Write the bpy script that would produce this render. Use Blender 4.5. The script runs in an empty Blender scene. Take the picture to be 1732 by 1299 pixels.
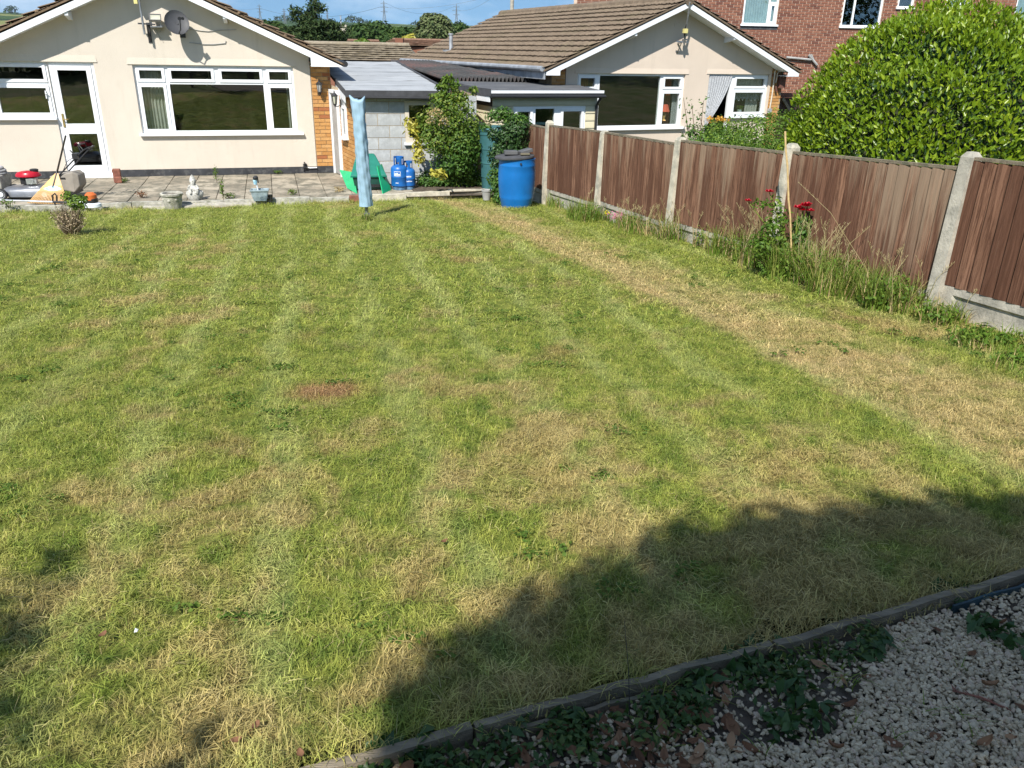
import bpy, bmesh, math, random
import numpy as np
from mathutils import Vector, Matrix

random.seed(11)
RNG = np.random.default_rng(11)
SC = bpy.context.scene
COL = SC.collection
R = math.radians

# ------------------------------------------------------------------ camera, sky, sun, exposure
CAM_H = 2.38                     # camera above the patio level (z = 0)
F_PX, PITCH, ROLL = 1342.4, R(22.743), R(1.161)
FWD = Vector((0, math.cos(PITCH), -math.sin(PITCH)))
_rt = Vector((1, 0, 0)); _up = _rt.cross(FWD)
RIGHT = math.cos(ROLL) * _rt + math.sin(ROLL) * _up
UP = -math.sin(ROLL) * _rt + math.cos(ROLL) * _up
cam = bpy.data.cameras.new('camera')
cam.sensor_width = 36.0
cam.lens = 36.0 * F_PX / 1732.0
cam.clip_start = 0.05
cam.clip_end = 12000
camo = bpy.data.objects.new('camera', cam)
COL.objects.link(camo)
m = Matrix.Identity(4)
for i, a in enumerate((RIGHT, UP, -FWD)):
    for j in range(3):
        m[j][i] = a[j]
m[2][3] = CAM_H
camo.matrix_world = m
SC.camera = camo

SUN_EL = R(47)
SUN_H = Vector((-0.30, -0.954, 0)).normalized()
SUN_DIR = Vector((SUN_H.x * math.cos(SUN_EL), SUN_H.y * math.cos(SUN_EL), math.sin(SUN_EL)))
sl = bpy.data.lights.new('sun', 'SUN')
sl.energy = 5.0
sl.angle = R(0.53)
sl.color = (1.0, 0.955, 0.88)
so = bpy.data.objects.new('sun', sl)
so.rotation_euler = SUN_DIR.to_track_quat('Z', 'Y').to_euler()
so.location = (-8, -25, 30)
COL.objects.link(so)

world = bpy.data.worlds.new('World')
SC.world = world
world.use_nodes = True
wn = world.node_tree
wn.nodes.clear()
w_out = wn.nodes.new('ShaderNodeOutputWorld')
w_bg = wn.nodes.new('ShaderNodeBackground')
w_sky = wn.nodes.new('ShaderNodeTexSky')
w_sky.sky_type = 'NISHITA'
w_sky.sun_disc = False
w_sky.sun_elevation = SUN_EL
w_sky.sun_rotation = math.atan2(SUN_H.x, SUN_H.y) % (2 * math.pi)
w_sky.air_density = 1.15
w_sky.dust_density = 0.35
w_sky.ozone_density = 1.6
w_tc = wn.nodes.new('ShaderNodeTexCoord')
w_map = wn.nodes.new('ShaderNodeMapping')
w_map.inputs['Scale'].default_value = (1.0, 1.0, 3.2)
w_no = wn.nodes.new('ShaderNodeTexNoise')
w_no.inputs['Scale'].default_value = 4.3
w_no.inputs['Detail'].default_value = 7
w_no.inputs['Roughness'].default_value = 0.56
w_rmp = wn.nodes.new('ShaderNodeValToRGB')
w_rmp.color_ramp.elements[0].position = 0.46
w_rmp.color_ramp.elements[1].position = 0.74
w_mul = wn.nodes.new('ShaderNodeMath'); w_mul.operation = 'MULTIPLY'; w_mul.inputs[1].default_value = 0.5
w_mix = wn.nodes.new('ShaderNodeMixRGB')
w_mix.inputs['Color2'].default_value = (13.5, 14.0, 14.6, 1)
wn.links.new(w_tc.outputs['Generated'], w_map.inputs['Vector'])
wn.links.new(w_map.outputs['Vector'], w_no.inputs['Vector'])
wn.links.new(w_no.outputs['Fac'], w_rmp.inputs['Fac'])
wn.links.new(w_rmp.outputs['Color'], w_mul.inputs[0])
wn.links.new(w_mul.outputs[0], w_mix.inputs['Fac'])
w_add = wn.nodes.new('ShaderNodeVectorMath'); w_add.operation = 'ADD'; w_add.inputs[1].default_value = (0, 0, 0.19)
w_nrm = wn.nodes.new('ShaderNodeVectorMath'); w_nrm.operation = 'NORMALIZE'
wn.links.new(w_tc.outputs['Generated'], w_add.inputs[0])
wn.links.new(w_add.outputs[0], w_nrm.inputs[0])
wn.links.new(w_nrm.outputs[0], w_sky.inputs['Vector'])
w_tint = wn.nodes.new('ShaderNodeMixRGB'); w_tint.blend_type = 'MULTIPLY'
w_tint.inputs['Fac'].default_value = 1.0
w_tint.inputs['Color2'].default_value = (0.74, 1.02, 1.16, 1)
wn.links.new(w_sky.outputs['Color'], w_tint.inputs['Color1'])
wn.links.new(w_tint.outputs['Color'], w_mix.inputs['Color1'])
wn.links.new(w_mix.outputs['Color'], w_bg.inputs['Color'])
w_bg.inputs['Strength'].default_value = 0.082
wn.links.new(w_bg.outputs['Background'], w_out.inputs['Surface'])

SC.view_settings.view_transform = 'Standard'
SC.view_settings.look = 'None'
SC.view_settings.exposure = 0.54
SC.view_settings.gamma = 1.0
SC.view_settings.use_curve_mapping = False
SC.cycles.max_bounces = 6
SC.cycles.transparent_max_bounces = 12
SC.cycles.caustics_reflective = False
SC.cycles.caustics_refractive = False

# ------------------------------------------------------------------ helpers: where a view ray meets a level
def ray(px, py):
    d = (px - 866) / F_PX * RIGHT - (py - 649.5) / F_PX * UP + FWD
    return d / math.hypot(d.x, d.y)

def at_z(px, py, z):
    d = ray(px, py)
    return Vector((0, 0, CAM_H)) + d * ((z - CAM_H) / d.z)

def at_d(px, py, dist):
    return Vector((0, 0, CAM_H)) + ray(px, py) * dist

O1, YAW1 = Vector((-4.0887, 16.690, 0)), R(16.5)          # right-hand corner of the cream bungalow's rear wall
O2, YAW2 = Vector((3.853, 19.625, 0)), R(23.9)             # the pink bungalow's rear wall
N1 = Vector((math.sin(YAW1), -math.cos(YAW1), 0))

def lawn_z(x, y):
    """the garden rises from the patio towards the camera"""
    n = (x - O1.x) * N1.x + (y - O1.y) * N1.y
    z = 0.10 + 0.0625 * (n - 4.76)
    if n < 6.2:
        z -= 0.0085 * (6.2 - n) ** 2
    return max(z, -0.12)

def at_lawn(px, py, dz=0.0):
    d = ray(px, py)
    lo, hi = 0.3, 40.0
    for _ in range(50):
        mid = (lo + hi) / 2
        p = d * mid
        if p.z + CAM_H > lawn_z(p.x, p.y) + dz:
            lo = mid
        else:
            hi = mid
    p = d * lo
    return Vector((p.x, p.y, p.z + CAM_H))

# ------------------------------------------------------------------ materials
class NT:
    """small wrapper for building node trees"""
    def __init__(s, name):
        s.mat = bpy.data.materials.new(name)
        s.mat.use_nodes = True
        s.t = s.mat.node_tree
        s.t.nodes.clear()
        s.out = s.t.nodes.new('ShaderNodeOutputMaterial')
    def n(s, typ, **kw):
        nd = s.t.nodes.new(typ)
        for k, v in kw.items():
            if k.startswith('i_'):
                key = k[2:]
                key = int(key) if key.isdigit() else key.replace('_', ' ')
                s.set(nd.inputs[key], v)
            else:
                setattr(nd, k, v)
        return nd
    def set(s, sock, v):
        if isinstance(v, bpy.types.NodeSocket):
            s.t.links.new(v, sock)
        else:
            sock.default_value = v
    def math(s, op, a, b=0.0, clamp=False):
        nd = s.t.nodes.new('ShaderNodeMath'); nd.operation = op; nd.use_clamp = clamp
        s.set(nd.inputs[0], a); s.set(nd.inputs[1], b)
        return nd.outputs[0]
    def mix(s, f, a, b, mode='MIX'):
        nd = s.t.nodes.new('ShaderNodeMixRGB'); nd.blend_type = mode
        s.set(nd.inputs[0], f); s.set(nd.inputs[1], c4(a)); s.set(nd.inputs[2], c4(b))
        return nd.outputs[0]
    def noise(s, vec, scale, detail=4, rough=0.55, dist=0.0):
        nd = s.t.nodes.new('ShaderNodeTexNoise')
        s.set(nd.inputs['Vector'], vec)
        nd.inputs['Scale'].default_value = scale
        nd.inputs['Detail'].default_value = detail
        nd.inputs['Roughness'].default_value = rough
        nd.inputs['Distortion'].default_value = dist
        return nd.outputs['Fac']
    def ramp(s, f, lo, hi, smooth=True):
        nd = s.t.nodes.new('ShaderNodeMapRange')
        nd.interpolation_type = 'SMOOTHSTEP' if smooth else 'LINEAR'
        s.set(nd.inputs['Value'], f)
        s.set(nd.inputs['From Min'], lo); s.set(nd.inputs['From Max'], hi)
        return nd.outputs['Result']
    def mapping(s, vec, scale=(1, 1, 1), rot=(0, 0, 0), loc=(0, 0, 0)):
        nd = s.t.nodes.new('ShaderNodeMapping')
        s.set(nd.inputs['Vector'], vec)
        nd.inputs['Scale'].default_value = scale
        nd.inputs['Rotation'].default_value = rot
        nd.inputs['Location'].default_value = loc
        return nd.outputs[0]
    def coord(s, kind='Object'):
        return s.t.nodes.new('ShaderNodeTexCoord').outputs[kind]
    def pos(s):
        return s.t.nodes.new('ShaderNodeNewGeometry').outputs['Position']
    def rand(s):
        """one random number per object and per loose piece of a mesh"""
        a = s.t.nodes.new('ShaderNodeObjectInfo').outputs['Random']
        b = s.t.nodes.new('ShaderNodeNewGeometry').outputs['Random Per Island']
        return s.math('FRACT', s.math('ADD', a, b))
    def bump(s, h, strength=0.3, dist=0.01):
        nd = s.t.nodes.new('ShaderNodeBump')
        nd.inputs['Strength'].default_value = strength
        nd.inputs['Distance'].default_value = dist
        s.set(nd.inputs['Height'], h)
        return nd.outputs[0]
    def bsdf(s, col, rough=0.6, metal=0.0, spec=0.5, normal=None, trans=None, trans_col=None):
        b = s.t.nodes.new('ShaderNodeBsdfPrincipled')
        s.set(b.inputs['Base Color'], c4(col))
        s.set(b.inputs['Roughness'], rough)
        b.inputs['Metallic'].default_value = metal
        b.inputs['Specular IOR Level'].default_value = spec
        if normal is not None:
            s.t.links.new(normal, b.inputs['Normal'])
        sh = b.outputs[0]
        if trans:
            t = s.t.nodes.new('ShaderNodeBsdfTranslucent')
            s.set(t.inputs['Color'], c4(trans_col if trans_col is not None else col))
            mx = s.t.nodes.new('ShaderNodeMixShader'); mx.inputs[0].default_value = trans
            s.t.links.new(sh, mx.inputs[1]); s.t.links.new(t.outputs[0], mx.inputs[2])
            sh = mx.outputs[0]
        s.t.links.new(sh, s.out.inputs['Surface'])
        return s.mat

def c4(v):
    if isinstance(v, (tuple, list)) and len(v) == 3:
        return (v[0], v[1], v[2], 1.0)
    return v

def sc3(c, k):
    return tuple(min(1.0, x * k) for x in c[:3])

def simple(name, col, rough=0.6, var=0.2, scale=6, bump=0.0, metal=0.0, spec=0.5, rnd=0.0, stretch=(1, 1, 1), alt=None, altscale=2.0):
    """base colour with soft mottling, optional second colour in patches, optional random value per piece"""
    t = NT(name)
    v = t.mapping(t.coord(), stretch)
    n1 = t.noise(v, scale, 6, 0.6)
    c = t.mix(t.ramp(n1, 0.3, 0.7), sc3(col, 1 - var), sc3(col, 1 + var))
    if alt is not None:
        n2 = t.noise(v, altscale, 5, 0.65)
        c = t.mix(t.ramp(n2, 0.48, 0.68), c, alt)
    if rnd:
        hs = t.n('ShaderNodeHueSaturation', i_Color=c)
        k = t.ramp(t.rand(), 0, 1, False)
        t.set(hs.inputs['Value'], t.math('ADD', t.math('MULTIPLY', k, 2 * rnd), 1 - rnd))
        c = hs.outputs[0]
    nm = t.bump(t.noise(v, scale * 6, 5, 0.65), bump, 0.01) if bump else None
    rr = t.math('ADD', t.math('MULTIPLY', n1, 0.2), rough - 0.1)
    return t.bsdf(c, rr, metal, spec, nm)

def foliage_mat(name, cols, rough=0.5, spec=0.35, trans=0.32, scale=2.0, tcol=None):
    """cols: three colours from old to young leaf; every leaf takes its own"""
    t = NT(name)
    r = t.rand()
    n = t.noise(t.pos(), scale, 3)
    f = t.math('ADD', t.math('MULTIPLY', r, 0.65), t.math('MULTIPLY', n, 0.5))
    c = t.mix(t.ramp(f, 0.1, 0.55), cols[0], cols[1])
    c = t.mix(t.ramp(f, 0.6, 0.95), c, cols[2])
    tc = t.mix(0.5, c, tcol or sc3(cols[2], 1.3))
    return t.bsdf(c, rough, 0, spec, None, trans, tc)

M = {}
M['white_upvc'] = simple('white_upvc', (0.80, 0.82, 0.84), 0.32, 0.03, 2, spec=0.5)
M['white_paint'] = simple('white_paint', (0.78, 0.80, 0.82), 0.45, 0.05, 3)
M['grey_metal'] = simple('grey_metal', (0.36, 0.37, 0.38), 0.42, 0.2, 9, metal=0.75)
M['bright_metal'] = simple('bright_metal', (0.62, 0.63, 0.64), 0.35, 0.15, 9, metal=0.85)
M['dark_metal'] = simple('dark_metal', (0.045, 0.046, 0.05), 0.45, 0.2, 9)
M['black_plastic'] = simple('black_plastic', (0.022, 0.022, 0.024), 0.45, 0.15, 5)
M['dish_grey'] = simple('dish_grey', (0.050, 0.052, 0.058), 0.6, 0.12, 5)
M['brass'] = simple('brass', (0.62, 0.46, 0.18), 0.35, 0.15, 9, metal=0.8)
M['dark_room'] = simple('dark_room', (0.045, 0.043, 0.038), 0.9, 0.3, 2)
M['felt_black'] = simple('felt_black', (0.055, 0.056, 0.062), 0.85, 0.25, 7, 0.3)
M['plinth_black'] = simple('plinth_black', (0.035, 0.037, 0.042), 0.6, 0.3, 4, 0.2, alt=(0.09, 0.09, 0.09), altscale=9)
M['mortar'] = simple('mortar', (0.40, 0.36, 0.29), 0.9, 0.2, 20, 0.3)
M['mortar_warm'] = simple('mortar_warm', (0.40, 0.31, 0.20), 0.9, 0.2, 20, 0.3)
M['mortar_red'] = simple('mortar_red', (0.50, 0.39, 0.30), 0.9, 0.2, 12, 0.2)
M['concrete'] = simple('concrete', (0.43, 0.40, 0.335), 0.9, 0.22, 9, 0.5, alt=(0.25, 0.24, 0.20), altscale=3)
M['concrete_pale'] = simple('concrete_pale', (0.52, 0.475, 0.38), 0.9, 0.2, 9, 0.5, alt=(0.30, 0.29, 0.24), altscale=4)
M['block'] = simple('block', (0.43, 0.445, 0.45), 0.92, 0.14, 14, 0.5, rnd=0.10, alt=(0.37, 0.38, 0.38), altscale=3)
M['felt_grey'] = simple('felt_grey', (0.33, 0.345, 0.36), 0.9, 0.14, 3, 0.3, stretch=(0.5, 2, 1), alt=(0.25, 0.265, 0.28), altscale=1.2)
M['felt_dark'] = simple('felt_dark', (0.085, 0.088, 0.095), 0.9, 0.18, 3, 0.3, alt=(0.12, 0.12, 0.12), altscale=2)
M['corrugated'] = simple('corrugated', (0.062, 0.060, 0.058), 0.8, 0.3, 2.2, 0.2, alt=(0.15, 0.085, 0.075), altscale=0.8)
M['cladding'] = simple('cladding', (0.66, 0.60, 0.42), 0.5, 0.06, 3, rnd=0.05)
M['hose_grey'] = simple('hose_grey', (0.33, 0.33, 0.32), 0.6, 0.15, 6)
M['terracotta'] = simple('terracotta', (0.22, 0.085, 0.055), 0.85, 0.3, 14, 0.4, rnd=0.15)
M['stone'] = simple('stone', (0.40, 0.385, 0.33), 0.92, 0.3, 12, 0.7, alt=(0.22, 0.22, 0.16), altscale=5)
M['statue_stone'] = simple('statue_stone', (0.50, 0.49, 0.45), 0.9, 0.3, 16, 0.5, alt=(0.20, 0.20, 0.18), altscale=9)
M['glazed'] = simple('glazed', (0.27, 0.34, 0.37), 0.3, 0.25, 9, alt=(0.10, 0.14, 0.18), altscale=7)
M['soil'] = simple('soil', (0.075, 0.056, 0.040), 0.95, 0.4, 12, 0.7, alt=(0.14, 0.115, 0.085), altscale=14)
M['cloth_blue'] = None
M['barrel_blue'] = simple('barrel_blue', (0.006, 0.135, 0.42), 0.38, 0.12, 3, 0.05)
M['gas_blue'] = simple('gas_blue', (0.012, 0.12, 0.40), 0.4, 0.18, 6)
M['gas_scuff'] = simple('gas_scuff', (0.10, 0.19, 0.30), 0.6, 0.4, 14)
M['label_white'] = simple('label_white', (0.72, 0.76, 0.80), 0.5, 0.12, 20)
M['green_dark'] = simple('green_dark', (0.008, 0.16, 0.115), 0.5, 0.15, 4)
M['green_base'] = simple('green_base', (0.010, 0.060, 0.045), 0.55, 0.15, 4)
M['green_bright'] = simple('green_bright', (0.008, 0.38, 0.15), 0.42, 0.10, 4)
M['butt_teal'] = simple('butt_teal', (0.035, 0.115, 0.125), 0.5, 0.15, 4)
M['red_paint'] = simple('red_paint', (0.42, 0.008, 0.022), 0.28, 0.12, 4)
M['mower_grey'] = simple('mower_grey', (0.22, 0.23, 0.25), 0.35, 0.12, 5, metal=0.5)
M['bag_beige'] = simple('bag_beige', (0.28, 0.25, 0.21), 0.7, 0.12, 8, 0.1)
M['orange_plastic'] = simple('orange_plastic', (0.72, 0.42, 0.15), 0.5, 0.12, 6)
M['orange_red'] = simple('orange_red', (0.55, 0.13, 0.03), 0.45, 0.1, 6)
M['label_blue'] = simple('label_blue', (0.30, 0.55, 0.70), 0.45, 0.3, 30, alt=(0.8, 0.85, 0.88), altscale=18)
M['bamboo'] = simple('bamboo', (0.46, 0.33, 0.15), 0.6, 0.2, 20)
M['rubber'] = simple('rubber', (0.03, 0.03, 0.032), 0.8, 0.2, 9)
M['bark'] = simple('bark', (0.09, 0.068, 0.048), 0.95, 0.4, 12, 0.8, stretch=(1, 1, 0.3))
M['twig'] = simple('twig', (0.13, 0.085, 0.05), 0.9, 0.3, 12, 0.3)
M['old_timber'] = simple('old_timber', (0.20, 0.165, 0.115), 0.9, 0.3, 9, 0.7, stretch=(0.25, 3, 3), alt=(0.12, 0.115, 0.075), altscale=3)
M['blue_board'] = simple('blue_board', (0.022, 0.052, 0.066), 0.7, 0.35, 7, 0.3)
M['rust_brown'] = simple('rust_brown', (0.12, 0.05, 0.035), 0.8, 0.3, 8)
M['gate_wood'] = simple('gate_wood', (0.05, 0.028, 0.02), 0.85, 0.3, 8, 0.3)
M['galv'] = simple('galv', (0.42, 0.44, 0.46), 0.5, 0.2, 5, metal=0.5)
M['pylon'] = simple('pylon', (0.16, 0.18, 0.20), 0.6, 0.1, 1)
M['curtain_grey'] = simple('curtain_grey', (0.50, 0.49, 0.45), 0.9, 0.12, 4)
M['curtain_red'] = simple('curtain_red', (0.33, 0.075, 0.035), 0.9, 0.2, 4)
M['curtain_blue'] = simple('curtain_blue', (0.42, 0.52, 0.53), 0.9, 0.12, 4)
M['lace'] = simple('lace', (0.40, 0.41, 0.43), 0.9, 0.45, 70)
M['yellow_box'] = simple('yellow_box', (0.62, 0.55, 0.22), 0.5, 0.1, 5)
M['lamp_lens'] = simple('lamp_lens', (0.42, 0.42, 0.33), 0.2, 0.2, 5)
M['beige_metal'] = simple('beige_metal', (0.58, 0.52, 0.42), 0.5, 0.1, 5)

def render_mat(name, col, stain):
    t = NT(name)
    v = t.coord()
    big = t.noise(v, 0.8, 4, 0.6)
    c = t.mix(t.ramp(big, 0.35, 0.7), sc3(col, 0.95), sc3(col, 1.03))
    st = t.noise(t.mapping(v, (6, 6, 0.7)), 1.0, 5, 0.65)
    c = t.mix(t.math('MULTIPLY', t.ramp(st, 0.50, 0.80), 0.42), c, stain)
    h = t.math('ADD', t.noise(v, 45, 5, 0.7), t.math('MULTIPLY', t.noise(v, 7, 3), 0.9))
    return t.bsdf(c, 0.85, 0, 0.25, t.bump(h, 0.30, 0.012))
M['render_cream'] = render_mat('render_cream', (0.63, 0.565, 0.478), (0.49, 0.44, 0.365))
M['render_pink'] = render_mat('render_pink', (0.64, 0.54, 0.445), (0.50, 0.425, 0.35))

def glass_mat():
    t = NT('glass')
    ge = t.n('ShaderNodeNewGeometry')
    dp = t.n('ShaderNodeVectorMath', operation='DOT_PRODUCT'); t.set(dp.inputs[0], ge.outputs['Normal']); t.set(dp.inputs[1], ge.outputs['Incoming'])
    one = t.math('SUBTRACT', 1.0, t.math('ABSOLUTE', dp.outputs['Value']), True)
    fr = t.math('ADD', 0.14, t.math('MULTIPLY', t.math('POWER', one, 5.0), 0.86), True)
    tr = t.n('ShaderNodeBsdfTransparent'); tr.inputs[0].default_value = (0.86, 0.90, 0.88, 1)
    gl = t.n('ShaderNodeBsdfGlossy'); gl.inputs['Roughness'].default_value = 0.015
    wv = t.bump(t.noise(t.coord(), 3.0, 2), 0.02, 0.02)
    t.t.links.new(wv, gl.inputs['Normal'])
    mx = t.n('ShaderNodeMixShader')
    t.t.links.new(fr, mx.inputs[0])
    t.t.links.new(tr.outputs[0], mx.inputs[1]); t.t.links.new(gl.outputs[0], mx.inputs[2])
    t.t.links.new(mx.outputs[0], t.out.inputs['Surface'])
    return t.mat
M['glass'] = glass_mat()

def brick_mat(name, cols, rough=0.85):
    t = NT(name)
    r = t.rand()
    c = t.mix(t.ramp(r, 0.0, 0.45, False), cols[0], cols[1])
    c = t.mix(t.ramp(r, 0.5, 0.85, False), c, cols[2])
    c = t.mix(t.ramp(r, 0.9, 0.93), c, cols[3])
    n = t.noise(t.pos(), 30, 6, 0.7)
    c = t.mix(t.math('MULTIPLY', t.ramp(n, 0.35, 0.75), 0.45), c, sc3(cols[0], 0.6))
    return t.bsdf(c, rough, 0, 0.3, t.bump(n, 0.5, 0.006))
M['brick_orange'] = brick_mat('brick_orange', [(0.44, 0.21, 0.065), (0.52, 0.27, 0.09), (0.58, 0.33, 0.13), (0.34, 0.12, 0.05)])
M['brick_red'] = brick_mat('brick_red', [(0.185, 0.075, 0.048), (0.235, 0.098, 0.062), (0.275, 0.125, 0.080), (0.15, 0.06, 0.042)])

def tile_mat(name, base, moss):
    t = NT(name)
    p = t.pos()
    r = t.rand()
    n = t.noise(p, 9, 6, 0.7)
    c = t.mix(t.ramp(n, 0.3, 0.7), sc3(base, 0.72), sc3(base, 1.25))
    c = t.mix(t.math('MULTIPLY', r, 0.35), c, sc3(base, 0.62))
    big = t.noise(p, 1.3, 4, 0.65)
    c = t.mix(t.math('MULTIPLY', t.ramp(big, 0.5, 0.72), 0.6), c, moss)
    sp = t.noise(p, 55, 3, 0.6)
    c = t.mix(t.math('MULTIPLY', t.ramp(sp, 0.66, 0.74), 0.6), c, (0.42, 0.38, 0.28))
    return t.bsdf(c, 0.9, 0, 0.25, t.bump(t.noise(p, 60, 5, 0.7), 0.6, 0.01))
M['tile_brown'] = tile_mat('tile_brown', (0.185, 0.140, 0.098), (0.150, 0.125, 0.075))
M['tile_grey'] = tile_mat('tile_grey', (0.30, 0.255, 0.19), (0.24, 0.20, 0.12))
M['tile_far'] = tile_mat('tile_far', (0.22, 0.13, 0.09), (0.19, 0.13, 0.09))
M['tile_moss'] = tile_mat('tile_moss', (0.20, 0.14, 0.09), (0.12, 0.085, 0.045))

def slab_mat():
    t = NT('paving')
    p = t.pos(); r = t.rand()
    c = t.mix(r, (0.28, 0.24, 0.185), (0.42, 0.37, 0.29))
    n = t.noise(p, 3.2, 7, 0.7)
    c = t.mix(t.ramp(n, 0.40, 0.60), c, (0.165, 0.152, 0.118))
    n2 = t.noise(t.mapping(p, (1, 1, 1)), 16, 6, 0.7)
    c = t.mix(t.math('MULTIPLY', t.ramp(n2, 0.5, 0.7), 0.55), c, (0.13, 0.125, 0.10))
    return t.bsdf(c, 0.92, 0, 0.2, t.bump(n2, 0.4, 0.01))
M['paving'] = slab_mat()

def fence_mat():
    """stained softwood: runs of worn silver grain, paler where the rain comes off the top"""
    t = NT('fence_wood')
    oi = t.n('ShaderNodeObjectInfo')
    r = oi.outputs['Random']
    o = t.coord()
    sp = t.n('ShaderNodeSeparateXYZ'); t.set(sp.inputs[0], o)
    p = t.n('ShaderNodeVectorMath', operation='ADD')
    t.set(p.inputs[0], t.mapping(o, (26, 26, 1.3)))
    cmb = t.n('ShaderNodeCombineXYZ'); t.set(cmb.inputs[0], t.math('MULTIPLY', r, 61.0)); t.set(cmb.inputs[2], t.math('MULTIPLY', r, 17.0))
    t.set(p.inputs[1], cmb.outputs[0])
    g = t.noise(p.outputs[0], 2.2, 7, 0.72, 0.8)
    g2 = t.noise(t.mapping(p.outputs[0], (0.9, 0.9, 0.9)), 1.0, 6, 0.7)
    c = t.mix(t.ramp(r, 0, 1, False), (0.125, 0.060, 0.038), (0.285, 0.155, 0.098))
    c = t.mix(t.ramp(g, 0.36, 0.66), sc3((0.110, 0.050, 0.030), 0.7), c)
    worn = t.math('ADD', t.math('MULTIPLY', g2, 0.8), t.math('MULTIPLY', sp.outputs[2], 0.30))
    worn = t.math('ADD', worn, t.math('MULTIPLY', oi.outputs['Alpha'], 0.0))
    k = t.n('ShaderNodeAttribute'); k.attribute_type = 'OBJECT'; k.attribute_name = 'wear'
    worn = t.math('ADD', worn, k.outputs['Fac'])
    c = t.mix(t.math('MULTIPLY', t.ramp(worn, 0.60, 0.86), 0.62), c, (0.33, 0.25, 0.175))
    streak = t.noise(t.mapping(p.outputs[0], (4.5, 4.5, 0.8)), 1.0, 5, 0.6)
    c = t.mix(t.math('MULTIPLY', t.ramp(streak, 0.64, 0.72), 0.45), c, (0.33, 0.245, 0.17))
    return t.bsdf(c, 0.85, 0, 0.2, t.bump(g, 0.35, 0.006))
M['fence_wood'] = fence_mat()

M['laurel'] = foliage_mat('laurel', [(0.058, 0.118, 0.006), (0.150, 0.240, 0.010), (0.280, 0.365, 0.022)], 0.36, 0.45, 0.30, 1.4)
M['privet'] = foliage_mat('privet', [(0.045, 0.105, 0.012), (0.100, 0.185, 0.020), (0.200, 0.285, 0.035)], 0.5, 0.35, 0.32)
M['shrub_green'] = foliage_mat('shrub_green', [(0.028, 0.080, 0.014), (0.065, 0.150, 0.022), (0.135, 0.230, 0.040)], 0.5, 0.35, 0.3)
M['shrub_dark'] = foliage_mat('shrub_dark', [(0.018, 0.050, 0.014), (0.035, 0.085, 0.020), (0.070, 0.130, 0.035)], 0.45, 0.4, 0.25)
M['climber'] = foliage_mat('climber', [(0.045, 0.105, 0.014), (0.110, 0.195, 0.025), (0.26, 0.31, 0.05)], 0.5, 0.35, 0.38)
M['yellow_leaf'] = foliage_mat('yellow_leaf', [(0.30, 0.30, 0.04), (0.45, 0.42, 0.06), (0.55, 0.50, 0.16)], 0.5, 0.3, 0.35)
M['conifer'] = foliage_mat('conifer', [(0.018, 0.040, 0.014), (0.038, 0.068, 0.020), (0.075, 0.105, 0.030)], 0.7, 0.2, 0.15, 0.6)
M['tree_mid'] = foliage_mat('tree_mid', [(0.018, 0.045, 0.012), (0.040, 0.080, 0.018), (0.070, 0.115, 0.025)], 0.7, 0.2, 0.2, 0.3)
M['tree_pale'] = foliage_mat('tree_pale', [(0.070, 0.105, 0.035), (0.120, 0.155, 0.060), (0.190, 0.210, 0.100)], 0.7, 0.2, 0.2, 0.5)
M['tree_far'] = foliage_mat('tree_far', [(0.016, 0.038, 0.016), (0.026, 0.055, 0.020), (0.045, 0.080, 0.028)], 0.8, 0.1, 0.1, 0.02)
M['dry_leaf'] = foliage_mat('dry_leaf', [(0.10, 0.048, 0.027), (0.20, 0.10, 0.055), (0.34, 0.20, 0.11)], 0.7, 0.2, 0.15, 9)
M['weed'] = foliage_mat('weed', [(0.045, 0.110, 0.014), (0.100, 0.190, 0.022), (0.19, 0.27, 0.04)], 0.55, 0.3, 0.35, 5)
M['tall_grass'] = foliage_mat('tall_grass', [(0.070, 0.150, 0.016), (0.15, 0.235, 0.030), (0.30, 0.32, 0.08)], 0.6, 0.25, 0.35, 2)
M['straw'] = foliage_mat('straw', [(0.30, 0.22, 0.09), (0.42, 0.32, 0.15), (0.52, 0.42, 0.22)], 0.7, 0.2, 0.3, 3)
M['petal_red'] = foliage_mat('petal_red', [(0.30, 0.004, 0.018), (0.45, 0.008, 0.03), (0.58, 0.02, 0.05)], 0.5, 0.3, 0.25, 6)
M['petal_pink'] = foliage_mat('petal_pink', [(0.48, 0.10, 0.22), (0.58, 0.18, 0.30), (0.65, 0.32, 0.42)], 0.6, 0.3, 0.3, 6)
M['petal_orange'] = foliage_mat('petal_orange', [(0.60, 0.28, 0.03), (0.65, 0.36, 0.05), (0.70, 0.45, 0.10)], 0.6, 0.3, 0.3, 6)
M['petal_yellow'] = foliage_mat('petal_yellow', [(0.60, 0.50, 0.03), (0.65, 0.55, 0.05), (0.70, 0.6, 0.10)], 0.6, 0.3, 0.3, 6)
M['inner_shade'] = simple('inner_shade', (0.022, 0.028, 0.010), 0.95, 0.4, 9)  # near-black colour standing in for the shade inside the laurel
M['clover'] = foliage_mat('clover', [(0.050, 0.105, 0.016), (0.085, 0.150, 0.022), (0.14, 0.21, 0.03)], 0.6, 0.25, 0.3, 3)
M['ivy'] = foliage_mat('ivy', [(0.022, 0.058, 0.014), (0.045, 0.095, 0.018), (0.11, 0.15, 0.03)], 0.5, 0.35, 0.25, 5)
M['seed'] = foliage_mat('seed', [(0.30, 0.25, 0.11), (0.42, 0.36, 0.18), (0.52, 0.46, 0.27)], 0.7, 0.2, 0.3, 3)
M['dead_twig'] = foliage_mat('dead_twig', [(0.14, 0.10, 0.065), (0.30, 0.235, 0.155), (0.48, 0.40, 0.28)], 0.9, 0.1, 0.0, 6)

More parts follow.
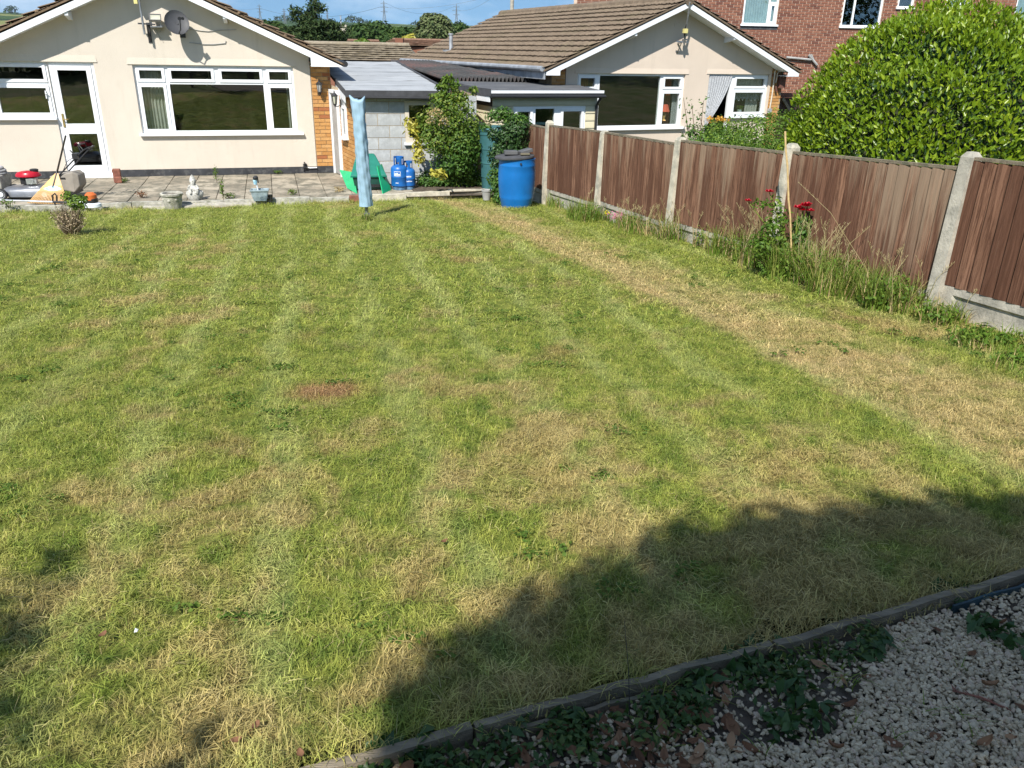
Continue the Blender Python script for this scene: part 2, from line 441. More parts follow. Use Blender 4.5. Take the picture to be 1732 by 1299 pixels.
def gravel_mat():
    t = NT('gravel_stone')
    r = t.rand()
    c = t.mix(r, (0.34, 0.265, 0.17), (0.66, 0.535, 0.36))
    c = t.mix(t.ramp(r, 0.86, 0.9), c, (0.48, 0.36, 0.26))
    n = t.noise(t.pos(), 90, 4, 0.6)
    c = t.mix(t.math('MULTIPLY', t.ramp(n, 0.4, 0.7), 0.4), c, (0.38, 0.34, 0.28))
    return t.bsdf(c, 0.85, 0, 0.3, t.bump(n, 0.3, 0.004))
M['gravel_stone'] = gravel_mat()

FA, FD = Vector((3.25, 5.88, 0)), Vector((-0.3562, 0.9344, 0))
FN = Vector((-0.9344, -0.3562, 0))               # from the fence towards the lawn

def lawn_colour(t, fine=True):
    """one colour field for the turf and its blades: mown stripes, dry patches, the raked hay beside the fence"""
    p = t.pos()
    dt = t.n('ShaderNodeVectorMath', operation='DOT_PRODUCT')
    t.set(dt.inputs[0], p); dt.inputs[1].default_value = FN
    dist = t.math('SUBTRACT', dt.outputs['Value'], FA.dot(FN))
    flat = t.mapping(p, (1, 1, 0))
    n_big = t.noise(flat, 0.42, 4, 0.6)
    n_mid = t.noise(flat, 2.3, 6, 0.68, 0.4)
    n_sml = t.noise(flat, 9.0, 6, 0.72)
    n_str = t.noise(t.mapping(flat, (3.2, 0.35, 1), (0, 0, R(-20.9))), 1.0, 4, 0.6)
    wob = t.math('MULTIPLY', t.math('SUBTRACT', n_big, 0.5), 0.9)
    dm2 = t.n('ShaderNodeVectorMath', operation='DOT_PRODUCT')
    t.set(dm2.inputs[0], p); dm2.inputs[1].default_value = (-math.cos(R(15)), -math.sin(R(15)), 0)
    st = t.math('SINE', t.math('MULTIPLY', t.math('ADD', dm2.outputs['Value'], wob), 2 * math.pi / 0.62))
    st = t.math('MULTIPLY', t.ramp(st, 0.25, 1.0), t.ramp(n_str, 0.30, 0.60))
    # greens
    g = t.mix(t.ramp(n_sml, 0.3, 0.72), (0.095, 0.145, 0.019), (0.335, 0.345, 0.072))
    g = t.mix(t.math('MULTIPLY', t.ramp(n_mid, 0.55, 0.72), 0.75), g, (0.060, 0.145, 0.024))
    g = t.mix(t.math('MULTIPLY', st, 0.38), g, (0.420, 0.440, 0.170))
    tf = t.noise(flat, 4.6, 5, 0.7)
    g = t.mix(t.math('MULTIPLY', t.ramp(tf, 0.46, 0.30), 0.6), g, (0.050, 0.105, 0.018))
    # dry growth
    sx = t.n('ShaderNodeSeparateXYZ'); t.set(sx.inputs[0], p)
    near = t.ramp(sx.outputs[1], 6.0, 1.2)
    rightw = t.ramp(sx.outputs[0], -1.8, 1.2)
    dry = t.math('ADD', t.math('MULTIPLY', n_mid, 0.75), t.math('MULTIPLY', n_big, 0.55))
    dry = t.math('ADD', dry, t.math('MULTIPLY', n_str, 0.22))
    dry = t.math('ADD', dry, t.math('MULTIPLY', t.math('MULTIPLY', near, rightw), 0.04))
    dry = t.math('ADD', dry, t.math('MULTIPLY', near, 0.085))
    dm = t.ramp(dry, 0.775, 0.93)
    straw = t.mix(t.ramp(n_sml, 0.3, 0.7), (0.285, 0.190, 0.080), (0.475, 0.355, 0.165))
    c = t.mix(t.math('MULTIPLY', dm, 0.72), g, straw)
    # raked hay strip along the fence
    edge = t.math('ADD', t.math('MULTIPLY', sx.outputs[1], -0.045), 2.20)
    edge = t.math('ADD', edge, t.math('MULTIPLY', t.math('SUBTRACT', n_sml, 0.5), 0.22))
    s1 = t.ramp(t.math('SUBTRACT', edge, dist), 0.0, 0.22)
    s2 = t.ramp(t.math('ADD', dist, t.math('MULTIPLY', t.math('SUBTRACT', n_mid, 0.5), 1.5)), 0.70, 1.45)
    strip = t.math('MULTIPLY', s1, s2)
    strip = t.math('MULTIPLY', strip, t.ramp(t.math('ADD', n_sml, t.math('MULTIPLY', n_mid, 0.6)), 0.50, 0.86))
    hay = t.mix(t.ramp(n_sml, 0.32, 0.68), (0.38, 0.255, 0.125), (0.56, 0.41, 0.22))
    c = t.mix(t.math('MULTIPLY', strip, 0.68), c, hay)
    # bare reddish scuffs
    rd = t.noise(t.mapping(flat, (1, 1, 1), (0, 0, 0), (7.3, 2.1, 0)), 0.95, 3, 0.5)
    c = t.mix(t.math('MULTIPLY', t.ramp(rd, 0.64, 0.74), 0.55), c, (0.27, 0.155, 0.085))
    v = t.n('ShaderNodeVectorMath', operation='DISTANCE')
    t.set(v.inputs[0], t.mapping(flat, (1, 1.5, 0)))
    v.inputs[1].default_value = (-1.03, 4.04 * 1.5, 0)
    sc = t.ramp(t.math('ADD', v.outputs['Value'], t.math('MULTIPLY', t.math('SUBTRACT', n_sml, 0.5), 0.4)), 0.34, 0.06)
    c = t.mix(t.math('MULTIPLY', sc, 0.85), c, (0.30, 0.155, 0.085))
    return c, n_sml

def lawn_mat():
    t = NT('turf')
    c, n = lawn_colour(t)
    fine = t.noise(t.mapping(t.pos(), (1, 1, 0)), 55, 5, 0.75)
    c = t.mix(t.ramp(fine, 0.3, 0.75), t.mix(0.5, c, (0.03, 0.035, 0.01)), c)
    return t.bsdf(c, 0.95, 0, 0.1, t.bump(t.math('ADD', fine, n), 0.8, 0.02))
M['turf'] = lawn_mat()

def blade_mat():
    t = NT('grass_blade')
    c, n = lawn_colour(t)
    r = t.rand()
    c = t.mix(t.math('MULTIPLY', t.ramp(r, 0.93, 0.96), 0.7), c, (0.42, 0.345, 0.175))
    c = t.mix(t.math('MULTIPLY', t.ramp(r, 0.14, 0.0), 0.7), c, (0.045, 0.095, 0.016))
    hs = t.n('ShaderNodeHueSaturation', i_Color=c)
    t.set(hs.inputs['Value'], t.math('ADD', t.math('MULTIPLY', t.math('FRACT', t.math('MULTIPLY', r, 7.3)), 0.95), 0.92))
    return t.bsdf(hs.outputs[0], 0.6, 0, 0.25, None, 0.28, t.mix(0.3, hs.outputs[0], (0.30, 0.31, 0.08)))
M['grass_blade'] = blade_mat()

def ground_mat():
    t = NT('rough_ground')
    p = t.pos()
    n = t.noise(p, 1.2, 6, 0.6)
    c = t.mix(t.ramp(n, 0.35, 0.65), (0.055, 0.075, 0.022), (0.11, 0.10, 0.055))
    return t.bsdf(c, 0.95, 0, 0.1)
M['rough_ground'] = ground_mat()

def hill_mat():
    t = NT('hill_fields')
    p = t.pos()
    fl = t.mapping(p, (1, 0.45, 0))
    vo = t.n('ShaderNodeTexVoronoi'); t.set(vo.inputs['Vector'], fl); vo.inputs['Scale'].default_value = 0.0042
    sepc = t.n('ShaderNodeSeparateColor'); t.set(sepc.inputs[0], vo.outputs['Color'])
    c = t.mix(sepc.outputs[0], (0.070, 0.115, 0.032), (0.19, 0.20, 0.072))
    c = t.mix(t.ramp(sepc.outputs[1], 0.55, 0.6), c, (0.040, 0.075, 0.022))
    ve = t.n('ShaderNodeTexVoronoi', feature='DISTANCE_TO_EDGE'); t.set(ve.inputs['Vector'], fl); ve.inputs['Scale'].default_value = 0.0042
    nz = t.noise(p, 0.03, 4, 0.6)
    hd = t.ramp(t.math('ADD', ve.outputs['Distance'], t.math('MULTIPLY', t.math('SUBTRACT', nz, 0.5), 0.1)), 0.07, 0.03)
    c = t.mix(hd, c, (0.020, 0.042, 0.016))
    return t.bsdf(c, 0.95, 0, 0.05)
M['hill_fields'] = hill_mat()

def cover_mat():
    t = NT('cover_cloth')
    o = t.coord()
    n = t.noise(t.mapping(o, (7, 7, 2.0)), 1.0, 5, 0.6, 0.7)
    c = t.mix(t.ramp(n, 0.35, 0.7), (0.27, 0.405, 0.51), (0.285, 0.425, 0.53))
    return t.bsdf(c, 0.6, 0, 0.3, t.bump(n, 0.25, 0.02))
M['cloth_blue'] = cover_mat()

# ------------------------------------------------------------------ mesh building
def V(*a):
    return Vector(a)

def mwm(o):
    m_l = Matrix.Translation(o.location) @ Matrix.Rotation(o.rotation_euler[2], 4, 'Z')
    return mwm(o.parent) @ m_l if o.parent is not None else m_l

class MB:
    def __init__(s):
        s.v = []; s.f = []
    def add(s, vs, fs):
        b = len(s.v)
        s.v.extend([Vector(x) for x in vs])
        s.f.extend([tuple(i + b for i in f) for f in fs])
        return s
    def quad(s, a, b, c, d):
        return s.add([a, b, c, d], [(0, 1, 2, 3)])
    def box(s, x0, x1, y0, y1, z0, z1):
        vs = [(x0, y0, z0), (x1, y0, z0), (x1, y1, z0), (x0, y1, z0), (x0, y0, z1), (x1, y0, z1), (x1, y1, z1), (x0, y1, z1)]
        return s.add(vs, [(0, 3, 2, 1), (4, 5, 6, 7), (0, 1, 5, 4), (1, 2, 6, 5), (2, 3, 7, 6), (3, 0, 4, 7)])
    def prism(s, poly, vec):
        """closed flat outline pushed along vec"""
        n = len(poly); vec = Vector(vec)
        p = [Vector(q) for q in poly]
        fs = [tuple(range(n))[::-1], tuple(range(n, 2 * n))]
        fs += [(i, (i + 1) % n, (i + 1) % n + n, i + n) for i in range(n)]
        return s.add(p + [q + vec for q in p], fs)
    def beam(s, a, b, w, h, up=(0, 0, 1)):
        a = Vector(a); b = Vector(b); d = (b - a).normalized()
        u = Vector(up); x = d.cross(u)
        if x.length < 1e-4:
            x = d.cross(Vector((1, 0, 0)))
        x.normalize(); u = x.cross(d).normalized()
        x *= w / 2; u *= h / 2
        return s.prism([a - x - u, a + x - u, a + x + u, a - x + u], b - a)
    def tube(s, path, r, sides=8, cap=True):
        path = [Vector(p) for p in path]; n = len(path)
        rs = r if isinstance(r, (list, tuple)) else [r] * n
        b = len(s.v); prev = None
        for i, p in enumerate(path):
            d = (path[min(i + 1, n - 1)] - path[max(i - 1, 0)])
            d = d.normalized() if d.length > 1e-9 else Vector((0, 0, 1))
            x = prev - d * prev.dot(d) if prev is not None else d.orthogonal()
            if x.length < 1e-5:
                x = d.orthogonal()
            x.normalize(); prev = x; y = d.cross(x)
            for k in range(sides):
                a = 2 * math.pi * k / sides
                s.v.append(p + (x * math.cos(a) + y * math.sin(a)) * rs[i])
        for i in range(n - 1):
            for k in range(sides):
                k2 = (k + 1) % sides
                s.f.append((b + i * sides + k, b + i * sides + k2, b + (i + 1) * sides + k2, b + (i + 1) * sides + k))
        if cap:
            s.f.append(tuple(b + k for k in range(sides))[::-1])
            s.f.append(tuple(b + (n - 1) * sides + k for k in range(sides)))
        return s
    def lathe(s, prof, c=(0, 0, 0), sides=24, mat=None):
        c = Vector(c); b = len(s.v)
        for r, z in prof:
            for k in range(sides):
                a = 2 * math.pi * k / sides
                p = Vector((r * math.cos(a), r * math.sin(a), z))
                if mat is not None:
                    p = mat @ p
                s.v.append(c + p)
        for i in range(len(prof) - 1):
            for k in range(sides):
                k2 = (k + 1) % sides
                s.f.append((b + i * sides + k, b + i * sides + k2, b + (i + 1) * sides + k2, b + (i + 1) * sides + k))
        s.f.append(tuple(b + k for k in range(sides))[::-1])
        s.f.append(tuple(b + (len(prof) - 1) * sides + k for k in range(sides)))
        return s
    def mesh(s, name, mat=None, smooth=False):
        me = bpy.data.meshes.new(name)
        me.from_pydata([tuple(v) for v in s.v], [], s.f)
        if mat is not None:
            me.materials.append(mat)
        bm = bmesh.new(); bm.from_mesh(me)
        bmesh.ops.recalc_face_normals(bm, faces=bm.faces)
        bm.to_mesh(me); bm.free()
        if smooth:
            me.polygons.foreach_set('use_smooth', [True] * len(me.polygons))
            if smooth != 'all':
                me.set_sharp_from_angle(angle=R(38))
        return me
    def build(s, name, mat, parent=None, smooth=False, kind=None, world=False, bevel=0.0):
        if parent is not None and world:
            inv = mwm(parent).inverted()
            s.v = [inv @ v for v in s.v]
        me = s.mesh(name, mat, smooth)
        o = bpy.data.objects.new(name, me)
        COL.objects.link(o)
        if parent is not None:
            o.parent = parent
        if kind:
            o['kind'] = kind
        if bevel:
            md = o.modifiers.new('edge', 'BEVEL'); md.width = bevel; md.segments = 2; md.limit_method = 'ANGLE'
        return o

def tag(o, label, cat, group=None):
    o['label'] = label; o['category'] = cat
    if group:
        o['group'] = group
    return o

def thing(name, label, cat, loc=(0, 0, 0), rz=0.0, group=None):
    o = bpy.data.objects.new(name, None)
    o.empty_display_size = 0.2
    COL.objects.link(o)
    o.location = loc; o.rotation_euler = (0, 0, rz)
    return tag(o, label, cat, group)

def piece(name, me, mat4, parent):
    o = bpy.data.objects.new(name, me)
    COL.objects.link(o)
    o.parent = parent
    o.matrix_basis = mat4
    return o

def basis(x, y, z, loc):
    m = Matrix.Identity(4)
    for j in range(3):
        m[j][0] = x[j]; m[j][1] = y[j]; m[j][2] = z[j]; m[j][3] = loc[j]
    return m

class Frame:
    """a facade: x runs along the wall, y into the building, z up"""
    def __init__(s, origin, yaw):
        s.o = Vector(origin); s.yaw = yaw
        s.m = Matrix.Translation(s.o) @ Matrix.Rotation(yaw, 4, 'Z')
        s.inv = s.m.inverted()
    def on(s, px, py, y=0.0):
        c = s.inv @ Vector((0, 0, CAM_H)); d = s.inv.to_3x3() @ ray(px, py)
        return c + d * ((y - c.y) / d.y)
    def w(s, x, y, z):
        return s.m @ Vector((x, y, z))

# ------------------------------------------------------------------ building pieces (in the frame of their building)
def wall_with_openings(x0, x1, top, openings, z0=0.0, y=0.0, depth=0.12):
    """front face of a wall with real holes and their reveals; top(x) is the wall's upper edge"""
    b = MB()
    xs = sorted({x0, x1} | {o[0] for o in openings} | {o[1] for o in openings} | {x for x in getattr(top, 'br', []) if x0 < x < x1})
    for a, c in zip(xs, xs[1:]):
        mid = (a + c) / 2
        cuts = sorted([(o[2], o[3]) for o in openings if o[0] < mid < o[1]])
        lo = z0
        for q0, q1 in cuts:
            if q0 > lo + 1e-4:
                b.quad((a, y, lo), (c, y, lo), (c, y, q0), (a, y, q0))
            lo = q1
        b.quad((a, y, lo), (c, y, lo), (c, y, top(c)), (a, y, top(a)))
    for a, c, q0, q1 in openings:
        b.quad((a, y, q0), (a, y + depth, q0), (a, y + depth, q1), (a, y, q1))
        b.quad((c, y, q0), (c, y + depth, q0), (c, y + depth, q1), (c, y, q1))
        b.quad((a, y, q1), (c, y, q1), (c, y + depth, q1), (a, y + depth, q1))
        b.quad((a, y, q0), (c, y, q0), (c, y + depth, q0), (a, y + depth, q0))
    return b

def bars(b, x0, x1, z0, z1, t, y0, y1):
    """a rectangular frame of four bars, butted"""
    b.box(x0, x0 + t, y0, y1, z0, z1)
    b.box(x1 - t, x1, y0, y1, z0, z1)
    b.box(x0 + t, x1 - t, y0, y1, z0, z0 + t)
    b.box(x0 + t, x1 - t, y0, y1, z1 - t, z1)

def window(root, x0, x1, z0, z1, lights, y=0.05, t=0.045, mat=None, sill=None, name='window'):
    """lights: (x0, x1, z0, z1, opening?) inside the outer frame; every pane and every sash is a piece"""
    mat = mat or M['white_upvc']
    f = MB()
    bars(f, x0, x1, z0, z1, t, y, y + 0.07)
    win = f.build(name, mat, root)
    mb = MB()
    for a, c, q0, q1, opn in lights:
        if opn:
            s = MB(); tt = 0.052
            bars(s, a, c, q0, q1, tt, y - 0.018, y + 0.045)
            s.build('sash', mat, win)
            a, c, q0, q1 = a + tt, c - tt, q0 + tt, q1 - tt
        g = MB(); g.box(a, c, y + 0.022, y + 0.030, q0, q1)
        g.build('pane', M['glass'], win)
    return win

def mullions(win, segs, y=0.05, mat=None):
    for x0, x1, z0, z1 in segs:
        b = MB(); b.box(x0, x1, y, y + 0.065, z0, z1)
        b.build('mullion', mat or M['white_upvc'], win)

def sill(win, x0, x1, z, y=0.05, out=0.07, h=0.045, mat=None):
    b = MB()
    b.prism([(x0, -out, z - h), (x0, -out, z - 0.012), (x0, y, z), (x0, y, z - h)], (x1 - x0, 0, 0))
    return b.build('sill', mat or M['white_upvc'], win)

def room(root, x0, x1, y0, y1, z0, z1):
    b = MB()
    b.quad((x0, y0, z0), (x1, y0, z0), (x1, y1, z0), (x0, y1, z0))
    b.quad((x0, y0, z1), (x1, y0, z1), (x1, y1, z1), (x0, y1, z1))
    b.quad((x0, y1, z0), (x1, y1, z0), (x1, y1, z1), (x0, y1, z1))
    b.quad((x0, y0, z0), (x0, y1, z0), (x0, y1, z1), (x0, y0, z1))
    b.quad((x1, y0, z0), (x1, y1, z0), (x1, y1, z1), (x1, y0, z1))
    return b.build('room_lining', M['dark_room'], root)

def curtain(name, label, fr, pts_fn, w, h, mat, pleats, amp=0.025, nz=6):
    """pleated cloth; pts_fn(s, t) gives the hanging shape in the facade's frame (s across, t down, both 0..1)"""
    b = MB(); nx = pleats * 6
    for i in range(nx + 1):
        for j in range(nz + 1):
            s, q = i / nx, j / nz
            p = Vector(pts_fn(s, q))
            p.y += amp * math.sin(s * pleats * 2 * math.pi) * (0.55 + 0.45 * q)
            b.v.append(p)
    for i in range(nx):
        for j in range(nz):
            a = i * (nz + 1) + j
            b.f.append((a, a + nz + 1, a + nz + 2, a + 1))
    o = b.build(name, mat, None, smooth='all')
    o.matrix_world = fr.m.copy()
    tag(o, label, 'curtain')
    return o

_brick_cache = {}
def brick_mesh(l, d, h, mat):
    k = (round(l, 4), round(d, 4), round(h, 4), mat.name)
    if k not in _brick_cache:
        b = MB(); b.box(-l / 2, l / 2, -d / 2, d / 2, -h / 2, h / 2)
        _brick_cache[k] = b.mesh('brick', mat)
    return _brick_cache[k]

def masonry(root, o, ux, x0, x1, z0, z1, ln, hh, joint, mat, name='brick', openings=(), limit=300, rank=None, top=None, proud=0.006, depth=0.05, half=False):
    """courses of bricks laid in running bond on the plane through o (in the frame of root); ux = direction along the wall"""
    ux = Vector(ux).normalized(); uz = Vector((0, 0, 1)); uy = uz.cross(ux).normalized()
    o = Vector(o); items = []
    row = 0; z = z0
    while z < z1 - hh * 0.35:
        h = min(hh, z1 - z) - joint
        x = x0 - (ln * 0.5 if row % 2 else 0.0)
        while x < x1 - 0.02:
            a, c = max(x, x0), min(x + ln, x1)
            x += ln
            if c - a < 0.05:
                continue
            segs = [(a, c)]
            zc = z + h / 2
            for q in openings:
                if q[2] - 0.02 < zc < q[3] + 0.02:
                    ns = []
                    for (p, r) in segs:
                        if r <= q[0] or p >= q[1]:
                            ns.append((p, r))
                        else:
                            if q[0] - p > 0.05: ns.append((p, q[0]))
                            if r - q[1] > 0.05: ns.append((q[1], r))
                    segs = ns
            for p, r in segs:
                if top is not None and zc > top((p + r) / 2):
                    continue
                items.append((p + joint / 2, r - joint / 2, z + joint / 2, h))
        z += hh; row += 1
    if rank:
        items.sort(key=lambda i: rank((i[0] + i[1]) / 2, i[2]))
    rest = MB()
    for k, (a, c, z, h) in enumerate(items):
        jig = random.uniform(-0.0015, 0.0015)
        ctr = o + ux * ((a + c) / 2) + uz * (z + h / 2) + uy * (depth / 2 - proud + jig)
        if k < limit:
            piece(name, brick_mesh(round(c - a, 3), depth, round(h, 4), mat), basis(ux, uy, uz, ctr), root)
        else:
            m4 = basis(ux, uy, uz, ctr); l2 = (c - a) / 2; d2 = depth / 2; h2 = h / 2
            vs = [m4 @ Vector((sx * l2, sy * d2, sz * h2)) for sx in (-1, 1) for sy in (-1, 1) for sz in (-1, 1)]
            rest.add(vs, [(0, 4, 5, 1), (1, 5, 7, 3), (0, 2, 6, 4), (0, 1, 3, 2), (4, 6, 7, 5)])
    if rest.f:
        rest.build(name + 'work', mat, root, kind='stuff')

def tile_profile_mesh(mat, w=0.30, l=0.36, n=8):
    """an interlocking roof tile with one shallow roll and a thick front edge: x across, y down the slope, z off the roof"""
    b = MB()
    top = []
    for i in range(n + 1):
        s = i / n
        top.append((s * w, 0.012 + 0.018 * max(0.0, math.sin(s * 2 * math.pi * 1.5)) ** 1.0))
    for (x, z) in top:
        b.v.append(Vector((x, 0, z))); b.v.append(Vector((x, l, z + 0.044))); b.v.append(Vector((x, l, z + 0.026)))
    for i in range(n):
        a = 3 * i
        b.f.append((a, a + 3, a + 4, a + 1)); b.f.append((a + 1, a + 4, a + 5, a + 2))
    return b.mesh('tile', mat)

def roof_tiles(part, o, ridge_dir, slope_dir, nrm, ncol, nrow, gauge, width, mesh, rank_rows=None, limit=300, skip=None):
    """individual tiles on one roof slope, nearest first; what is past the limit becomes one piece"""
    items = []
    for r in range(nrow):
        for c in range(ncol):
            if skip and skip(c, r):
                continue
            items.append((c, r))
    items.sort(key=rank_rows or (lambda i: i[0]))
    rest = MB()
    src_v = [v.co.copy() for v in mesh.vertices]; src_f = [tuple(p.vertices) for p in mesh.polygons]
    for k, (c, r) in enumerate(items):
        p = o + ridge_dir * (c * width) + slope_dir * (r * gauge) + nrm * random.uniform(-0.003, 0.004)
        tilt = random.uniform(-0.006, 0.006)
        m4 = basis(ridge_dir, (slope_dir + nrm * tilt).normalized(), nrm, p)
        if k < limit:
            piece('tile', mesh, m4, part)
        else:
            rest.add([m4 @ v for v in src_v], src_f)
    if rest.f:
        rest.build('tiling', mesh.materials[0], part, kind='stuff')

# ------------------------------------------------------------------ plants
def leaf_arrays(blobs, n, size, aspect=0.5, shell=0.55, up=0.35, rough=0.25, droop=0.0, jitter=0.6, six=False):
    """n leaves spread through the blobs (centre, radii), crowded towards their surface, each facing roughly outwards"""
    vol = np.array([b[1][0] * b[1][1] * b[1][2] for b in blobs]) ** 0.75
    idx = RNG.choice(len(blobs), n, p=vol / vol.sum())
    ctr = np.array([b[0] for b in blobs], float)[idx]
    rad = np.array([b[1] for b in blobs], float)[idx]
    d = RNG.normal(size=(n, 3)); d /= np.linalg.norm(d, axis=1)[:, None]
    ph = RNG.uniform(0, 6.28, (4, 3)); fr = RNG.uniform(3, 7, (4, 3))
    lump = sum(np.sin((d * fr[k]).sum(1) * 1.3 + ph[k, 0]) for k in range(4)) / 4
    rr = (shell + (1 - shell) * RNG.random(n) ** 0.6) * (1 + rough * lump)
    p = ctr + d * rad * rr[:, None]
    nrm = d / rad; nrm /= np.linalg.norm(nrm, axis=1)[:, None]
    nrm = nrm + RNG.normal(size=(n, 3)) * jitter * 0.6
    nrm[:, 2] += up
    nrm /= np.linalg.norm(nrm, axis=1)[:, None]
    ax = RNG.normal(size=(n, 3)); ax[:, 2] += up - droop
    ax -= nrm * (ax * nrm).sum(1)[:, None]
    ax /= np.linalg.norm(ax, axis=1)[:, None] + 1e-9
    sd = np.cross(nrm, ax)
    L = size * RNG.uniform(0.65, 1.25, n)
    return p, ax, sd, nrm, L, aspect

def leaves_from(p, ax, sd, nrm, L, aspect, name, mat, parent=None, kind=None, fold=0.22):
    n = len(p); L = L[:, None]
    w = L * aspect * 0.5
    a = p
    t = p + ax * L - nrm * L * 0.10
    l1 = p + ax * L * 0.45 + sd * w + nrm * w * fold * 2
    r1 = p + ax * L * 0.45 - sd * w + nrm * w * fold * 2
    co = np.empty((n, 4, 3)); co[:, 0] = a; co[:, 1] = r1; co[:, 2] = t; co[:, 3] = l1
    tri = (np.arange(n)[:, None] * 4 + np.array([[0, 1, 2, 0, 2, 3]])).reshape(-1)
    me = bpy.data.meshes.new(name)
    me.vertices.add(n * 4); me.vertices.foreach_set('co', co.astype(np.float32).ravel())
    me.loops.add(n * 6); me.loops.foreach_set('vertex_index', tri.astype(np.int32))
    me.polygons.add(n * 2)
    me.polygons.foreach_set('loop_start', (np.arange(n * 2) * 3).astype(np.int32))
    me.polygons.foreach_set('loop_total', np.full(n * 2, 3, np.int32))
    me.update(calc_edges=True); me.validate()
    me.materials.append(mat)
    o = bpy.data.objects.new(name, me); COL.objects.link(o)
    if parent is not None:
        o.parent = parent
    if kind:
        o['kind'] = kind
    return o

def foliage(name, blobs, n, size, mat, parent=None, kind=None, **kw):
    """blobs are given in world coordinates; the mesh is stored relative to its parent"""
    if parent is not None:
        inv = mwm(parent).inverted()
        blobs = [(tuple(inv @ Vector(b[0])), b[1]) for b in blobs]
    return leaves_from(*leaf_arrays(blobs, n, size, **kw), name, mat, parent, kind)

def blades(b, base, n, h, spread, lean=0.5, w=0.006, seg=3, az=None, hv=0.4):
    """arching grass blades sprouting from around a point, added to a mesh builder"""
    for _ in range(n):
        a = random.uniform(0, 6.283); rr = spread * math.sqrt(random.random())
        p = Vector(base) + Vector((math.cos(a) * rr, math.sin(a) * rr, 0))
        d = random.uniform(0, 6.283) if az is None else az + random.uniform(-0.9, 0.9)
        dirv = Vector((math.cos(d), math.sin(d), 0)); side = Vector((-dirv.y, dirv.x, 0))
        H = h * random.uniform(1 - hv, 1 + hv); le = lean * random.uniform(0.3, 1.4)
        i0 = len(b.v)
        for k in range(seg + 1):
            s = k / seg
            q = p + Vector((0, 0, H * (s - 0.28 * le * s * s))) + dirv * (H * le * s * s)
            ww = w * (1 - s) ** 0.7
            if k < seg:
                b.v.append(q - side * ww); b.v.append(q + side * ww)
            else:
                b.v.append(q)
        for k in range(seg - 1):
            a0 = i0 + 2 * k
            b.f.append((a0, a0 + 1, a0 + 3, a0 + 2))
        a0 = i0 + 2 * (seg - 1)
        b.f.append((a0, a0 + 1, a0 + 2))
    return b

def raw_build(b, name, mat, parent=None, kind=None, world=False):
    """like MB.build without the normal clean-up, for many loose faces"""
    vs = b.v
    if parent is not None and world:
        inv = mwm(parent).inverted(); vs = [inv @ v for v in vs]
    me = bpy.data.meshes.new(name)
    me.from_pydata([tuple(v) for v in vs], [], b.f)
    me.materials.append(mat)
    o = bpy.data.objects.new(name, me); COL.objects.link(o)
    if parent is not None:
        o.parent = parent
    if kind:
        o['kind'] = kind
    return o

def scatter(name, pts, rot, scl, sources, mat, kind='stuff'):
    """many copies of a few small source meshes at given points, as one object"""
    me = bpy.data.meshes.new(name)
    n = len(pts)
    me.vertices.add(n); me.vertices.foreach_set('co', pts.astype(np.float32).ravel())
    at = me.attributes.new('turn', 'FLOAT_VECTOR', 'POINT'); at.data.foreach_set('vector', rot.astype(np.float32).ravel())
    at = me.attributes.new('size', 'FLOAT', 'POINT'); at.data.foreach_set('value', scl.astype(np.float32))
    at = me.attributes.new('pick', 'INT', 'POINT'); at.data.foreach_set('value', RNG.integers(0, len(sources), n).astype(np.int32))
    me.update()
    me.materials.append(mat)
    o = bpy.data.objects.new(name, me); COL.objects.link(o)
    o['kind'] = kind
    ng = bpy.data.node_groups.new(name + '_scatter', 'GeometryNodeTree')
    ng.interface.new_socket('Geometry', in_out='INPUT', socket_type='NodeSocketGeometry')
    ng.interface.new_socket('Geometry', in_out='OUTPUT', socket_type='NodeSocketGeometry')
    gi = ng.nodes.new('NodeGroupInput'); go = ng.nodes.new('NodeGroupOutput')
    ip = ng.nodes.new('GeometryNodeInstanceOnPoints')
    jn = ng.nodes.new('GeometryNodeJoinGeometry')
    for so_ in reversed(sources):
        oi = ng.nodes.new('GeometryNodeObjectInfo')
        oi.inputs['Object'].default_value = so_
        oi.inputs['As Instance'].default_value = True
        ng.links.new(oi.outputs['Geometry'], jn.inputs[0])
    ng.links.new(gi.outputs[0], ip.inputs['Points'])
    ng.links.new(jn.outputs[0], ip.inputs['Instance'])
    ip.inputs['Pick Instance'].default_value = True
    for nm, typ, sock in (('turn', 'FLOAT_VECTOR', 'Rotation'), ('size', 'FLOAT', 'Scale'), ('pick', 'INT', 'Instance Index')):
        na = ng.nodes.new('GeometryNodeInputNamedAttribute'); na.data_type = typ
        na.inputs['Name'].default_value = nm
        out = [s for s in na.outputs if s.enabled][0]
        ng.links.new(out, ip.inputs[sock])
    ng.links.new(ip.outputs[0], go.inputs[0])
    md = o.modifiers.new('scatter', 'NODES'); md.node_group = ng
    return o

def source(name, b, mat, smooth=False):
    """a small mesh used only as the pattern for a scatter; it is not placed in the scene itself"""
    me = bpy.data.meshes.new(name)
    me.from_pydata([tuple(v) for v in b.v], [], b.f)
    me.materials.append(mat)
    if smooth:
        me.polygons.foreach_set('use_smooth', [True] * len(me.polygons))
    return bpy.data.objects.new(name, me)

# ------------------------------------------------------------------ the setting
F1 = Frame(O1, YAW1)
F2 = Frame(O2, YAW2)

def struct(b, name, mat, smooth=False):
    o = b.build(name, mat, None, smooth)
    o['kind'] = 'structure'
    return o

def grid(xs, ys, zf):
    b = MB()
    for y in ys:
        for x in xs:
            b.v.append(Vector((x, y, zf(x, y))))
    nx = len(xs)
    for j in range(len(ys) - 1):
        for i in range(nx - 1):
            b.f.append((j * nx + i, j * nx + i + 1, (j + 1) * nx + i + 1, (j + 1) * nx + i))
    return b

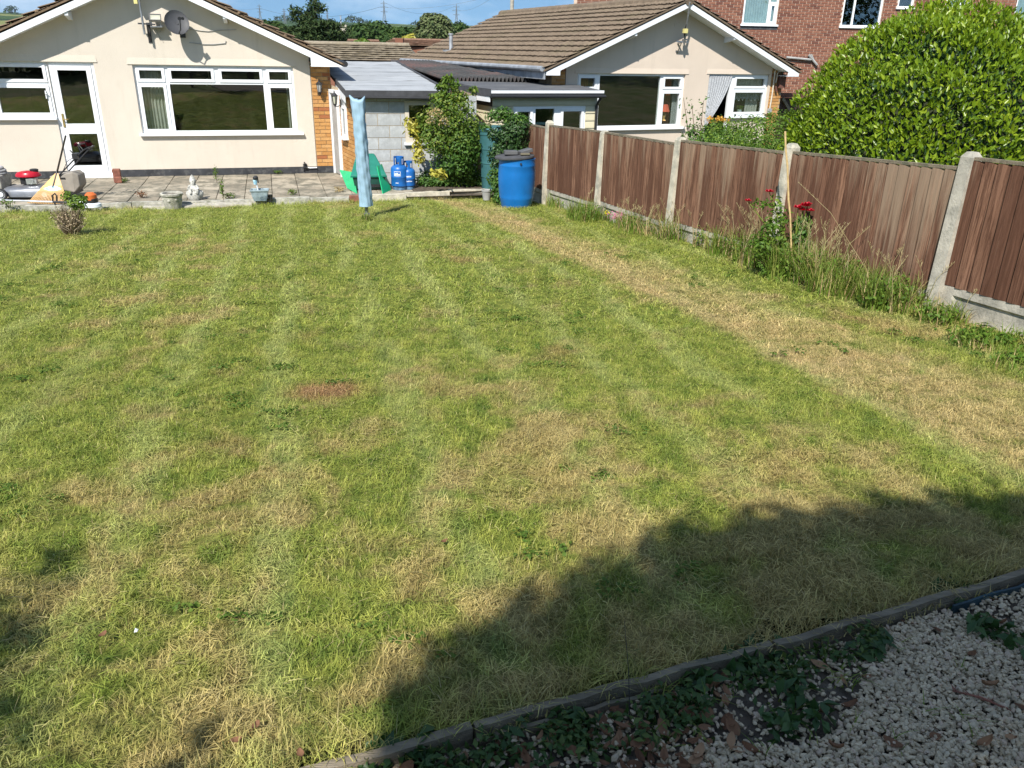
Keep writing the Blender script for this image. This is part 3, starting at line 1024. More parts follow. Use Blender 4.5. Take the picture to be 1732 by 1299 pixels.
def ground_z(x, y):
    if y > 17:
        return -0.16 if y < 60 else -0.16 - min(6.0, (y - 60) * 0.03)
    return min(lawn_z(x, y) - 0.075, 1.2)

xs = [-3000, -1500, -700, -300, -120, -60, -30, -20] + [-14 + 1.0 * i for i in range(0, 27)] + [16, 24, 40, 80, 200, 500, 1200, 3000]
ys = [-60, -30, -14] + [-8 + 1.0 * i for i in range(0, 27)] + [20, 24, 30, 40, 60, 100, 200, 320, 520]
struct(grid(xs, ys, ground_z), 'ground', M['rough_ground'], True)

GRV = -0.030                     # gravel level below the turf
# timber edge between lawn and gravel, measured where the photograph shows it
EDGE = [at_lawn(px, py) for px, py in ((-900, 1760), (150, 1402), (540, 1297), (800, 1232), (1060, 1163), (1400, 1063), (1732, 968), (2300, 805), (2900, 640))]
def edge_side(x, y):
    """> 0 on the lawn side of the timber edge"""
    for a, c in zip(EDGE, EDGE[1:]):
        if a.x <= x <= c.x:
            s = (x - a.x) / (c.x - a.x)
            return y - (a.y + (c.y - a.y) * s)
    return y - (EDGE[0].y if x < EDGE[0].x else EDGE[-1].y)

def fence_dist(x, y):
    return (x - FA.x) * FN.x + (y - FA.y) * FN.y
def patio_n(x, y):
    return (x - O1.x) * N1.x + (y - O1.y) * N1.y

# lawn sheet: a fine grid clipped to the garden
lb = MB(); idx = {}
st = 0.25
for j in range(-4, 64):
    for i in range(-52, 20):
        x, y = i * st, j * st
        cx, cy = x + st / 2, y + st / 2
        if edge_side(cx, cy) < 0.0 or fence_dist(cx, cy) < -0.3 or patio_n(cx, cy) < 2.6:
            continue
        q = []
        for dx, dy in ((0, 0), (1, 0), (1, 1), (0, 1)):
            k = (i + dx, j + dy)
            if k not in idx:
                X, Y = k[0] * st, k[1] * st
                bumpy = 0.012 * math.sin(X * 3.1 + 1.3 * math.sin(Y * 2.2)) * math.sin(Y * 2.7 + X)
                e = edge_side(X, Y)
                if e < 0:
                    Y -= e
                idx[k] = len(lb.v); lb.v.append(Vector((X, Y, lawn_z(X, Y) + bumpy)))
            q.append(idx[k])
        lb.f.append(tuple(q))
struct(lb, 'lawn', M['turf'], True)

gb = MB()
nx = 40
row0 = []; row1 = []
for i in range(nx + 1):
    x = -2.2 + 6.2 * i / nx
    ey = None
    for a, c in zip(EDGE, EDGE[1:]):
        if a.x <= x <= c.x:
            ey = a.y + (c.y - a.y) * (x - a.x) / (c.x - a.x)
    if ey is None:
        continue
    for k in range(7):
        y = ey - 0.012 - k * 0.6
        gb.v.append(Vector((x, y, lawn_z(x, y) + GRV)))
    row0.append(len(gb.v) - 7)
for a, c in zip(row0, row0[1:]):
    for k in range(6):
        gb.f.append((a + k, a + k + 1, c + k + 1, c + k))
struct(gb, 'gravel_path', M['soil'], True)

# hills: a ridge about two and a half kilometres off, at the height it has against the sky
RIDGE = [(-500, 2), (-200, 12), (0, 21), (120, 26), (300, 31), (440, 35), (560, 37), (640, 39), (700, 42), (760, 43), (850, 44), (1000, 52), (1300, 60), (1700, 64), (2300, 70)]
rz = [(math.atan2(ray(px, py).x, ray(px, py).y), ray(px, py).z) for px, py in RIDGE]
def ridge_t(az):
    for (a0, t0), (a1, t1) in zip(rz, rz[1:]):
        if a0 <= az <= a1:
            return t0 + (t1 - t0) * (az - a0) / (a1 - a0)
    return rz[0][1] if az < rz[0][0] else rz[-1][1]
hb = MB(); ring = []
dists = [500, 700, 900, 1150, 1400, 1700, 2000, 2250, 2400, 2600, 3200]
NA = 140
for i in range(NA + 1):
    az = -1.05 + 2.1 * i / NA
    for d in dists:
        top = 2400 * ridge_t(az) + CAM_H
        s = min(1.0, max(0.0, (d - 500) / 1900.0))
        prof = s * s * (3 - 2 * s) * 0.35 + s * 0.65
        z = -14 + (top + 14) * prof + 3.0 * math.sin(az * 40 + d * 0.006) * s * (1 - s) * 4
        if d > 2400:
            z = top - (d - 2400) * 0.03
        hb.v.append(Vector((d * math.sin(az), d * math.cos(az), z)))
for i in range(NA):
    for k in range(len(dists) - 1):
        a = i * len(dists) + k
        hb.f.append((a, a + len(dists), a + len(dists) + 1, a + 1))
struct(hb, 'hills', M['hill_fields'], True)

# patio: bedding sheet, separate slabs, kerb stones
pb = MB(); m_ = F1.m
def patio_poly(u0, u1, y0, y1, z):
    pb.quad(m_ @ V(u0, y0, z), m_ @ V(u1, y0, z), m_ @ V(u1, y1, z), m_ @ V(u0, y1, z))
patio_poly(-9.0, 3.2, -3.0, 0.3, -0.035)
patio = struct(pb, 'patio', M['soil'])
slab_me = {}
def slab(u0, u1, y0, y1):
    g = 0.008; w, d = round(u1 - u0 - g, 3), round(y1 - y0 - g, 3)
    if (w, d) not in slab_me:
        b = MB(); h = 0.05
        c = 0.006
        b.add([(-w/2, -d/2, -h), (w/2, -d/2, -h), (w/2, d/2, -h), (-w/2, d/2, -h),
               (-w/2, -d/2, -c), (w/2, -d/2, -c), (w/2, d/2, -c), (-w/2, d/2, -c),
               (-w/2 + c, -d/2 + c, 0), (w/2 - c, -d/2 + c, 0), (w/2 - c, d/2 - c, 0), (-w/2 + c, d/2 - c, 0)],
              [(0, 1, 5, 4), (1, 2, 6, 5), (2, 3, 7, 6), (3, 0, 4, 7), (4, 5, 9, 8), (5, 6, 10, 9), (6, 7, 11, 10), (7, 4, 8, 11), (8, 9, 10, 11)])
        slab_me[(w, d)] = b.mesh('paving_slab', M['paving'])
    p = m_ @ V((u0 + u1) / 2, (y0 + y1) / 2, random.uniform(-0.004, 0.004))
    piece('paving_slab', slab_me[(w, d)], Matrix.Translation(p) @ Matrix.Rotation(YAW1 + random.uniform(-0.006, 0.006), 4, 'Z') @ Matrix.Rotation(random.uniform(-0.006, 0.006), 4, 'X'), patio)
SW, SD = 0.456, 0.60
for r in range(5):
    y1 = -0.02 - r * SD * 0.97
    for c in range(-19, 7):
        u0 = c * SW + (0.0 if r % 2 == 0 else 0.0)
        if u0 > 0.30 and y1 > -1.75:
            continue
        if u0 > 1.55:
            continue
        slab(u0, u0 + SW, y1 - SD * 0.97, y1)

def kerb(name, label, u0, u1, y0, y1, z0, z1, mat, group=None, cat='kerb'):
    n = max(2, int((u1 - u0) / 0.15)); b = MB()
    for i in range(n):
        a, c = u0 + (u1 - u0) * i / n, u0 + (u1 - u0) * (i + 1) / n
        j0, j1 = random.uniform(-0.006, 0.006), random.uniform(-0.006, 0.006)
        if i == 0: pv = (0.0, 0.0)
        b.add([(a, y0 + pv[0], z0), (c, y0 + j0, z0), (c, y1, z0), (a, y1, z0), (a, y0 + 0.012 + pv[0], z1 + pv[1]), (c, y0 + 0.012 + j0, z1 + j1), (c, y1, z1 + j1), (a, y1, z1 + pv[1])],
              [(0, 1, 5, 4), (4, 5, 6, 7), (2, 3, 7, 6)] + ([(0, 4, 7, 3)] if i == 0 else []) + ([(1, 2, 6, 5)] if i == n - 1 else []))
        pv = (j0, j1)
    b.v = [m_ @ v for v in b.v]
    o = b.build(name, mat, None)
    return tag(o, label, cat, group)
KG = 'kerb stones along the front of the patio'
KL = ['grey kerb stone at the far left end of the row, outside the mossy planter', 'grey kerb stone in front of the mossy stone planter', 'grey kerb stone in front of the lawn mower wheels', 'grey kerb stone under the trimmer shaft', 'grey kerb stone behind the dried shrub and the trimmer motor', 'grey kerb stone left of the round concrete planter', 'grey kerb stone at the round planter and the garden statue', 'grey kerb stone below the tall straggly weed', 'grey kerb stone under the glazed pot', 'grey kerb stone right of the glazed pot, up to the red brick']
kx = [-6.6, -5.9, -5.2, -4.5, -3.8, -3.1, -2.4, -1.7, -1.0, -0.3, 0.36]
for i, (a, c) in enumerate(zip(kx, kx[1:])):
    kerb('kerb_stone', KL[i], a + 0.006, c - 0.006, -3.08, -2.96, -0.16, 0.004 + 0.008 * (i % 3), M['stone'], KG)
kerb('kerb_stone', 'low outer concrete step stone in the grass below the white garden statue', -2.9, -1.25, -3.34, -3.10, -0.16, -0.015, M['concrete'])
kerb('kerb_stone', 'pale flat stone lying in front of the lawn mower and behind the dried shrub', -4.6, -3.75, -3.22, -3.10, -0.14, 0.03, M['stone'])
kerb('edging_brick', 'single red brick set in the kerb left of the covered dryer foot', 0.37, 0.60, -3.08, -2.95, -0.12, 0.022, M['terracotta'], None, 'brick')
BG = 'pale kerb stones along the flower bed'
bx = [(0.61, 1.35, -3.06), (1.36, 2.15, -2.95), (2.17, 2.95, -2.80)]
for a, c, y in bx:
    lab = {0.61: 'pale kerb stone beside the red brick and the green box', 1.36: 'middle pale kerb stone in front of the blue gas bottles', 2.17: 'pale kerb stone in front of the flower bed nearest the blue barrel'}[a]
    kerb('kerb_stone', lab, a, c, y, y + 0.13, -0.16, 0.03, M['concrete_pale'], BG)
bd = MB(); bd.quad(m_ @ V(1.55, -2.9, 0.006), m_ @ V(3.6, -2.75, 0.006), m_ @ V(3.6, -1.2, 0.03), m_ @ V(1.55, -1.2, 0.03))
struct(bd, 'flower_bed', M['soil'])

# timber edge of the lawn
le = thing('lawn_edging', 'weathered grey timber edging board between the lawn and the white gravel', 'edging', tuple(EDGE[4]))
def edging_board(px0, px1, w, z_off, h, off, mat, label=None):
    b = MB(); pts = []
    n = 14
    for i in range(n + 1):
        s = i / n
        px = px0[0] + (px1[0] - px0[0]) * s; py = px0[1] + (px1[1] - px0[1]) * s
        p = at_lawn(px, py); p.z = lawn_z(p.x, p.y) + z_off + random.uniform(-0.003, 0.003)
        pts.append(p)
    d = (pts[-1] - pts[0]).normalized(); sd = Vector((d.y, -d.x, 0)).normalized()
    for i, p in enumerate(pts):
        p = p + sd * (off + 0.004 * math.sin(i * 1.7))
        b.v.extend([p, p + sd * w, p + sd * w - V(0, 0, h), p - V(0, 0, h)])
    for i in range(n):
        a = 4 * i
        for k in range(4):
            b.f.append((a + k, a + (k + 1) % 4, a + 4 + (k + 1) % 4, a + 4 + k))
    b.f.append((0, 1, 2, 3)); b.f.append((4 * n, 4 * n + 1, 4 * n + 2, 4 * n + 3))
    o = b.build('board', mat, le, world=True)
    if label:
        o['label'] = label
edging_board((-300, 1540), (795, 1233), 0.026, 0.024, 0.10, 0.0, M['old_timber'])
edging_board((800, 1231), (1300, 1094), 0.022, 0.022, 0.10, 0.0, M['old_timber'])
edging_board((1305, 1092), (1900, 922), 0.024, 0.020, 0.10, 0.0, M['old_timber'])
edging_board((800, 1235), (1110, 1152), 0.012, 0.000, 0.075, 0.024, M['old_timber'])
edging_board((1600, 1015), (1900, 928), 0.008, 0.002, 0.06, 0.025, M['blue_board'], 'faded blue painted board fixed below the timber edge')

# ------------------------------------------------------------------ bungalows
def gable_top(ua, zapex, slope):
    def f(x):
        return zapex - slope * abs(x - ua)
    f.br = [ua]
    return f

def verge(root, ua, ul, ur, zb, slope, y0, depth_y, tiles_mat, h_f=0.115, h_box=0.15, wl=None, wr=None):
    """bargeboards with boxed ends, under-cloak, purlin ends; zb(x) = lower edge of the bargeboard"""
    f = lambda x: zb - slope * abs(x - ua)
    for side, ue, wall in ((-1, ul, wl), (1, ur, wr)):
        b = MB()
        xin = wall
        pts = [(ua, y0, f(ua)), (xin, y0, f(xin)), (xin, y0, f(xin) - h_box - 0.06), (ue, y0, f(xin) - h_box - 0.06), (ue, y0, f(ue) + h_f), (ua, y0, f(ua) + h_f)]
        b.prism(pts, (0, 0.022, 0))
        b.build('bargeboard', M['white_paint'], root)
        s = MB()      # soffit of the verge and the boxed eave
        s.quad((ua, y0 + 0.022, f(ua) + 0.01), (xin, y0 + 0.022, f(xin) + 0.01), (xin, 0.0, f(xin) + 0.01), (ua, 0.0, f(ua) + 0.01))
        zz = f(xin) - h_box - 0.045
        s.box(min(xin, ue), max(xin, ue), y0 + 0.024, depth_y, zz - 0.012, zz)
        s.build('soffit', M['white_paint'], root)
    return f

def purlin_end(root, x, z, y0):
    b = MB()
    b.prism([(x, y0 + 0.02, z), (x, 0.0, z), (x, 0.0, z - 0.13), (x, -0.05, z - 0.13), (x, y0 + 0.02, z - 0.06)], (0.06, 0, 0))
    b.build('purlin_end', M['white_paint'], root)

# ---- the cream bungalow on the left
H1 = thing('bungalow', 'cream rendered bungalow with a wide white window and a satellite dish on its gable', 'bungalow', tuple(O1), YAW1)
UA1, S1 = -2.786, 0.445
top1 = gable_top(UA1, 3.56, S1)
OPW = (-3.20, -0.318, 0.775, 2.022)
OPD = (-4.618, -3.848, 0.03, 2.05)
OPK = (-5.60, -4.618, 1.075, 2.05)
wall_with_openings(-5.72, 0.0, top1, [OPW, OPD, OPK], 0.13, 0.0, 0.11).build('wall', M['render_cream'], H1)
b = MB()
b.box(-5.72, -4.618, -0.006, 0.1, 0.0, 0.13); b.box(-3.848, 0.0, -0.006, 0.1, 0.0, 0.126); b.box(0.002, 0.39, 0.004, 0.1, 0.0, 0.128)
b.build('plinth', M['plinth_black'], H1)
b = MB()      # bell-mouth over the openings
for a, c, z in ((-5.72, -3.80, 2.05), (-3.26, -0.26, 2.024)):
    b.add([(a, 0.001, z + 0.13), (c, 0.001, z + 0.13), (c + 0.02, -0.014, z + 0.002), (a - 0.02, -0.014, z + 0.002), (a - 0.02, 0.01, z + 0.002), (c + 0.02, 0.01, z + 0.002)],
          [(0, 1, 2, 3), (3, 2, 5, 4), (0, 3, 4), (1, 5, 2)])
b.build('drip_moulding', M['render_cream'], H1)
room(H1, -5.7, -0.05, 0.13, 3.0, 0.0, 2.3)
b = MB(); b.quad((0.0, 0.016, 0.0), (0.39, 0.016, 0.0), (0.39, 0.016, 2.1), (0.0, 0.016, 2.12))
b.quad((-6.1, 0.016, 0.0), (-5.72, 0.016, 0.0), (-5.72, 0.016, 2.25), (-6.1, 0.016, 2.1))
b.quad((-6.1, 0.016, 0), (-6.1, 9, 0), (-6.1, 9, 2.1), (-6.1, 0.016, 2.1))
b.quad((0.39, 0.016, 0), (0.39, 9, 0), (0.39, 9, 2.1), (0.39, 0.016, 2.1))
b.build('mortar_bed', M['mortar_warm'], H1)
masonry(H1, (0, 0.016, 0), (1, 0, 0), 0.012, 0.385, 0.132, 2.06, 0.215, 0.0715, 0.010, M['brick_orange'], proud=0.012, depth=0.05)
masonry(H1, (0, 0.016, 0), (1, 0, 0), -6.09, -5.725, 0.0, 2.1, 0.215, 0.0715, 0.010, M['brick_orange'], proud=0.012, depth=0.05)
zb1 = verge(H1, UA1, -6.17, 0.605, 3.445, S1, -0.35, 9.0, None, 0.115, 0.10, -5.60, 0.018)
for px, py in ((112, 22), (378, 33)):
    p = F1.on(px, py, -0.15)
    purlin_end(H1, p.x, zb1(p.x) + 0.02, -0.35)
# roof slopes
cs, sn = 1 / math.hypot(1, S1), S1 / math.hypot(1, S1)
ZR1 = 3.445 + 0.115 + 0.03
for side, ue in ((-1, -6.2), (1, 0.64)):
    L = abs(ue - UA1) / cs
    sd = V(side * cs, 0, -sn); nr = V(side * sn, 0, cs); rd = V(0, 1, 0)
    o = V(UA1, -0.37, ZR1)
    b = MB()
    b.prism([o, o + sd * L, o + sd * L + nr * 0.03, o + nr * 0.03], (0, 9.4, 0))
    rf = b.build('roof', M['tile_moss'], H1)
    me = tile_profile_mesh(M['tile_moss'], 0.30, 0.345)
    if side > 0:
        rdd, oo = rd, o + nr * 0.03
    else:
        rdd, oo = rd, o + nr * 0.03
    roof_tiles(rf, oo, rdd, sd, nr, 31, 12, 0.30, 0.30, me, limit=48)
    g = MB()
    for k in range(24):
        if random.random() < 0.75:
            s = 0.1 + k * (L - 0.2) / 24 + random.uniform(-0.05, 0.05)
            q = o + sd * s + nr * 0.05 + V(0, random.uniform(0.0, 0.12), 0)
            r_ = random.uniform(0.02, 0.05)
            g.lathe([(0.004, r_ * 0.7), (r_ * 0.7, r_ * 0.4), (r_, 0), (r_, -0.02)], q, 7)
    g.build('moss', M['tile_moss'], rf, kind='stuff')
b = MB(); b.tube([(0.66, -0.37, 2.09), (0.66, 8.5, 2.09)], 0.055, 10); b.build('gutter', M['black_plastic'], H1)
b = MB(); b.lathe([(0.115, -0.15), (0.12, 0.0), (0.10, 0.03)], (0, 0, 0), 10, Matrix.Rotation(R(90), 3, 'X')); b.v = [v + V(UA1, -0.2, ZR1 + 0.06) for v in b.v]; b.build('ridge_end', M['tile_moss'], H1)

# big window
w = window(H1, *OPW[:2], OPW[2], OPW[3], [
    (-3.155, -2.665, 0.82 + 0.0, 1.685, True), (-3.155, -2.665, 1.725, 1.977, True),
    (-2.59, -0.905, 0.84, 1.685, False),
    (-2.60, -1.785, 1.725, 1.977, True), (-1.70, -0.90, 1.725, 1.977, True),
    (-0.825, -0.363, 0.82, 1.685, True), (-0.825, -0.363, 1.725, 1.977, True)])
mullions(w, [(-2.665, -2.60, 0.82, 1.977), (-0.90, -0.825, 0.82, 1.977), (-2.60, -0.90, 1.685, 1.725), (-3.155, -2.665, 1.685, 1.725), (-0.825, -0.363, 1.685, 1.725), (-1.785, -1.70, 1.725, 1.977), (-2.60, -0.90, 0.82, 0.84)])
sill(w, -3.245, -0.21, 0.80)
# kitchen window and door
w = window(H1, OPK[0], OPK[1], OPK[2], OPK[3], [(-5.56, -4.665, 1.70, 2.005, True), (-5.56, -4.665, 1.12, 1.655, True)])
mullions(w, [(-5.56, -4.665, 1.655, 1.70)])
sill(w, -5.62, -4.615, 1.10)
b = MB(); b.box(-4.735, -4.72, 0.0, 0.02, 1.42, 1.56); b.box(-4.735, -4.705, -0.015, 0.0, 1.50, 1.52); b.build('catch', M['white_upvc'], w)
d = MB(); bars(d, OPD[0], OPD[1], OPD[2], OPD[3], 0.055, 0.03, 0.10)
door = d.build('door', M['white_upvc'], H1)
d = MB(); x0, x1 = OPD[0] + 0.06, OPD[1] - 0.06
d.box(x0, x0 + 0.085, 0.015, 0.075, 0.09, 1.99); d.box(x1 - 0.085, x1, 0.015, 0.075, 0.09, 1.99)
for z0, z1 in ((0.09, 0.22), (0.80, 0.98), (1.91, 1.99)):
    d.box(x0 + 0.085, x1 - 0.085, 0.015, 0.075, z0, z1)
d.box(x0 + 0.12, x1 - 0.12, 0.009, 0.02, 0.835, 0.95)
d.build('leaf', M['white_upvc'], door)
for z0, z1 in ((0.22, 0.80), (0.98, 1.91)):
    g = MB(); g.box(x0 + 0.085, x1 - 0.085, 0.04, 0.05, z0, z1); g.build('pane', M['glass'], door)
b = MB(); b.box(x0 + 0.022, x0 + 0.055, 0.002, 0.018, 0.92, 1.16); b.tube([(x0 + 0.038, -0.03, 1.06), (x0 + 0.13, -0.03, 1.06)], 0.008, 6); b.tube([(x0 + 0.038, 0.01, 1.06), (x0 + 0.038, -0.03, 1.06)], 0.008, 6)
b.build('handle', M['brass'], door)
b = MB(); b.box(OPD[0] - 0.02, OPD[1] + 0.04, -0.07, 0.1, 0.0, 0.06); b.box(OPD[0] - 0.02, OPD[1] + 0.04, -0.05, 0.1, 0.06, 0.085)
b.build('doorstep', M['white_upvc'], H1)
# curtains of the big window
def hang(x0, x1, z0, z1, y=0.22):
    return lambda s, q: (x0 + (x1 - x0) * s, y, z1 + (z0 - z1) * q)
curtain('curtain', 'grey white pleated curtain inside the left end of the wide window', F1, hang(-3.14, -2.72, 0.80, 1.99), 0, 0, M['curtain_grey'], 7)
curtain('curtain', 'narrow pale curtain inside the right end of the wide window', F1, hang(-0.47, -0.36, 0.80, 1.99), 0, 0, M['curtain_grey'], 3)
ls = MB(); ls.tube([(-1.94, 0.9, 2.25), (-1.94, 0.9, 1.78)], 0.006, 5); ls.lathe([(0.03, 0.16), (0.06, 0.12), (0.075, 0.0), (0.07, 0.0)], (-1.94, 0.9, 1.62), 12)
o = ls.build('pendant_lamp', M['curtain_grey']); o.matrix_world = F1.m.copy(); tag(o, 'white pendant lamp hanging behind the wide window', 'lamp')

# ---- fittings on its gable
p = F1.on(299, 38, -0.28)
t = thing('satellite_dish', 'dark grey oval satellite dish on an arm under the left gable', 'satellite dish', tuple(F1.m @ p), YAW1)
ax = Matrix.Rotation(R(14), 3, 'Z') @ Matrix.Rotation(R(66), 3, 'X')
b = MB(); prof = [(0.002, -0.045), (0.08, -0.041), (0.15, -0.027), (0.205, -0.004), (0.212, 0.006), (0.205, 0.0), (0.15, -0.033), (0.002, -0.05)]
b.lathe(prof, (0, 0, 0), 32, Matrix.Diagonal((1.0, 1.0, 1.0)))
b.v = [ax @ V(v.x * 1.0, v.y * 1.06, v.z) for v in b.v]
b.build('reflector', M['dish_grey'], t, smooth=True)
b = MB(); b.tube([ax @ V(0, -0.20, 0.0), ax @ V(0.02, -0.19, 0.13), ax @ V(0.02, -0.06, 0.24)], 0.010, 8); b.build('feed_arm', M['black_plastic'], t)
b = MB(); b.tube([ax @ V(0.02, -0.05, 0.26), ax @ V(0.02, -0.02, 0.20)], 0.030, 10); b.tube([ax @ V(0.07, -0.05, 0.26), ax @ V(0.07, -0.02, 0.21)], 0.025, 10); b.build('receiver', M['black_plastic'], t, smooth=True)
b = MB(); b.tube([(0, 0.03, -0.02), (0.03, 0.16, -0.04), (0.05, 0.26, -0.14)], 0.017, 8); b.box(0.0, 0.10, 0.262, 0.277, -0.25, -0.05); b.build('wall_bracket', M['dark_metal'], t)
p = F1.on(243, 42, -0.12)
t = thing('aerial_pole', 'grey aerial pole clamped to the left gable above the wide window', 'aerial pole', tuple(F1.m @ V(p.x, 0, p.z)), YAW1)
b = MB(); b.tube([(0.0, -0.17, -0.16), (-0.02, -0.17, 0.85)], 0.019, 10); b.build('pole', M['grey_metal'], t, smooth=True)
b = MB(); b.beam((-0.09, -0.15, 0.02), (0.20, -0.15, 0.01), 0.03, 0.025); b.beam((0.06, -0.15, 0.0), (0.06, -0.01, -0.28), 0.028, 0.012); b.box(0.03, 0.09, -0.012, 0.0, -0.30, 0.04); b.beam((0.06, -0.15, 0.012), (0.06, 0, 0.012), 0.025, 0.025); b.build('bracket', M['dark_metal'], t)
b = MB(); b.box(-0.10, -0.04, -0.20, -0.16, 0.34, 0.46); b.build('junction_box', M['yellow_box'], t)
p = F1.on(263, 31, -0.12)
t = thing('floodlight', 'small floodlight with dark frame between the pole and the dish', 'floodlight', tuple(F1.m @ V(p.x, -0.12, p.z)), YAW1)
rx = Matrix.Rotation(R(-25), 3, 'X')
b = MB(); bars(b, -0.10, 0.10, -0.06, 0.06, 0.015, -0.05, -0.03); b.v = [rx @ v for v in b.v]; b.build('rim', M['black_plastic'], t)
b = MB(); b.box(-0.085, 0.085, -0.042, -0.036, -0.045, 0.045); b.v = [rx @ v for v in b.v]; b.build('lens', M['lamp_lens'], t)
b = MB(); b.add([rx @ V(x, y, z) for x, y, z in ((-0.10, -0.03, -0.06), (0.10, -0.03, -0.06), (0.10, -0.03, 0.06), (-0.10, -0.03, 0.06), (-0.06, 0.07, -0.04), (0.06, 0.07, -0.04), (0.06, 0.07, 0.05), (-0.06, 0.07, 0.05))], [(0, 1, 5, 4), (1, 2, 6, 5), (2, 3, 7, 6), (3, 0, 4, 7), (4, 5, 6, 7)]); b.build('housing', M['white_paint'], t)
b = MB(); b.tube([(-0.07, -0.02, -0.02), (-0.08, -0.01, -0.13)], 0.008, 6); b.tube([(0.07, -0.02, -0.02), (0.08, -0.01, -0.13)], 0.008, 6); b.box(-0.10, 0.10, -0.05, 0.119, -0.15, -0.13); b.build('bracket', M['grey_metal'], t)
b = MB()
pts = [F1.on(x, y, -0.012) for x, y in ((316, 48), (340, 52), (352, 53), (372, 51), (400, 50))]
b.tube(pts, 0.006, 6)
pts = [F1.on(x, y, -0.012) for x, y in ((320, 72), (345, 75), (362, 75), (381, 73), (382, 69))]
b.tube(pts, 0.007, 6)
pts = [F1.on(x, y, -0.012) for x, y in ((263, 46), (266, 55), (271, 54), (273, 49))]
b.tube(pts, 0.004, 6)
pts = [F1.on(x, y, -0.012) for x, y in ((266, 55), (271, 64), (276, 71))]
b.tube(pts, 0.004, 6)
o = b.build('wall_cable', M['hose_grey']); o.matrix_world = F1.m.copy(); tag(o, 'thin grey cables clipped to the cream gable below the dish', 'cable')
def lantern(name, label, fr, p, yaw, arm=True, mat=None):
    t = thing(name, label, 'wall lamp', tuple(fr.m @ p), yaw)
    mt = M['black_plastic']
    b = MB(); b.lathe([(0.008, 0.135), (0.012, 0.10), (0.06, 0.055), (0.072, 0.045), (0.058, 0.04)], (0, 0, 0), 6); b.build('hood', mt, t)
    b = MB(); b.lathe([(0.052, 0.04), (0.033, -0.105)], (0, 0, 0), 6); b.build('glazing', M['lamp_lens' if arm else 'hose_grey'], t)
    b = MB()
    for k in range(6):
        a = k * math.pi / 3
        b.beam((0.055 * math.cos(a), 0.055 * math.sin(a), 0.042), (0.035 * math.cos(a), 0.035 * math.sin(a), -0.105), 0.008, 0.008)
    b.lathe([(0.037, -0.10), (0.037, -0.115), (0.012, -0.14), (0.006, -0.165)], (0, 0, 0), 6); b.build('cage', mt, t)
    b = MB(); b.tube([(0, 0.11, -0.10), (0, 0.06, -0.15), (0, 0, -0.14)], 0.009, 6); b.box(-0.03, 0.03, 0.10, 0.115, -0.16, -0.02); b.build('arm', mt, t)
    return t
lantern('wall_lantern', 'black six-sided lantern on the orange brick pier beside the cream wall', F1, F1.on(540, 146, -0.11), YAW1, False)
t = thing('outside_tap', 'black outside tap with a white pipe low on the cream wall', 'tap', tuple(F1.w(-0.2, 0, 0.14)), YAW1)
b = MB(); b.box(-0.07, 0.0, -0.06, -0.002, -0.03, 0.05); b.tube([(-0.03, -0.05, 0.03), (-0.03, -0.10, 0.06), (-0.05, -0.10, 0.09)], 0.014, 6); b.tube([(-0.07, -0.05, 0.0), (-0.09, -0.06, -0.05)], 0.012, 6); b.build('body', M['black_plastic'], t)
b = MB(); b.tube([(0.0, -0.03, -0.02), (0.06, -0.03, -0.035), (0.2, -0.03, -0.03)], 0.012, 8); b.build('pipe', M['white_upvc'], t)

# ---- block-built outhouse with the grey felt roof, between the bungalows
G = thing('outhouse', 'low grey block outhouse with a sloping grey felt roof beside the cream bungalow', 'outhouse', tuple(O1), YAW1)
GY = -1.70                                   # its front wall stands this far in front of the bungalow's wall
A0, A1 = V(0.385, 0.02, 0), V(0.655, GY, 0)  # side wall, from the brick pier to the corner
GX1 = 2.95
ZG = 1.60
WG = (1.58, 2.15, 0.76, 1.50)
b = wall_with_openings(A1.x, GX1, lambda x: ZG, [WG], 0.0, GY, 0.12)
b.quad((GX1, GY, 0), (GX1, 4.5, 0), (GX1, 4.5, 1.75), (GX1, GY, ZG))
b.build('wall', M['mortar_warm'], G)
masonry(G, (0, GY, 0), (1, 0, 0), A1.x + 0.20, GX1, 0.0, ZG, 0.43, 0.2125, 0.011, M['block'], name='block', openings=[WG], proud=0.006, depth=0.05)
qn = []
for k in range(22):
    z = k * 0.0715
    if z > ZG - 0.08: break
    ln = 0.20 if (k // 3) % 2 == 0 else 0.095
    if (k // 3) % 2 == 0:
        piece('brick', brick_mesh(0.19, 0.06, 0.062, M['brick_orange']), basis(V(1, 0, 0), V(0, 1, 0), V(0, 0, 1), V(A1.x + 0.10, GY + 0.018, z + 0.036)), G)
    else:
        piece('block', brick_mesh(0.19, 0.05, 0.070, M['block']), basis(V(1, 0, 0), V(0, 1, 0), V(0, 0, 1), V(A1.x + 0.10, GY + 0.02, z + 0.036)), G)
# side wall with its door and window
sd_ = (A1 - A0); SL = sd_.length; sd_.normalize(); sn_ = V(0, 0, 1).cross(sd_).normalized()   # sn_ points into the outhouse side
SO = A0
b = MB(); b.quad(SO, SO + sd_ * SL, SO + sd_ * SL + V(0, 0, ZG + 0.02), SO + V(0, 0, ZG + 0.1)); b.build('side_wall', M['mortar_warm'], G)
out = -sn_ if (-sn_).x < 0 else sn_
def side(s, o_, z):
    return SO + sd_ * s + out * o_ + V(0, 0, z)
def side_box(b, s0, s1, o0, o1, z0, z1):
    return b.prism([side(s0, o0, z0), side(s1, o0, z0), side(s1, o1, z0), side(s0, o1, z0)], (0, 0, z1 - z0))
DS0, DS1 = 0.03, 0.66
WS0, WS1 = 0.90, 1.24
masonry(G, SO + out * 0.002, sd_, 0.68, SL - 0.002, 0.0, ZG, 0.215, 0.0715, 0.010, M['brick_orange'], openings=[(WS0, WS1, 0.80, 1.55)], proud=0.012 if out.dot(V(0,0,1).cross(sd_)) < 0 else -0.05, depth=0.05)
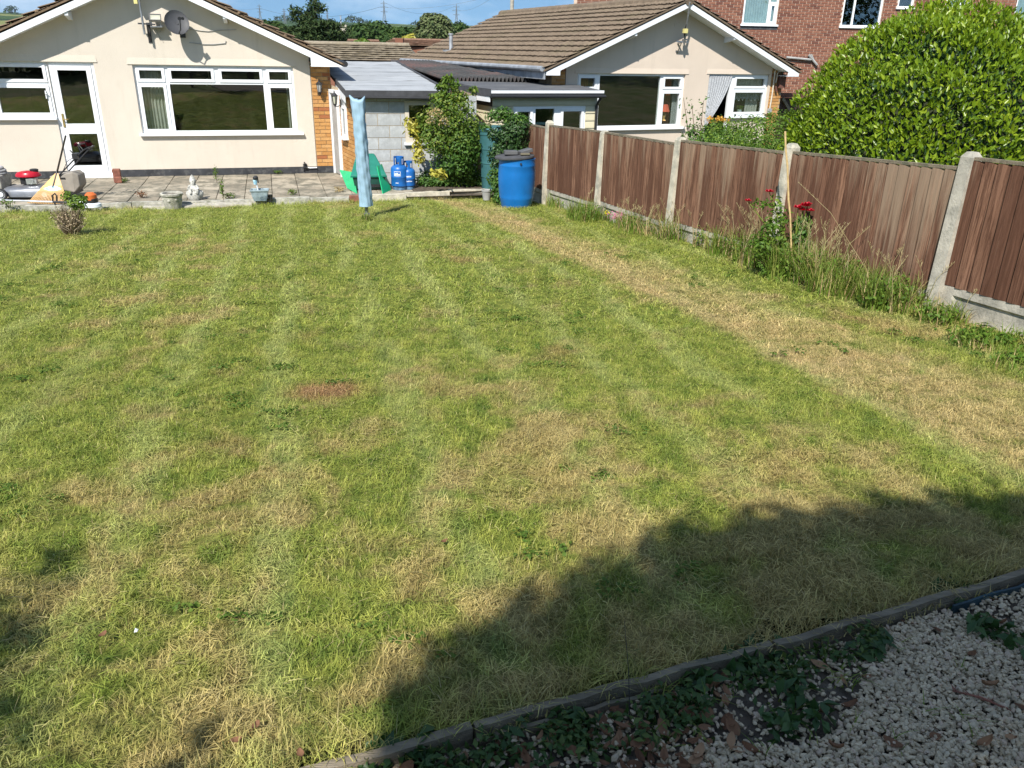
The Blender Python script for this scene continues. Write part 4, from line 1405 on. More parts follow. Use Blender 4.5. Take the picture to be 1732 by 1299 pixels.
d = MB(); side_box(d, DS0, DS0 + 0.05, 0.0, 0.06, 0.0, 1.62); side_box(d, DS1 - 0.05, DS1, 0.0, 0.06, 0.0, 1.62); side_box(d, DS0 + 0.05, DS1 - 0.05, 0.0, 0.06, 1.56, 1.62)
dr = d.build('door', M['white_paint'], G)
d = MB(); side_box(d, DS0 + 0.05, DS1 - 0.05, 0.005, 0.03, 0.02, 1.56); d.build('leaf', M['hose_grey'], dr)
wn_ = MB()
for a, c, z0, z1 in ((WS0, WS0 + 0.05, 0.80, 1.55), (WS1 - 0.05, WS1, 0.80, 1.55), (WS0 + 0.05, WS1 - 0.05, 0.80, 0.85), (WS0 + 0.05, WS1 - 0.05, 1.50, 1.55), (WS0 + 0.05, WS1 - 0.05, 1.32, 1.37)):
    side_box(wn_, a, c, 0.0, 0.05, z0, z1)
win = wn_.build('window', M['white_upvc'], G)
g = MB(); side_box(g, WS0 + 0.05, WS1 - 0.05, 0.015, 0.025, 0.85, 1.50); g.build('pane', M['hose_grey'], win)
g = MB(); side_box(g, WS0 - 0.03, WS1 + 0.03, 0.0, 0.11, 0.765, 0.80); g.build('sill', M['white_upvc'], win)
# timber window in the block wall
wn_ = MB(); bars(wn_, WG[0], WG[1], WG[2], WG[3], 0.075, GY - 0.015, GY + 0.06)
win = wn_.build('window', M['beige_metal'], G)
g = MB(); g.box(WG[0] + 0.075, WG[1] - 0.075, GY + 0.02, GY + 0.028, WG[2] + 0.075, WG[3] - 0.075); g.build('pane', M['glass'], win)
sl_ = MB(); sl_.box(WG[0] - 0.03, WG[1] + 0.05, GY - 0.06, GY + 0.02, WG[2] - 0.045, WG[2] - 0.003); sl_.build('sill', M['white_paint'], win)
room(G, A1.x + 0.1, GX1 - 0.02, GY + 0.13, 1.5, 0.0, 1.55)
# felt roof: front edge, back edge
RZ = 1.668; RY0 = GY - 0.16
bl = F1.on(560, 104, 4.6); br_ = F1.on(669, 104, 4.6)
zb_ = (bl.z + br_.z) / 2
fr_ = F1.on(757, 152, RY0)
FLx, FRx = 0.50, fr_.x
def roofpt(s, q):
    """s across 0..1, q back 0..1"""
    xl = FLx + (bl.x - 0.3 - FLx) * q; xr = FRx + (br_.x - FRx) * q
    return V(xl + (xr - xl) * s, RY0 + (4.6 - RY0) * q, RZ + (zb_ - RZ) * q)
rf = None
NS = 7
for k in range(NS):
    q0, q1 = k / NS, (k + 1) / NS
    b = MB()
    n = 14
    for j, (q, dz) in enumerate(((q0, 0.010), (min(1, q1 + 0.012), 0.002))):
        for i in range(n + 1):
            p = roofpt(i / n, q); p.z += dz + random.uniform(-0.004, 0.004); p.y += random.uniform(-0.012, 0.012)
            b.v.append(p)
    for i in range(n):
        b.f.append((i, i + 1, n + 2 + i, n + 1 + i))
    b2 = MB(); b2.v = list(b.v) + [v - V(0, 0, 0.008) for v in b.v]; m0 = len(b.v)
    b2.f = list(b.f) + [tuple(x + m0 for x in f[::-1]) for f in b.f] + [(i, i + 1, i + 1 + m0, i + m0) for i in range(n)]
    if rf is None:
        dk = MB(); dk.prism([roofpt(0, 0) - V(0, 0, 0.01), roofpt(1, 0) - V(0, 0, 0.01), roofpt(1, 1) - V(0, 0, 0.01), roofpt(0, 1) - V(0, 0, 0.01)], (0, 0, -0.05))
        rf = dk.build('roof', M['felt_black'], G)
    me = b2.mesh('felt_strip', M['felt_grey'])
    piece('felt_strip', me, Matrix.Identity(4), rf)
b = MB(); a0, a1 = roofpt(0, 0), roofpt(1, 0)
b.prism([a0 + V(0, -0.014, 0.016), a1 + V(0, -0.014, 0.016), a1 + V(0, -0.014, -0.10), a0 + V(0, -0.014, -0.10)], (0, 0.012, 0)); b.build('fascia', M['felt_black'], G)
b = MB(); b.tube([a0 + V(0.1, -0.03, -0.10), a1 + V(-0.2, -0.03, -0.115)], 0.022, 8); b.build('gutter', M['black_plastic'], G)
b = MB(); s0, s1 = roofpt(0, 0) + V(-0.012, 0, 0), roofpt(0, 0.30) + V(-0.012, 0, 0)
b.prism([s0 + V(0, 0, 0.03), s1 + V(0, 0, 0.03), s1 - V(0, 0, 0.075), s0 - V(0, 0, 0.075)], (0.012, 0, 0)); b.build('upstand', M['felt_black'], G)
b = MB(); b.prism([s0 + V(0, 0.03, -0.077), s1 - V(0, 0, 0.077), s1 - V(0, 0, 0.20), s0 + V(0, 0.03, -0.20)], (0.012, 0, 0)); b.build('side_board', M['white_paint'], G)
b = MB(); e0, e1 = roofpt(1, 0), roofpt(1, 1); b.prism([e0 + V(0, 0, 0.03), e1 + V(0, 0, 0.03), e1 + V(0, 0, -0.06), e0 + V(0, 0, -0.06)], (0.05, 0, 0)); b.build('verge_trim', M['felt_black'], G)
pl = side(0.95, 0.16, 1.50)
lantern('wall_lantern', 'lantern with clear glass on a curved arm over the outhouse side door', F1, pl, YAW1 + math.atan2(-out.x, out.y) + math.pi, True)
b = MB(); q = F1.on(600, 176, GY - 0.07); b.box(0.60, 0.68, GY - 0.14, GY - 0.02, 1.30, 1.555); b.build('hopper', M['black_plastic'], G)

# ---- the neighbours' lean-to with cream cladding
p = at_d(833, 160, 16.0)
FE = Frame((p.x, p.y, 0), YAW2)
E_ = thing('lean_to', 'neighbours low cream clad lean-to with white trimmed flat roof behind the fence', 'lean-to', (p.x, p.y, 0), YAW2)
pr = FE.on(1013, 158, 0)
EW = pr.x; EZ = 1.49
z_w1 = FE.on(900, 180, 0).z
we0, we1 = FE.on(868, 190, 0).x, FE.on(990, 190, 0).x
OPE = (we0, we1, 0.75, z_w1)
wall_with_openings(0.0, EW - 0.02, lambda x: EZ + 0.06, [OPE], -0.12, 0.012, 0.10).build('wall', M['plinth_black'], E_)
k = 0; z = EZ + 0.05
bd_me = {}
def cladding_board(x0, x1, z0, h, ux=(1, 0, 0), o_=(0, 0, 0)):
    L = round(x1 - x0, 3)
    if (L, round(h, 3)) not in bd_me:
        b = MB(); b.prism([(-L/2, 0.004, h), (-L/2, -0.004, h), (-L/2, -0.017, 0.028), (-L/2, -0.017, 0.006), (-L/2, 0.004, 0)], (L, 0, 0)); bd_me[(L, round(h, 3))] = b.mesh('cladding_board', M['cladding'])
    ux = Vector(ux).normalized(); uy = V(0, 0, 1).cross(ux)
    piece('cladding_board', bd_me[(L, round(h, 3))], basis(ux, uy, V(0, 0, 1), Vector(o_) + ux * ((x0 + x1) / 2) + V(0, 0, z0)), E_)
pitch = 0.143
cladding_board(0, EW - 0.03, EZ + 0.065 - pitch, pitch - 0.002)
cladding_board(0, EW - 0.03, z_w1 + 0.002, EZ + 0.063 - pitch - z_w1)
zz = z_w1 - pitch
while zz > 0.0:
    if zz >= z_w1 - 0.02:
        cladding_board(0, EW - 0.03, zz, pitch - 0.002)
    else:
        cladding_board(0, we0, zz, min(pitch - 0.002, max(0.03, z_w1 - zz) if zz + pitch > z_w1 else pitch - 0.002))
        cladding_board(we1, EW - 0.03, zz, pitch - 0.002)
    cladding_board(0.0, 3.2, zz, pitch - 0.002, (0, -1, 0), (0.012, 3.2, 0))
    zz -= pitch
b = MB(); b.quad((0.014, 0.02, -0.1), (0.014, 3.3, -0.1), (0.014, 3.3, EZ + 0.06), (0.014, 0.02, EZ + 0.06)); b.quad((EW - 0.03, 0.02, -0.1), (EW - 0.03, 3.3, -0.1), (EW - 0.03, 3.3, EZ), (EW - 0.03, 0.02, EZ)); b.build('side_wall', M['plinth_black'], E_)
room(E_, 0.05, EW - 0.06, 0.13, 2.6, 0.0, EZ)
xa, xb_, xc, xd = FE.on(903, 200, 0).x, FE.on(938, 200, 0).x, FE.on(948, 200, 0).x, FE.on(990, 200, 0).x
w = window(E_, we0, we1, OPE[2], OPE[3], [(we0 + 0.04, xa - 0.03, 0.8, z_w1 - 0.045, True), (xa + 0.03, xb_ - 0.01, 0.8, z_w1 - 0.045, False), (xc, xd - 0.045, 0.8, z_w1 - 0.045, True)], y=0.0)
mullions(w, [(xa - 0.03, xa + 0.03, 0.8, z_w1 - 0.045), (xb_ - 0.01, xc, 0.8, z_w1 - 0.045)], y=0.0)
# its flat roof, white edge and gutter
rb0, rb1 = FE.on(792, 137, 2.6), FE.on(925, 138, 2.6)
b = MB()
RA, RB = V(-0.10, -0.14, EZ + 0.20), V(EW + 0.03, -0.14, EZ + 0.20)
RC, RD = V(rb1.x + 0.4, 2.6, rb1.z), V(rb0.x - 0.4, 2.6, rb0.z)
b.prism([RA, RB, RC, RD], (0, 0, -0.05)); b.build('roof', M['felt_dark'], E_)
b = MB(); b.box(RA.x, RB.x, -0.158, -0.142, EZ + 0.155, EZ + 0.205); b.build('edge_trim', M['white_paint'], E_)
b = MB(); b.box(RA.x, RB.x, -0.156, -0.143, EZ + 0.085, EZ + 0.152); b.tube([(RA.x, -0.185, EZ + 0.105), (RB.x + 0.02, -0.185, EZ + 0.095)], 0.032, 10); b.build('gutter', M['black_plastic'], E_)
b = MB(); b.tube([(EW - 0.05, -0.16, EZ + 0.05), (EW - 0.05, -0.03, EZ - 0.08), (EW - 0.05, -0.03, 0.0)], 0.03, 8); b.build('downpipe', M['black_plastic'], E_)
b = MB(); b.box(-0.13, -0.10, -0.17, 2.7, EZ + 0.10, EZ + 0.235); b.build('side_trim', M['felt_black'], E_)
b = MB(); b.box(-0.118, -0.102, -0.14, 1.0, EZ + 0.0, EZ + 0.098); b.build('side_board', M['white_paint'], E_)

# ---- dark corrugated roof behind them
cr = thing('corrugated_roof', 'dark corrugated sheet roof between the grey felt roof and the tiled bungalow', 'roof', tuple(at_d(790, 138, 18.6)))
c00, c10, c11, c01 = at_d(752, 134, 18.4), at_d(950, 134.5, 18.9), at_d(812, 106, 25.0), at_d(661, 103.5, 24.0)
NSH = 5; waves = 30
for k in range(NSH):
    b = MB(); nx = 48; rows = ((0.0, 0), (0.5, 0.008), (0.5, 0.0), (1.0, 0.0))
    s0, s1 = k / NSH, (k + 1) / NSH + 0.012
    grid_ = []
    for q in (0.0, 0.33, 0.66, 1.0):
        for i in range(nx + 1):
            s = s0 + (s1 - s0) * i / nx
            a_ = c00.lerp(c10, s); z_ = c01.lerp(c11, s)
            p = a_.lerp(z_, q)
            p.z += 0.050 * math.sin(s * waves * 2 * math.pi) + 0.004 * (k % 2)
            b.v.append(p)
    for j in range(3):
        for i in range(nx):
            a_ = j * (nx + 1) + i
            b.f.append((a_, a_ + 1, a_ + nx + 2, a_ + nx + 1))
    nb = len(b.v); b.v += [v - V(0, 0, 0.012) for v in b.v]
    b.f += [tuple(x + nb for x in f[::-1]) for f in b.f] + [(i, i + 1, i + 1 + nb, i + nb) for i in range(nx)]
    b.build('corrugated_sheet', M['corrugated'], cr, world=True)
b = MB(); q0, q1 = c00.copy(), c10.copy(); q0.z -= 0.05; q1.z -= 0.05
b.quad(q0 + V(0, 0.1, 0), q1 + V(0, 0.1, 0), q1 + V(0, 0.1, -1.6), q0 + V(0, 0.1, -1.6))
r0, r1 = c01.copy(), c11.copy()
b.quad(r0 + V(0, -0.1, -0.05), r1 + V(0, -0.1, -0.05), r1 + V(0, -0.1, -2), r0 + V(0, -0.1, -2)); b.build('wall', M['gate_wood'], cr, world=True)

# ---- the pink bungalow
H2 = thing('bungalow', 'pinkish cream bungalow with a long brown tiled roof behind the brown fence', 'bungalow', tuple(O2), YAW2)
UA2, S2 = -0.36, 0.425
top2 = gable_top(UA2, 3.42, S2)
P1 = (-2.80, 0.0, 0.775, 1.965)
P2 = (0.66, 2.43, 0.05, 1.975)
wall_with_openings(-3.09, 2.49, top2, [P1, P2], 0.0, 0.0, 0.11).build('wall', M['render_pink'], H2)
b = MB()
for a, c, z in ((-2.86, 0.06, 1.967), (0.60, 2.46, 1.977)):
    b.add([(a, 0.001, z + 0.12), (c, 0.001, z + 0.12), (c + 0.02, -0.014, z + 0.002), (a - 0.02, -0.014, z + 0.002), (a - 0.02, 0.01, z + 0.002), (c + 0.02, 0.01, z + 0.002)], [(0, 1, 2, 3), (3, 2, 5, 4), (0, 3, 4), (1, 5, 2)])
b.build('drip_moulding', M['render_pink'], H2)
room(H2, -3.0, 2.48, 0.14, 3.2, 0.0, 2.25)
b = MB(); b.quad((2.49, 0.016, 0), (2.86, 0.016, 0), (2.86, 0.016, 2.12), (2.49, 0.016, 2.25)); b.quad((-3.43, 0.016, 0), (-3.09, 0.016, 0), (-3.09, 0.016, 2.2), (-3.43, 0.016, 2.05))
b.quad((2.86, 0.016, 0), (2.86, 10.2, 0), (2.86, 10.2, 2.1), (2.86, 0.016, 2.1)); b.quad((-3.43, 0.016, 0), (-3.43, 10.2, 0), (-3.43, 10.2, 2.0), (-3.43, 0.016, 2.0)); b.quad((-3.43, 10.2, 0), (2.86, 10.2, 0), (UA2, 10.2, 3.45), (-3.43, 10.2, 2.1))
b.build('mortar_bed', M['mortar_warm'], H2)
masonry(H2, (0, 0.016, 0), (1, 0, 0), 2.495, 2.855, 0.0, 2.12, 0.215, 0.0715, 0.010, M['brick_orange'], proud=0.012, depth=0.05)
masonry(H2, (0, 0.016, 0), (1, 0, 0), -3.425, -3.095, 1.0, 2.08, 0.215, 0.0715, 0.010, M['brick_orange'], proud=0.012, depth=0.05)
zb2 = verge(H2, UA2, -3.74, 2.98, 3.325, S2, -0.38, 10.2, None, 0.11, 0.035, -3.42, 2.66)
for px, py in ((1065, 62), (1232, 66)):
    p = F2.on(px, py, -0.15); purlin_end(H2, p.x, zb2(p.x) + 0.02, -0.38)
cs, sn = 1 / math.hypot(1, S2), S2 / math.hypot(1, S2)
ZR2 = 3.325 + 0.11 + 0.03
LR = 10.5
for side_, ue in ((-1, -3.80), (1, 3.04)):
    L = abs(ue - UA2) / cs
    sd = V(side_ * cs, 0, -sn); nr = V(side_ * sn, 0, cs)
    o = V(UA2, -0.40, ZR2)
    b = MB(); b.prism([o, o + sd * L, o + sd * L + nr * 0.03, o + nr * 0.03], (0, LR, 0))
    rf = b.build('roof', M['tile_brown'], H2)
    me = tile_profile_mesh(M['tile_brown'], 0.30, 0.345)
    roof_tiles(rf, o + nr * 0.03, V(0, 1, 0), sd, nr, 35, 13, L / 13 * 0.985, 0.30, me, limit=300 if side_ < 0 else 20)
b = MB()
for k in range(24):
    y = -0.40 + k * 0.44
    b.lathe([(0.12, 0.0), (0.125, 0.42), (0.11, 0.445)], (0, 0, 0), 12, Matrix.Rotation(R(-90), 3, 'X'))
    for i in range(len(b.v) - 36, len(b.v)):
        b.v[i] = b.v[i] + V(UA2, y, ZR2 + 0.02)
b.build('ridge', M['tile_brown'], H2)
b = MB(); b.tube([(-3.84, -0.38, 2.055), (-3.84, 10.1, 2.055)], 0.055, 10); b.build('gutter', M['galv'], H2)
b = MB(); b.box(-3.785, -3.76, -0.37, 10.1, 1.85, 2.03); b.build('eaves_board', M['galv'], H2)
p = F2.on(748, 90, 8.0)
b = MB(); s_ = 2.9; q = V(UA2 - s_ * cs, 7.6, ZR2 - s_ * sn)
b.tube([q, q + V(0, 0, 0.46)], 0.055, 10); b.tube([q + V(0, 0, 0.46), q + V(0, 0, 0.50)], 0.075, 10); b.box(q.x - 0.2, q.x + 0.14, q.y - 0.16, q.y + 0.16, q.z - 0.02, q.z + 0.055)
b.build('vent_pipe', M['galv'], H2)
b = MB(); q = V(UA2, 9.3, ZR2); b.tube([q, q + V(0, 0, 0.5)], 0.06, 10); b.build('flue', M['concrete'], H2)
# windows
w = window(H2, P1[0], P1[1], P1[2], P1[3], [(-2.755, -2.30, 1.64, 1.92, True), (-2.755, -2.30, 0.82, 1.60, True), (-2.22, -0.645, 0.86, 1.93, False), (-0.575, -0.045, 1.64, 1.92, True), (-0.575, -0.045, 0.82, 1.60, True)])
mullions(w, [(-2.30, -2.22, 0.82, 1.92), (-0.645, -0.575, 0.82, 1.92), (-2.755, -2.30, 1.60, 1.64), (-0.575, -0.045, 1.60, 1.64), (-2.22, -0.645, 0.82, 0.86)])
sill(w, -2.86, 0.09, 0.815)
b = MB(); bars(b, 0.66, 1.36, 0.05, 1.975, 0.05, 0.04, 0.11); dr = b.build('door', M['white_upvc'], H2)
w = window(H2, 1.36, 2.43, 1.02, 1.975, [(1.44, 2.385, 1.66, 1.93, True), (1.44, 2.385, 1.07, 1.62, True)])
mullions(w, [(1.44, 2.385, 1.62, 1.66), (1.405, 1.44, 1.07, 1.93)])
sill(w, 1.34, 2.47, 1.04)
b = MB(); b.quad((1.36, 0.0, 0.0), (2.43, 0.0, 0.0), (2.43, 0.0, 1.0), (1.36, 0.0, 1.0)); b.build('wall', M['render_pink'], H2)
curtain('curtain', 'rust red curtain behind the right casement of the wide pink bungalow window', F2, hang(-0.58, -0.22, 0.82, 1.93), 0, 0, M['curtain_red'], 6)
curtain('curtain', 'rust red curtain behind the left casement above the lean-to roof', F2, hang(-2.76, -2.42, 0.82, 1.93), 0, 0, M['curtain_red'], 6)
curtain('curtain', 'white edge curtain beside the rust red curtain in the wide window', F2, hang(-0.20, -0.06, 0.82, 1.93, 0.17), 0, 0, M['lace'], 3)
curtain('lace_curtain', 'lace curtain swept aside in the open doorway of the pink bungalow', F2, lambda s, q: (0.69 + (0.66 - 0.60 * q ** 1.35) * s, 0.02, 1.95 - 1.12 * q - 0.10 * s * q * (1 - q)), 0, 0, M['lace'], 9, 0.008)
curtain('net_curtain', 'short net curtain across the lower pane of the kitchen window', F2, lambda s, q: (1.47 + 0.86 * s, 0.16, 1.60 - (0.20 + 0.03 * math.cos(s * 44)) * q), 0, 0, M['lace'], 9, 0.012)
curtain('net_curtain', 'grey net curtain behind the top light of the kitchen window', F2, hang(1.47, 2.35, 1.66, 1.92, 0.16), 0, 0, M['curtain_grey'], 9, 0.012)
curtain('curtain', 'plain grey curtain in the lower right of the kitchen window', F2, hang(1.98, 2.36, 1.05, 1.45, 0.24), 0, 0, M['curtain_grey'], 5, 0.012)
t = thing('pot_plant', 'small flowering pot plant on the kitchen window ledge behind the glass', 'pot plant', tuple(F2.w(1.80, 0.19, 1.06)))
b = MB(); b.lathe([(0.045, 0), (0.06, 0.10), (0.062, 0.11)], (0, 0, 0), 12); b.build('pot', M['label_white'], t)
foliage('leaves', [(tuple(F2.w(1.80, 0.19, 1.20)), (0.09, 0.07, 0.06))], 60, 0.06, M['climber'], t, kind='stuff')
t = thing('table_lamp', 'terracotta table lamp standing behind the rust red casement', 'lamp', tuple(F2.w(-0.42, 0.12, 0.95)))
b = MB(); b.lathe([(0.06, 0), (0.03, 0.04), (0.05, 0.12), (0.02, 0.2)], (0, 0, 0), 10); b.build('base', M['orange_plastic'], t)
b = MB(); b.lathe([(0.13, 0.2), (0.07, 0.36)], (0, 0, 0), 14); b.build('lamp_shade', M['curtain_red'], t)
# its aerial mast, pipes and meter
p = F2.on(1160, 72, -0.14)
t = thing('aerial_mast', 'grey aerial mast with a yellow box at the peak of the pink gable', 'aerial mast', tuple(F2.w(p.x, 0, p.z)), YAW2)
a_ = F2.on(1157, 76, -0.17); c_ = F2.on(1167, 4, -0.43)
lo_ = V(a_.x - p.x, -0.17, a_.z - p.z); hi_ = V(c_.x - p.x, -0.43, c_.z - p.z)
b = MB(); b.tube([lo_, lo_.lerp(hi_, 0.5), hi_], 0.022, 8); b.build('pole', M['grey_metal'], t)
b = MB(); q = lo_.lerp(hi_, 0.33); b.box(q.x - 0.075, q.x + 0.02, q.y - 0.05, q.y + 0.02, q.z - 0.04, q.z + 0.05); b.build('junction_box', M['yellow_box'], t)
b = MB(); b.beam((-0.28, -0.16, 0.02), (0.05, -0.16, 0.01), 0.04, 0.03); b.beam((-0.12, -0.16, 0.01), (-0.12, 0, -0.02), 0.03, 0.03); b.beam((0.0, -0.16, 0.06), (0.0, 0, 0.06), 0.03, 0.03); b.beam((-0.12, -0.15, 0.0), (-0.12, 0.0, -0.24), 0.02, 0.012); b.build('bracket', M['grey_metal'], t)
b = MB(); q = lo_.lerp(hi_, 0.55); b.tube([q, q + V(-0.02, 0.05, -0.2), lo_ + V(0.02, 0.02, 0.05)], 0.012, 6); b.build('cable', M['black_plastic'], t)
b = MB(); q = F2.on(1147, 39, -0.002); b.box(q.x - 0.09, q.x + 0.09, -0.008, 0.0, q.z - 0.07, q.z + 0.07); b.box(q.x - 0.05, q.x - 0.02, -0.014, -0.008, q.z - 0.02, q.z + 0.02); b.box(q.x + 0.03, q.x + 0.06, -0.014, -0.008, q.z - 0.01, q.z + 0.03); b.build('wall_plate', M['render_pink'], H2)
t = thing('service_pipes', 'cream service pipes with a dark meter on the brick pier of the pink bungalow', 'pipes', tuple(F2.w(2.6, -0.02, 1.0)), YAW2)
L_ = lambda px, py, y: F2.on(px, py, y) - V(2.6, -0.02, 1.0)
b = MB(); b.tube([L_(1302, 184, -0.03), L_(1306, 160, -0.03), L_(1311, 120, -0.03), L_(1315, 116, -0.03), L_(1323, 116, -0.05)], 0.017, 8); b.tube([L_(1312, 140, -0.03), L_(1315, 124, -0.03), L_(1318, 121, -0.03), L_(1325, 122, -0.05)], 0.015, 8); b.build('pipe', M['beige_metal'], t)
b = MB(); q = L_(1320, 136, -0.04); b.box(q.x - 0.06, q.x + 0.10, -0.10, 0.0, q.z - 0.17, q.z + 0.14); b.tube([L_(1312, 146, -0.05), L_(1313, 154, -0.05)], 0.03, 6); b.build('meter', M['rust_brown'], t)
b = MB(); q = L_(1301, 187, -0.03); b.box(q.x - 0.05, q.x + 0.05, -0.05, 0.0, q.z - 0.05, q.z + 0.05); b.build('tap_box', M['hose_grey'], t)

# ---- the two-storey brick house behind
O3 = Vector((at_d(1285, 42, 29).x, at_d(1285, 42, 29).y, 0)); YAW3 = R(2.0)
F3 = Frame(O3, YAW3)
H3 = thing('brick_house', 'two-storey red brick house with white windows behind the pink bungalow', 'house', tuple(O3), YAW3)
def fx(px, py): return F3.on(px, py).x
ZS = 3.30
OW = [(fx(1258, 10), fx(1317, 10), ZS, 4.45), (fx(1425, 20), fx(1492, 20), ZS, 4.75), (fx(1519, 5), fx(1546, 5), 3.88, 4.6), (fx(1600, 5), fx(1640, 5), 3.92, 4.75), (fx(1714, 30), fx(1732, 30) + 1.2, ZS, 4.6)]
HX0, HX1 = -6.0, 14.0
wall_with_openings(HX0, HX1, lambda x: 5.3, OW, -0.2, 0.0, 0.12).build('wall', M['mortar_red'], H3)
room(H3, -2.0, 13.0, 0.14, 3.0, 2.7, 5.2)
masonry(H3, (0, 0, 0), (1, 0, 0), -5.9, 13.9, 0.0, 5.2, 0.232, 0.0775, 0.016, M['brick_red'], openings=OW, proud=0.012, depth=0.05, rank=lambda x, z: (x - 1.2) ** 2 + 1.5 * (z - 3.1) ** 2)
b = MB(); b.prism([(HX0, -0.4, 5.25), (HX0, 4, 7.2), (HX0, 8, 5.25)], (HX1 - HX0, 0, 0)); b.build('roof', M['tile_brown'], H3)
def hwin(o, lights, segs, sl=True):
    w = window(H3, *o, lights, t=0.06)
    mullions(w, segs)
    if sl:
        sill(w, o[0] - 0.05, o[1] + 0.05, o[2] + 0.03, h=0.06)
    return w
a, c, z0, z1 = OW[0]; mx = fx(1302, 10)
w = hwin(OW[0], [(a + 0.06, mx - 0.03, z0 + 0.06, z1 - 0.06, False), (mx + 0.03, c - 0.06, z0 + 0.06, z0 + 0.62, True), (mx + 0.03, c - 0.06, z0 + 0.68, z1 - 0.06, False)], [(mx - 0.03, mx + 0.03, z0 + 0.06, z1 - 0.06), (mx + 0.03, c - 0.06, z0 + 0.62, z0 + 0.68)])
b = MB(); b.box(a - 0.04, c + 0.04, -0.02, 0.0, z0 - 0.13, z0 - 0.032); b.build('sub_sill', M['plinth_black'], H3)
curtain('curtain', 'pale blue pleated curtains closed behind the upper window of the brick house', F3, hang(a + 0.05, c - 0.05, z0 + 0.05, z1, 0.14), 0, 0, M['curtain_blue'], 13, 0.02)
a, c, z0, z1 = OW[1]; mx = fx(1444, 25)
w = hwin(OW[1], [(a + 0.06, mx - 0.03, z0 + 0.06, z1 - 0.06, False), (mx + 0.03, c - 0.06, z0 + 0.06, z1 - 0.06, False)], [(mx - 0.03, mx + 0.03, z0 + 0.06, z1 - 0.06)])
a, c, z0, z1 = OW[2]; hwin(OW[2], [(a + 0.06, c - 0.06, z0 + 0.06, z1 - 0.06, False)], [])
a, c, z0, z1 = OW[3]; mx = fx(1622, 5)
hwin(OW[3], [(a + 0.06, mx - 0.03, z0 + 0.06, z1 - 0.06, False), (mx + 0.03, c - 0.06, z0 + 0.06, z0 + 0.40, True), (mx + 0.03, c - 0.06, z0 + 0.45, z1 - 0.06, False)], [(mx - 0.03, mx + 0.03, z0 + 0.06, z1 - 0.06), (mx + 0.03, c - 0.06, z0 + 0.40, z0 + 0.45)])
curtain('curtain', 'pale blue curtain behind the small window above the laurel', F3, hang(a + 0.05, mx, z0, z1, 0.14), 0, 0, M['curtain_blue'], 6, 0.02)
a, c, z0, z1 = OW[4]; hwin(OW[4], [(a + 0.06, c - 0.06, z0 + 0.06, z1 - 0.06, False)], [])
curtain('curtain', 'grey blue curtain behind the window at the far right of the brick house', F3, hang(a + 0.05, c - 0.05, z0 + 0.2, z1, 0.14), 0, 0, M['curtain_blue'], 9, 0.02)
# side passage between the two: brick wall, pipes, dark timber gate
p = F3.on(1345, 150, -2.5)
b = MB(); q = F3.on(1330, 97, -0.08); q2 = F3.on(1372, 101, -0.08); b.tube([q, q2], 0.035, 8); q3 = F3.on(1368, 93, -0.08); q4 = F3.on(1382, 110, -0.08); b.tube([q3, q4], 0.04, 8); q5 = F3.on(1372, 92, -0.08); q6 = F3.on(1378, 106, -0.08); b.tube([q5, q6], 0.03, 8)
b.build('waste_pipe', M['hose_grey'], H3)
pg = at_d(1345, 150, 22.5)
t = thing('passage_gate', 'dark brown timber gate with a diagonal brace beside the pink bungalow', 'gate', (pg.x, pg.y, 0), YAW2)
FGt = Frame((pg.x, pg.y, 0), YAW2)
gx0, gx1, gz1 = FGt.on(1318, 160).x, FGt.on(1400, 160).x, FGt.on(1345, 157).z
nb_ = 10
for k in range(nb_):
    a = gx0 + (gx1 - gx0) * k / nb_
    b = MB(); b.box(a + 0.006, a + (gx1 - gx0) / nb_ - 0.006, 0.0, 0.02, 0.0, gz1 - 0.12); b.build('plank', M['gate_wood'], t)
b = MB(); b.box(gx0, gx1, -0.06, -0.002, gz1 - 0.11, gz1); b.build('head_beam', M['rust_brown'], t)
b = MB(); qa, qb = FGt.on(1322, 166), FGt.on(1336, 190); b.beam((qa.x, -0.03, qa.z), (qb.x, -0.03, qb.z), 0.05, 0.07); b.build('brace', M['old_timber'], t)

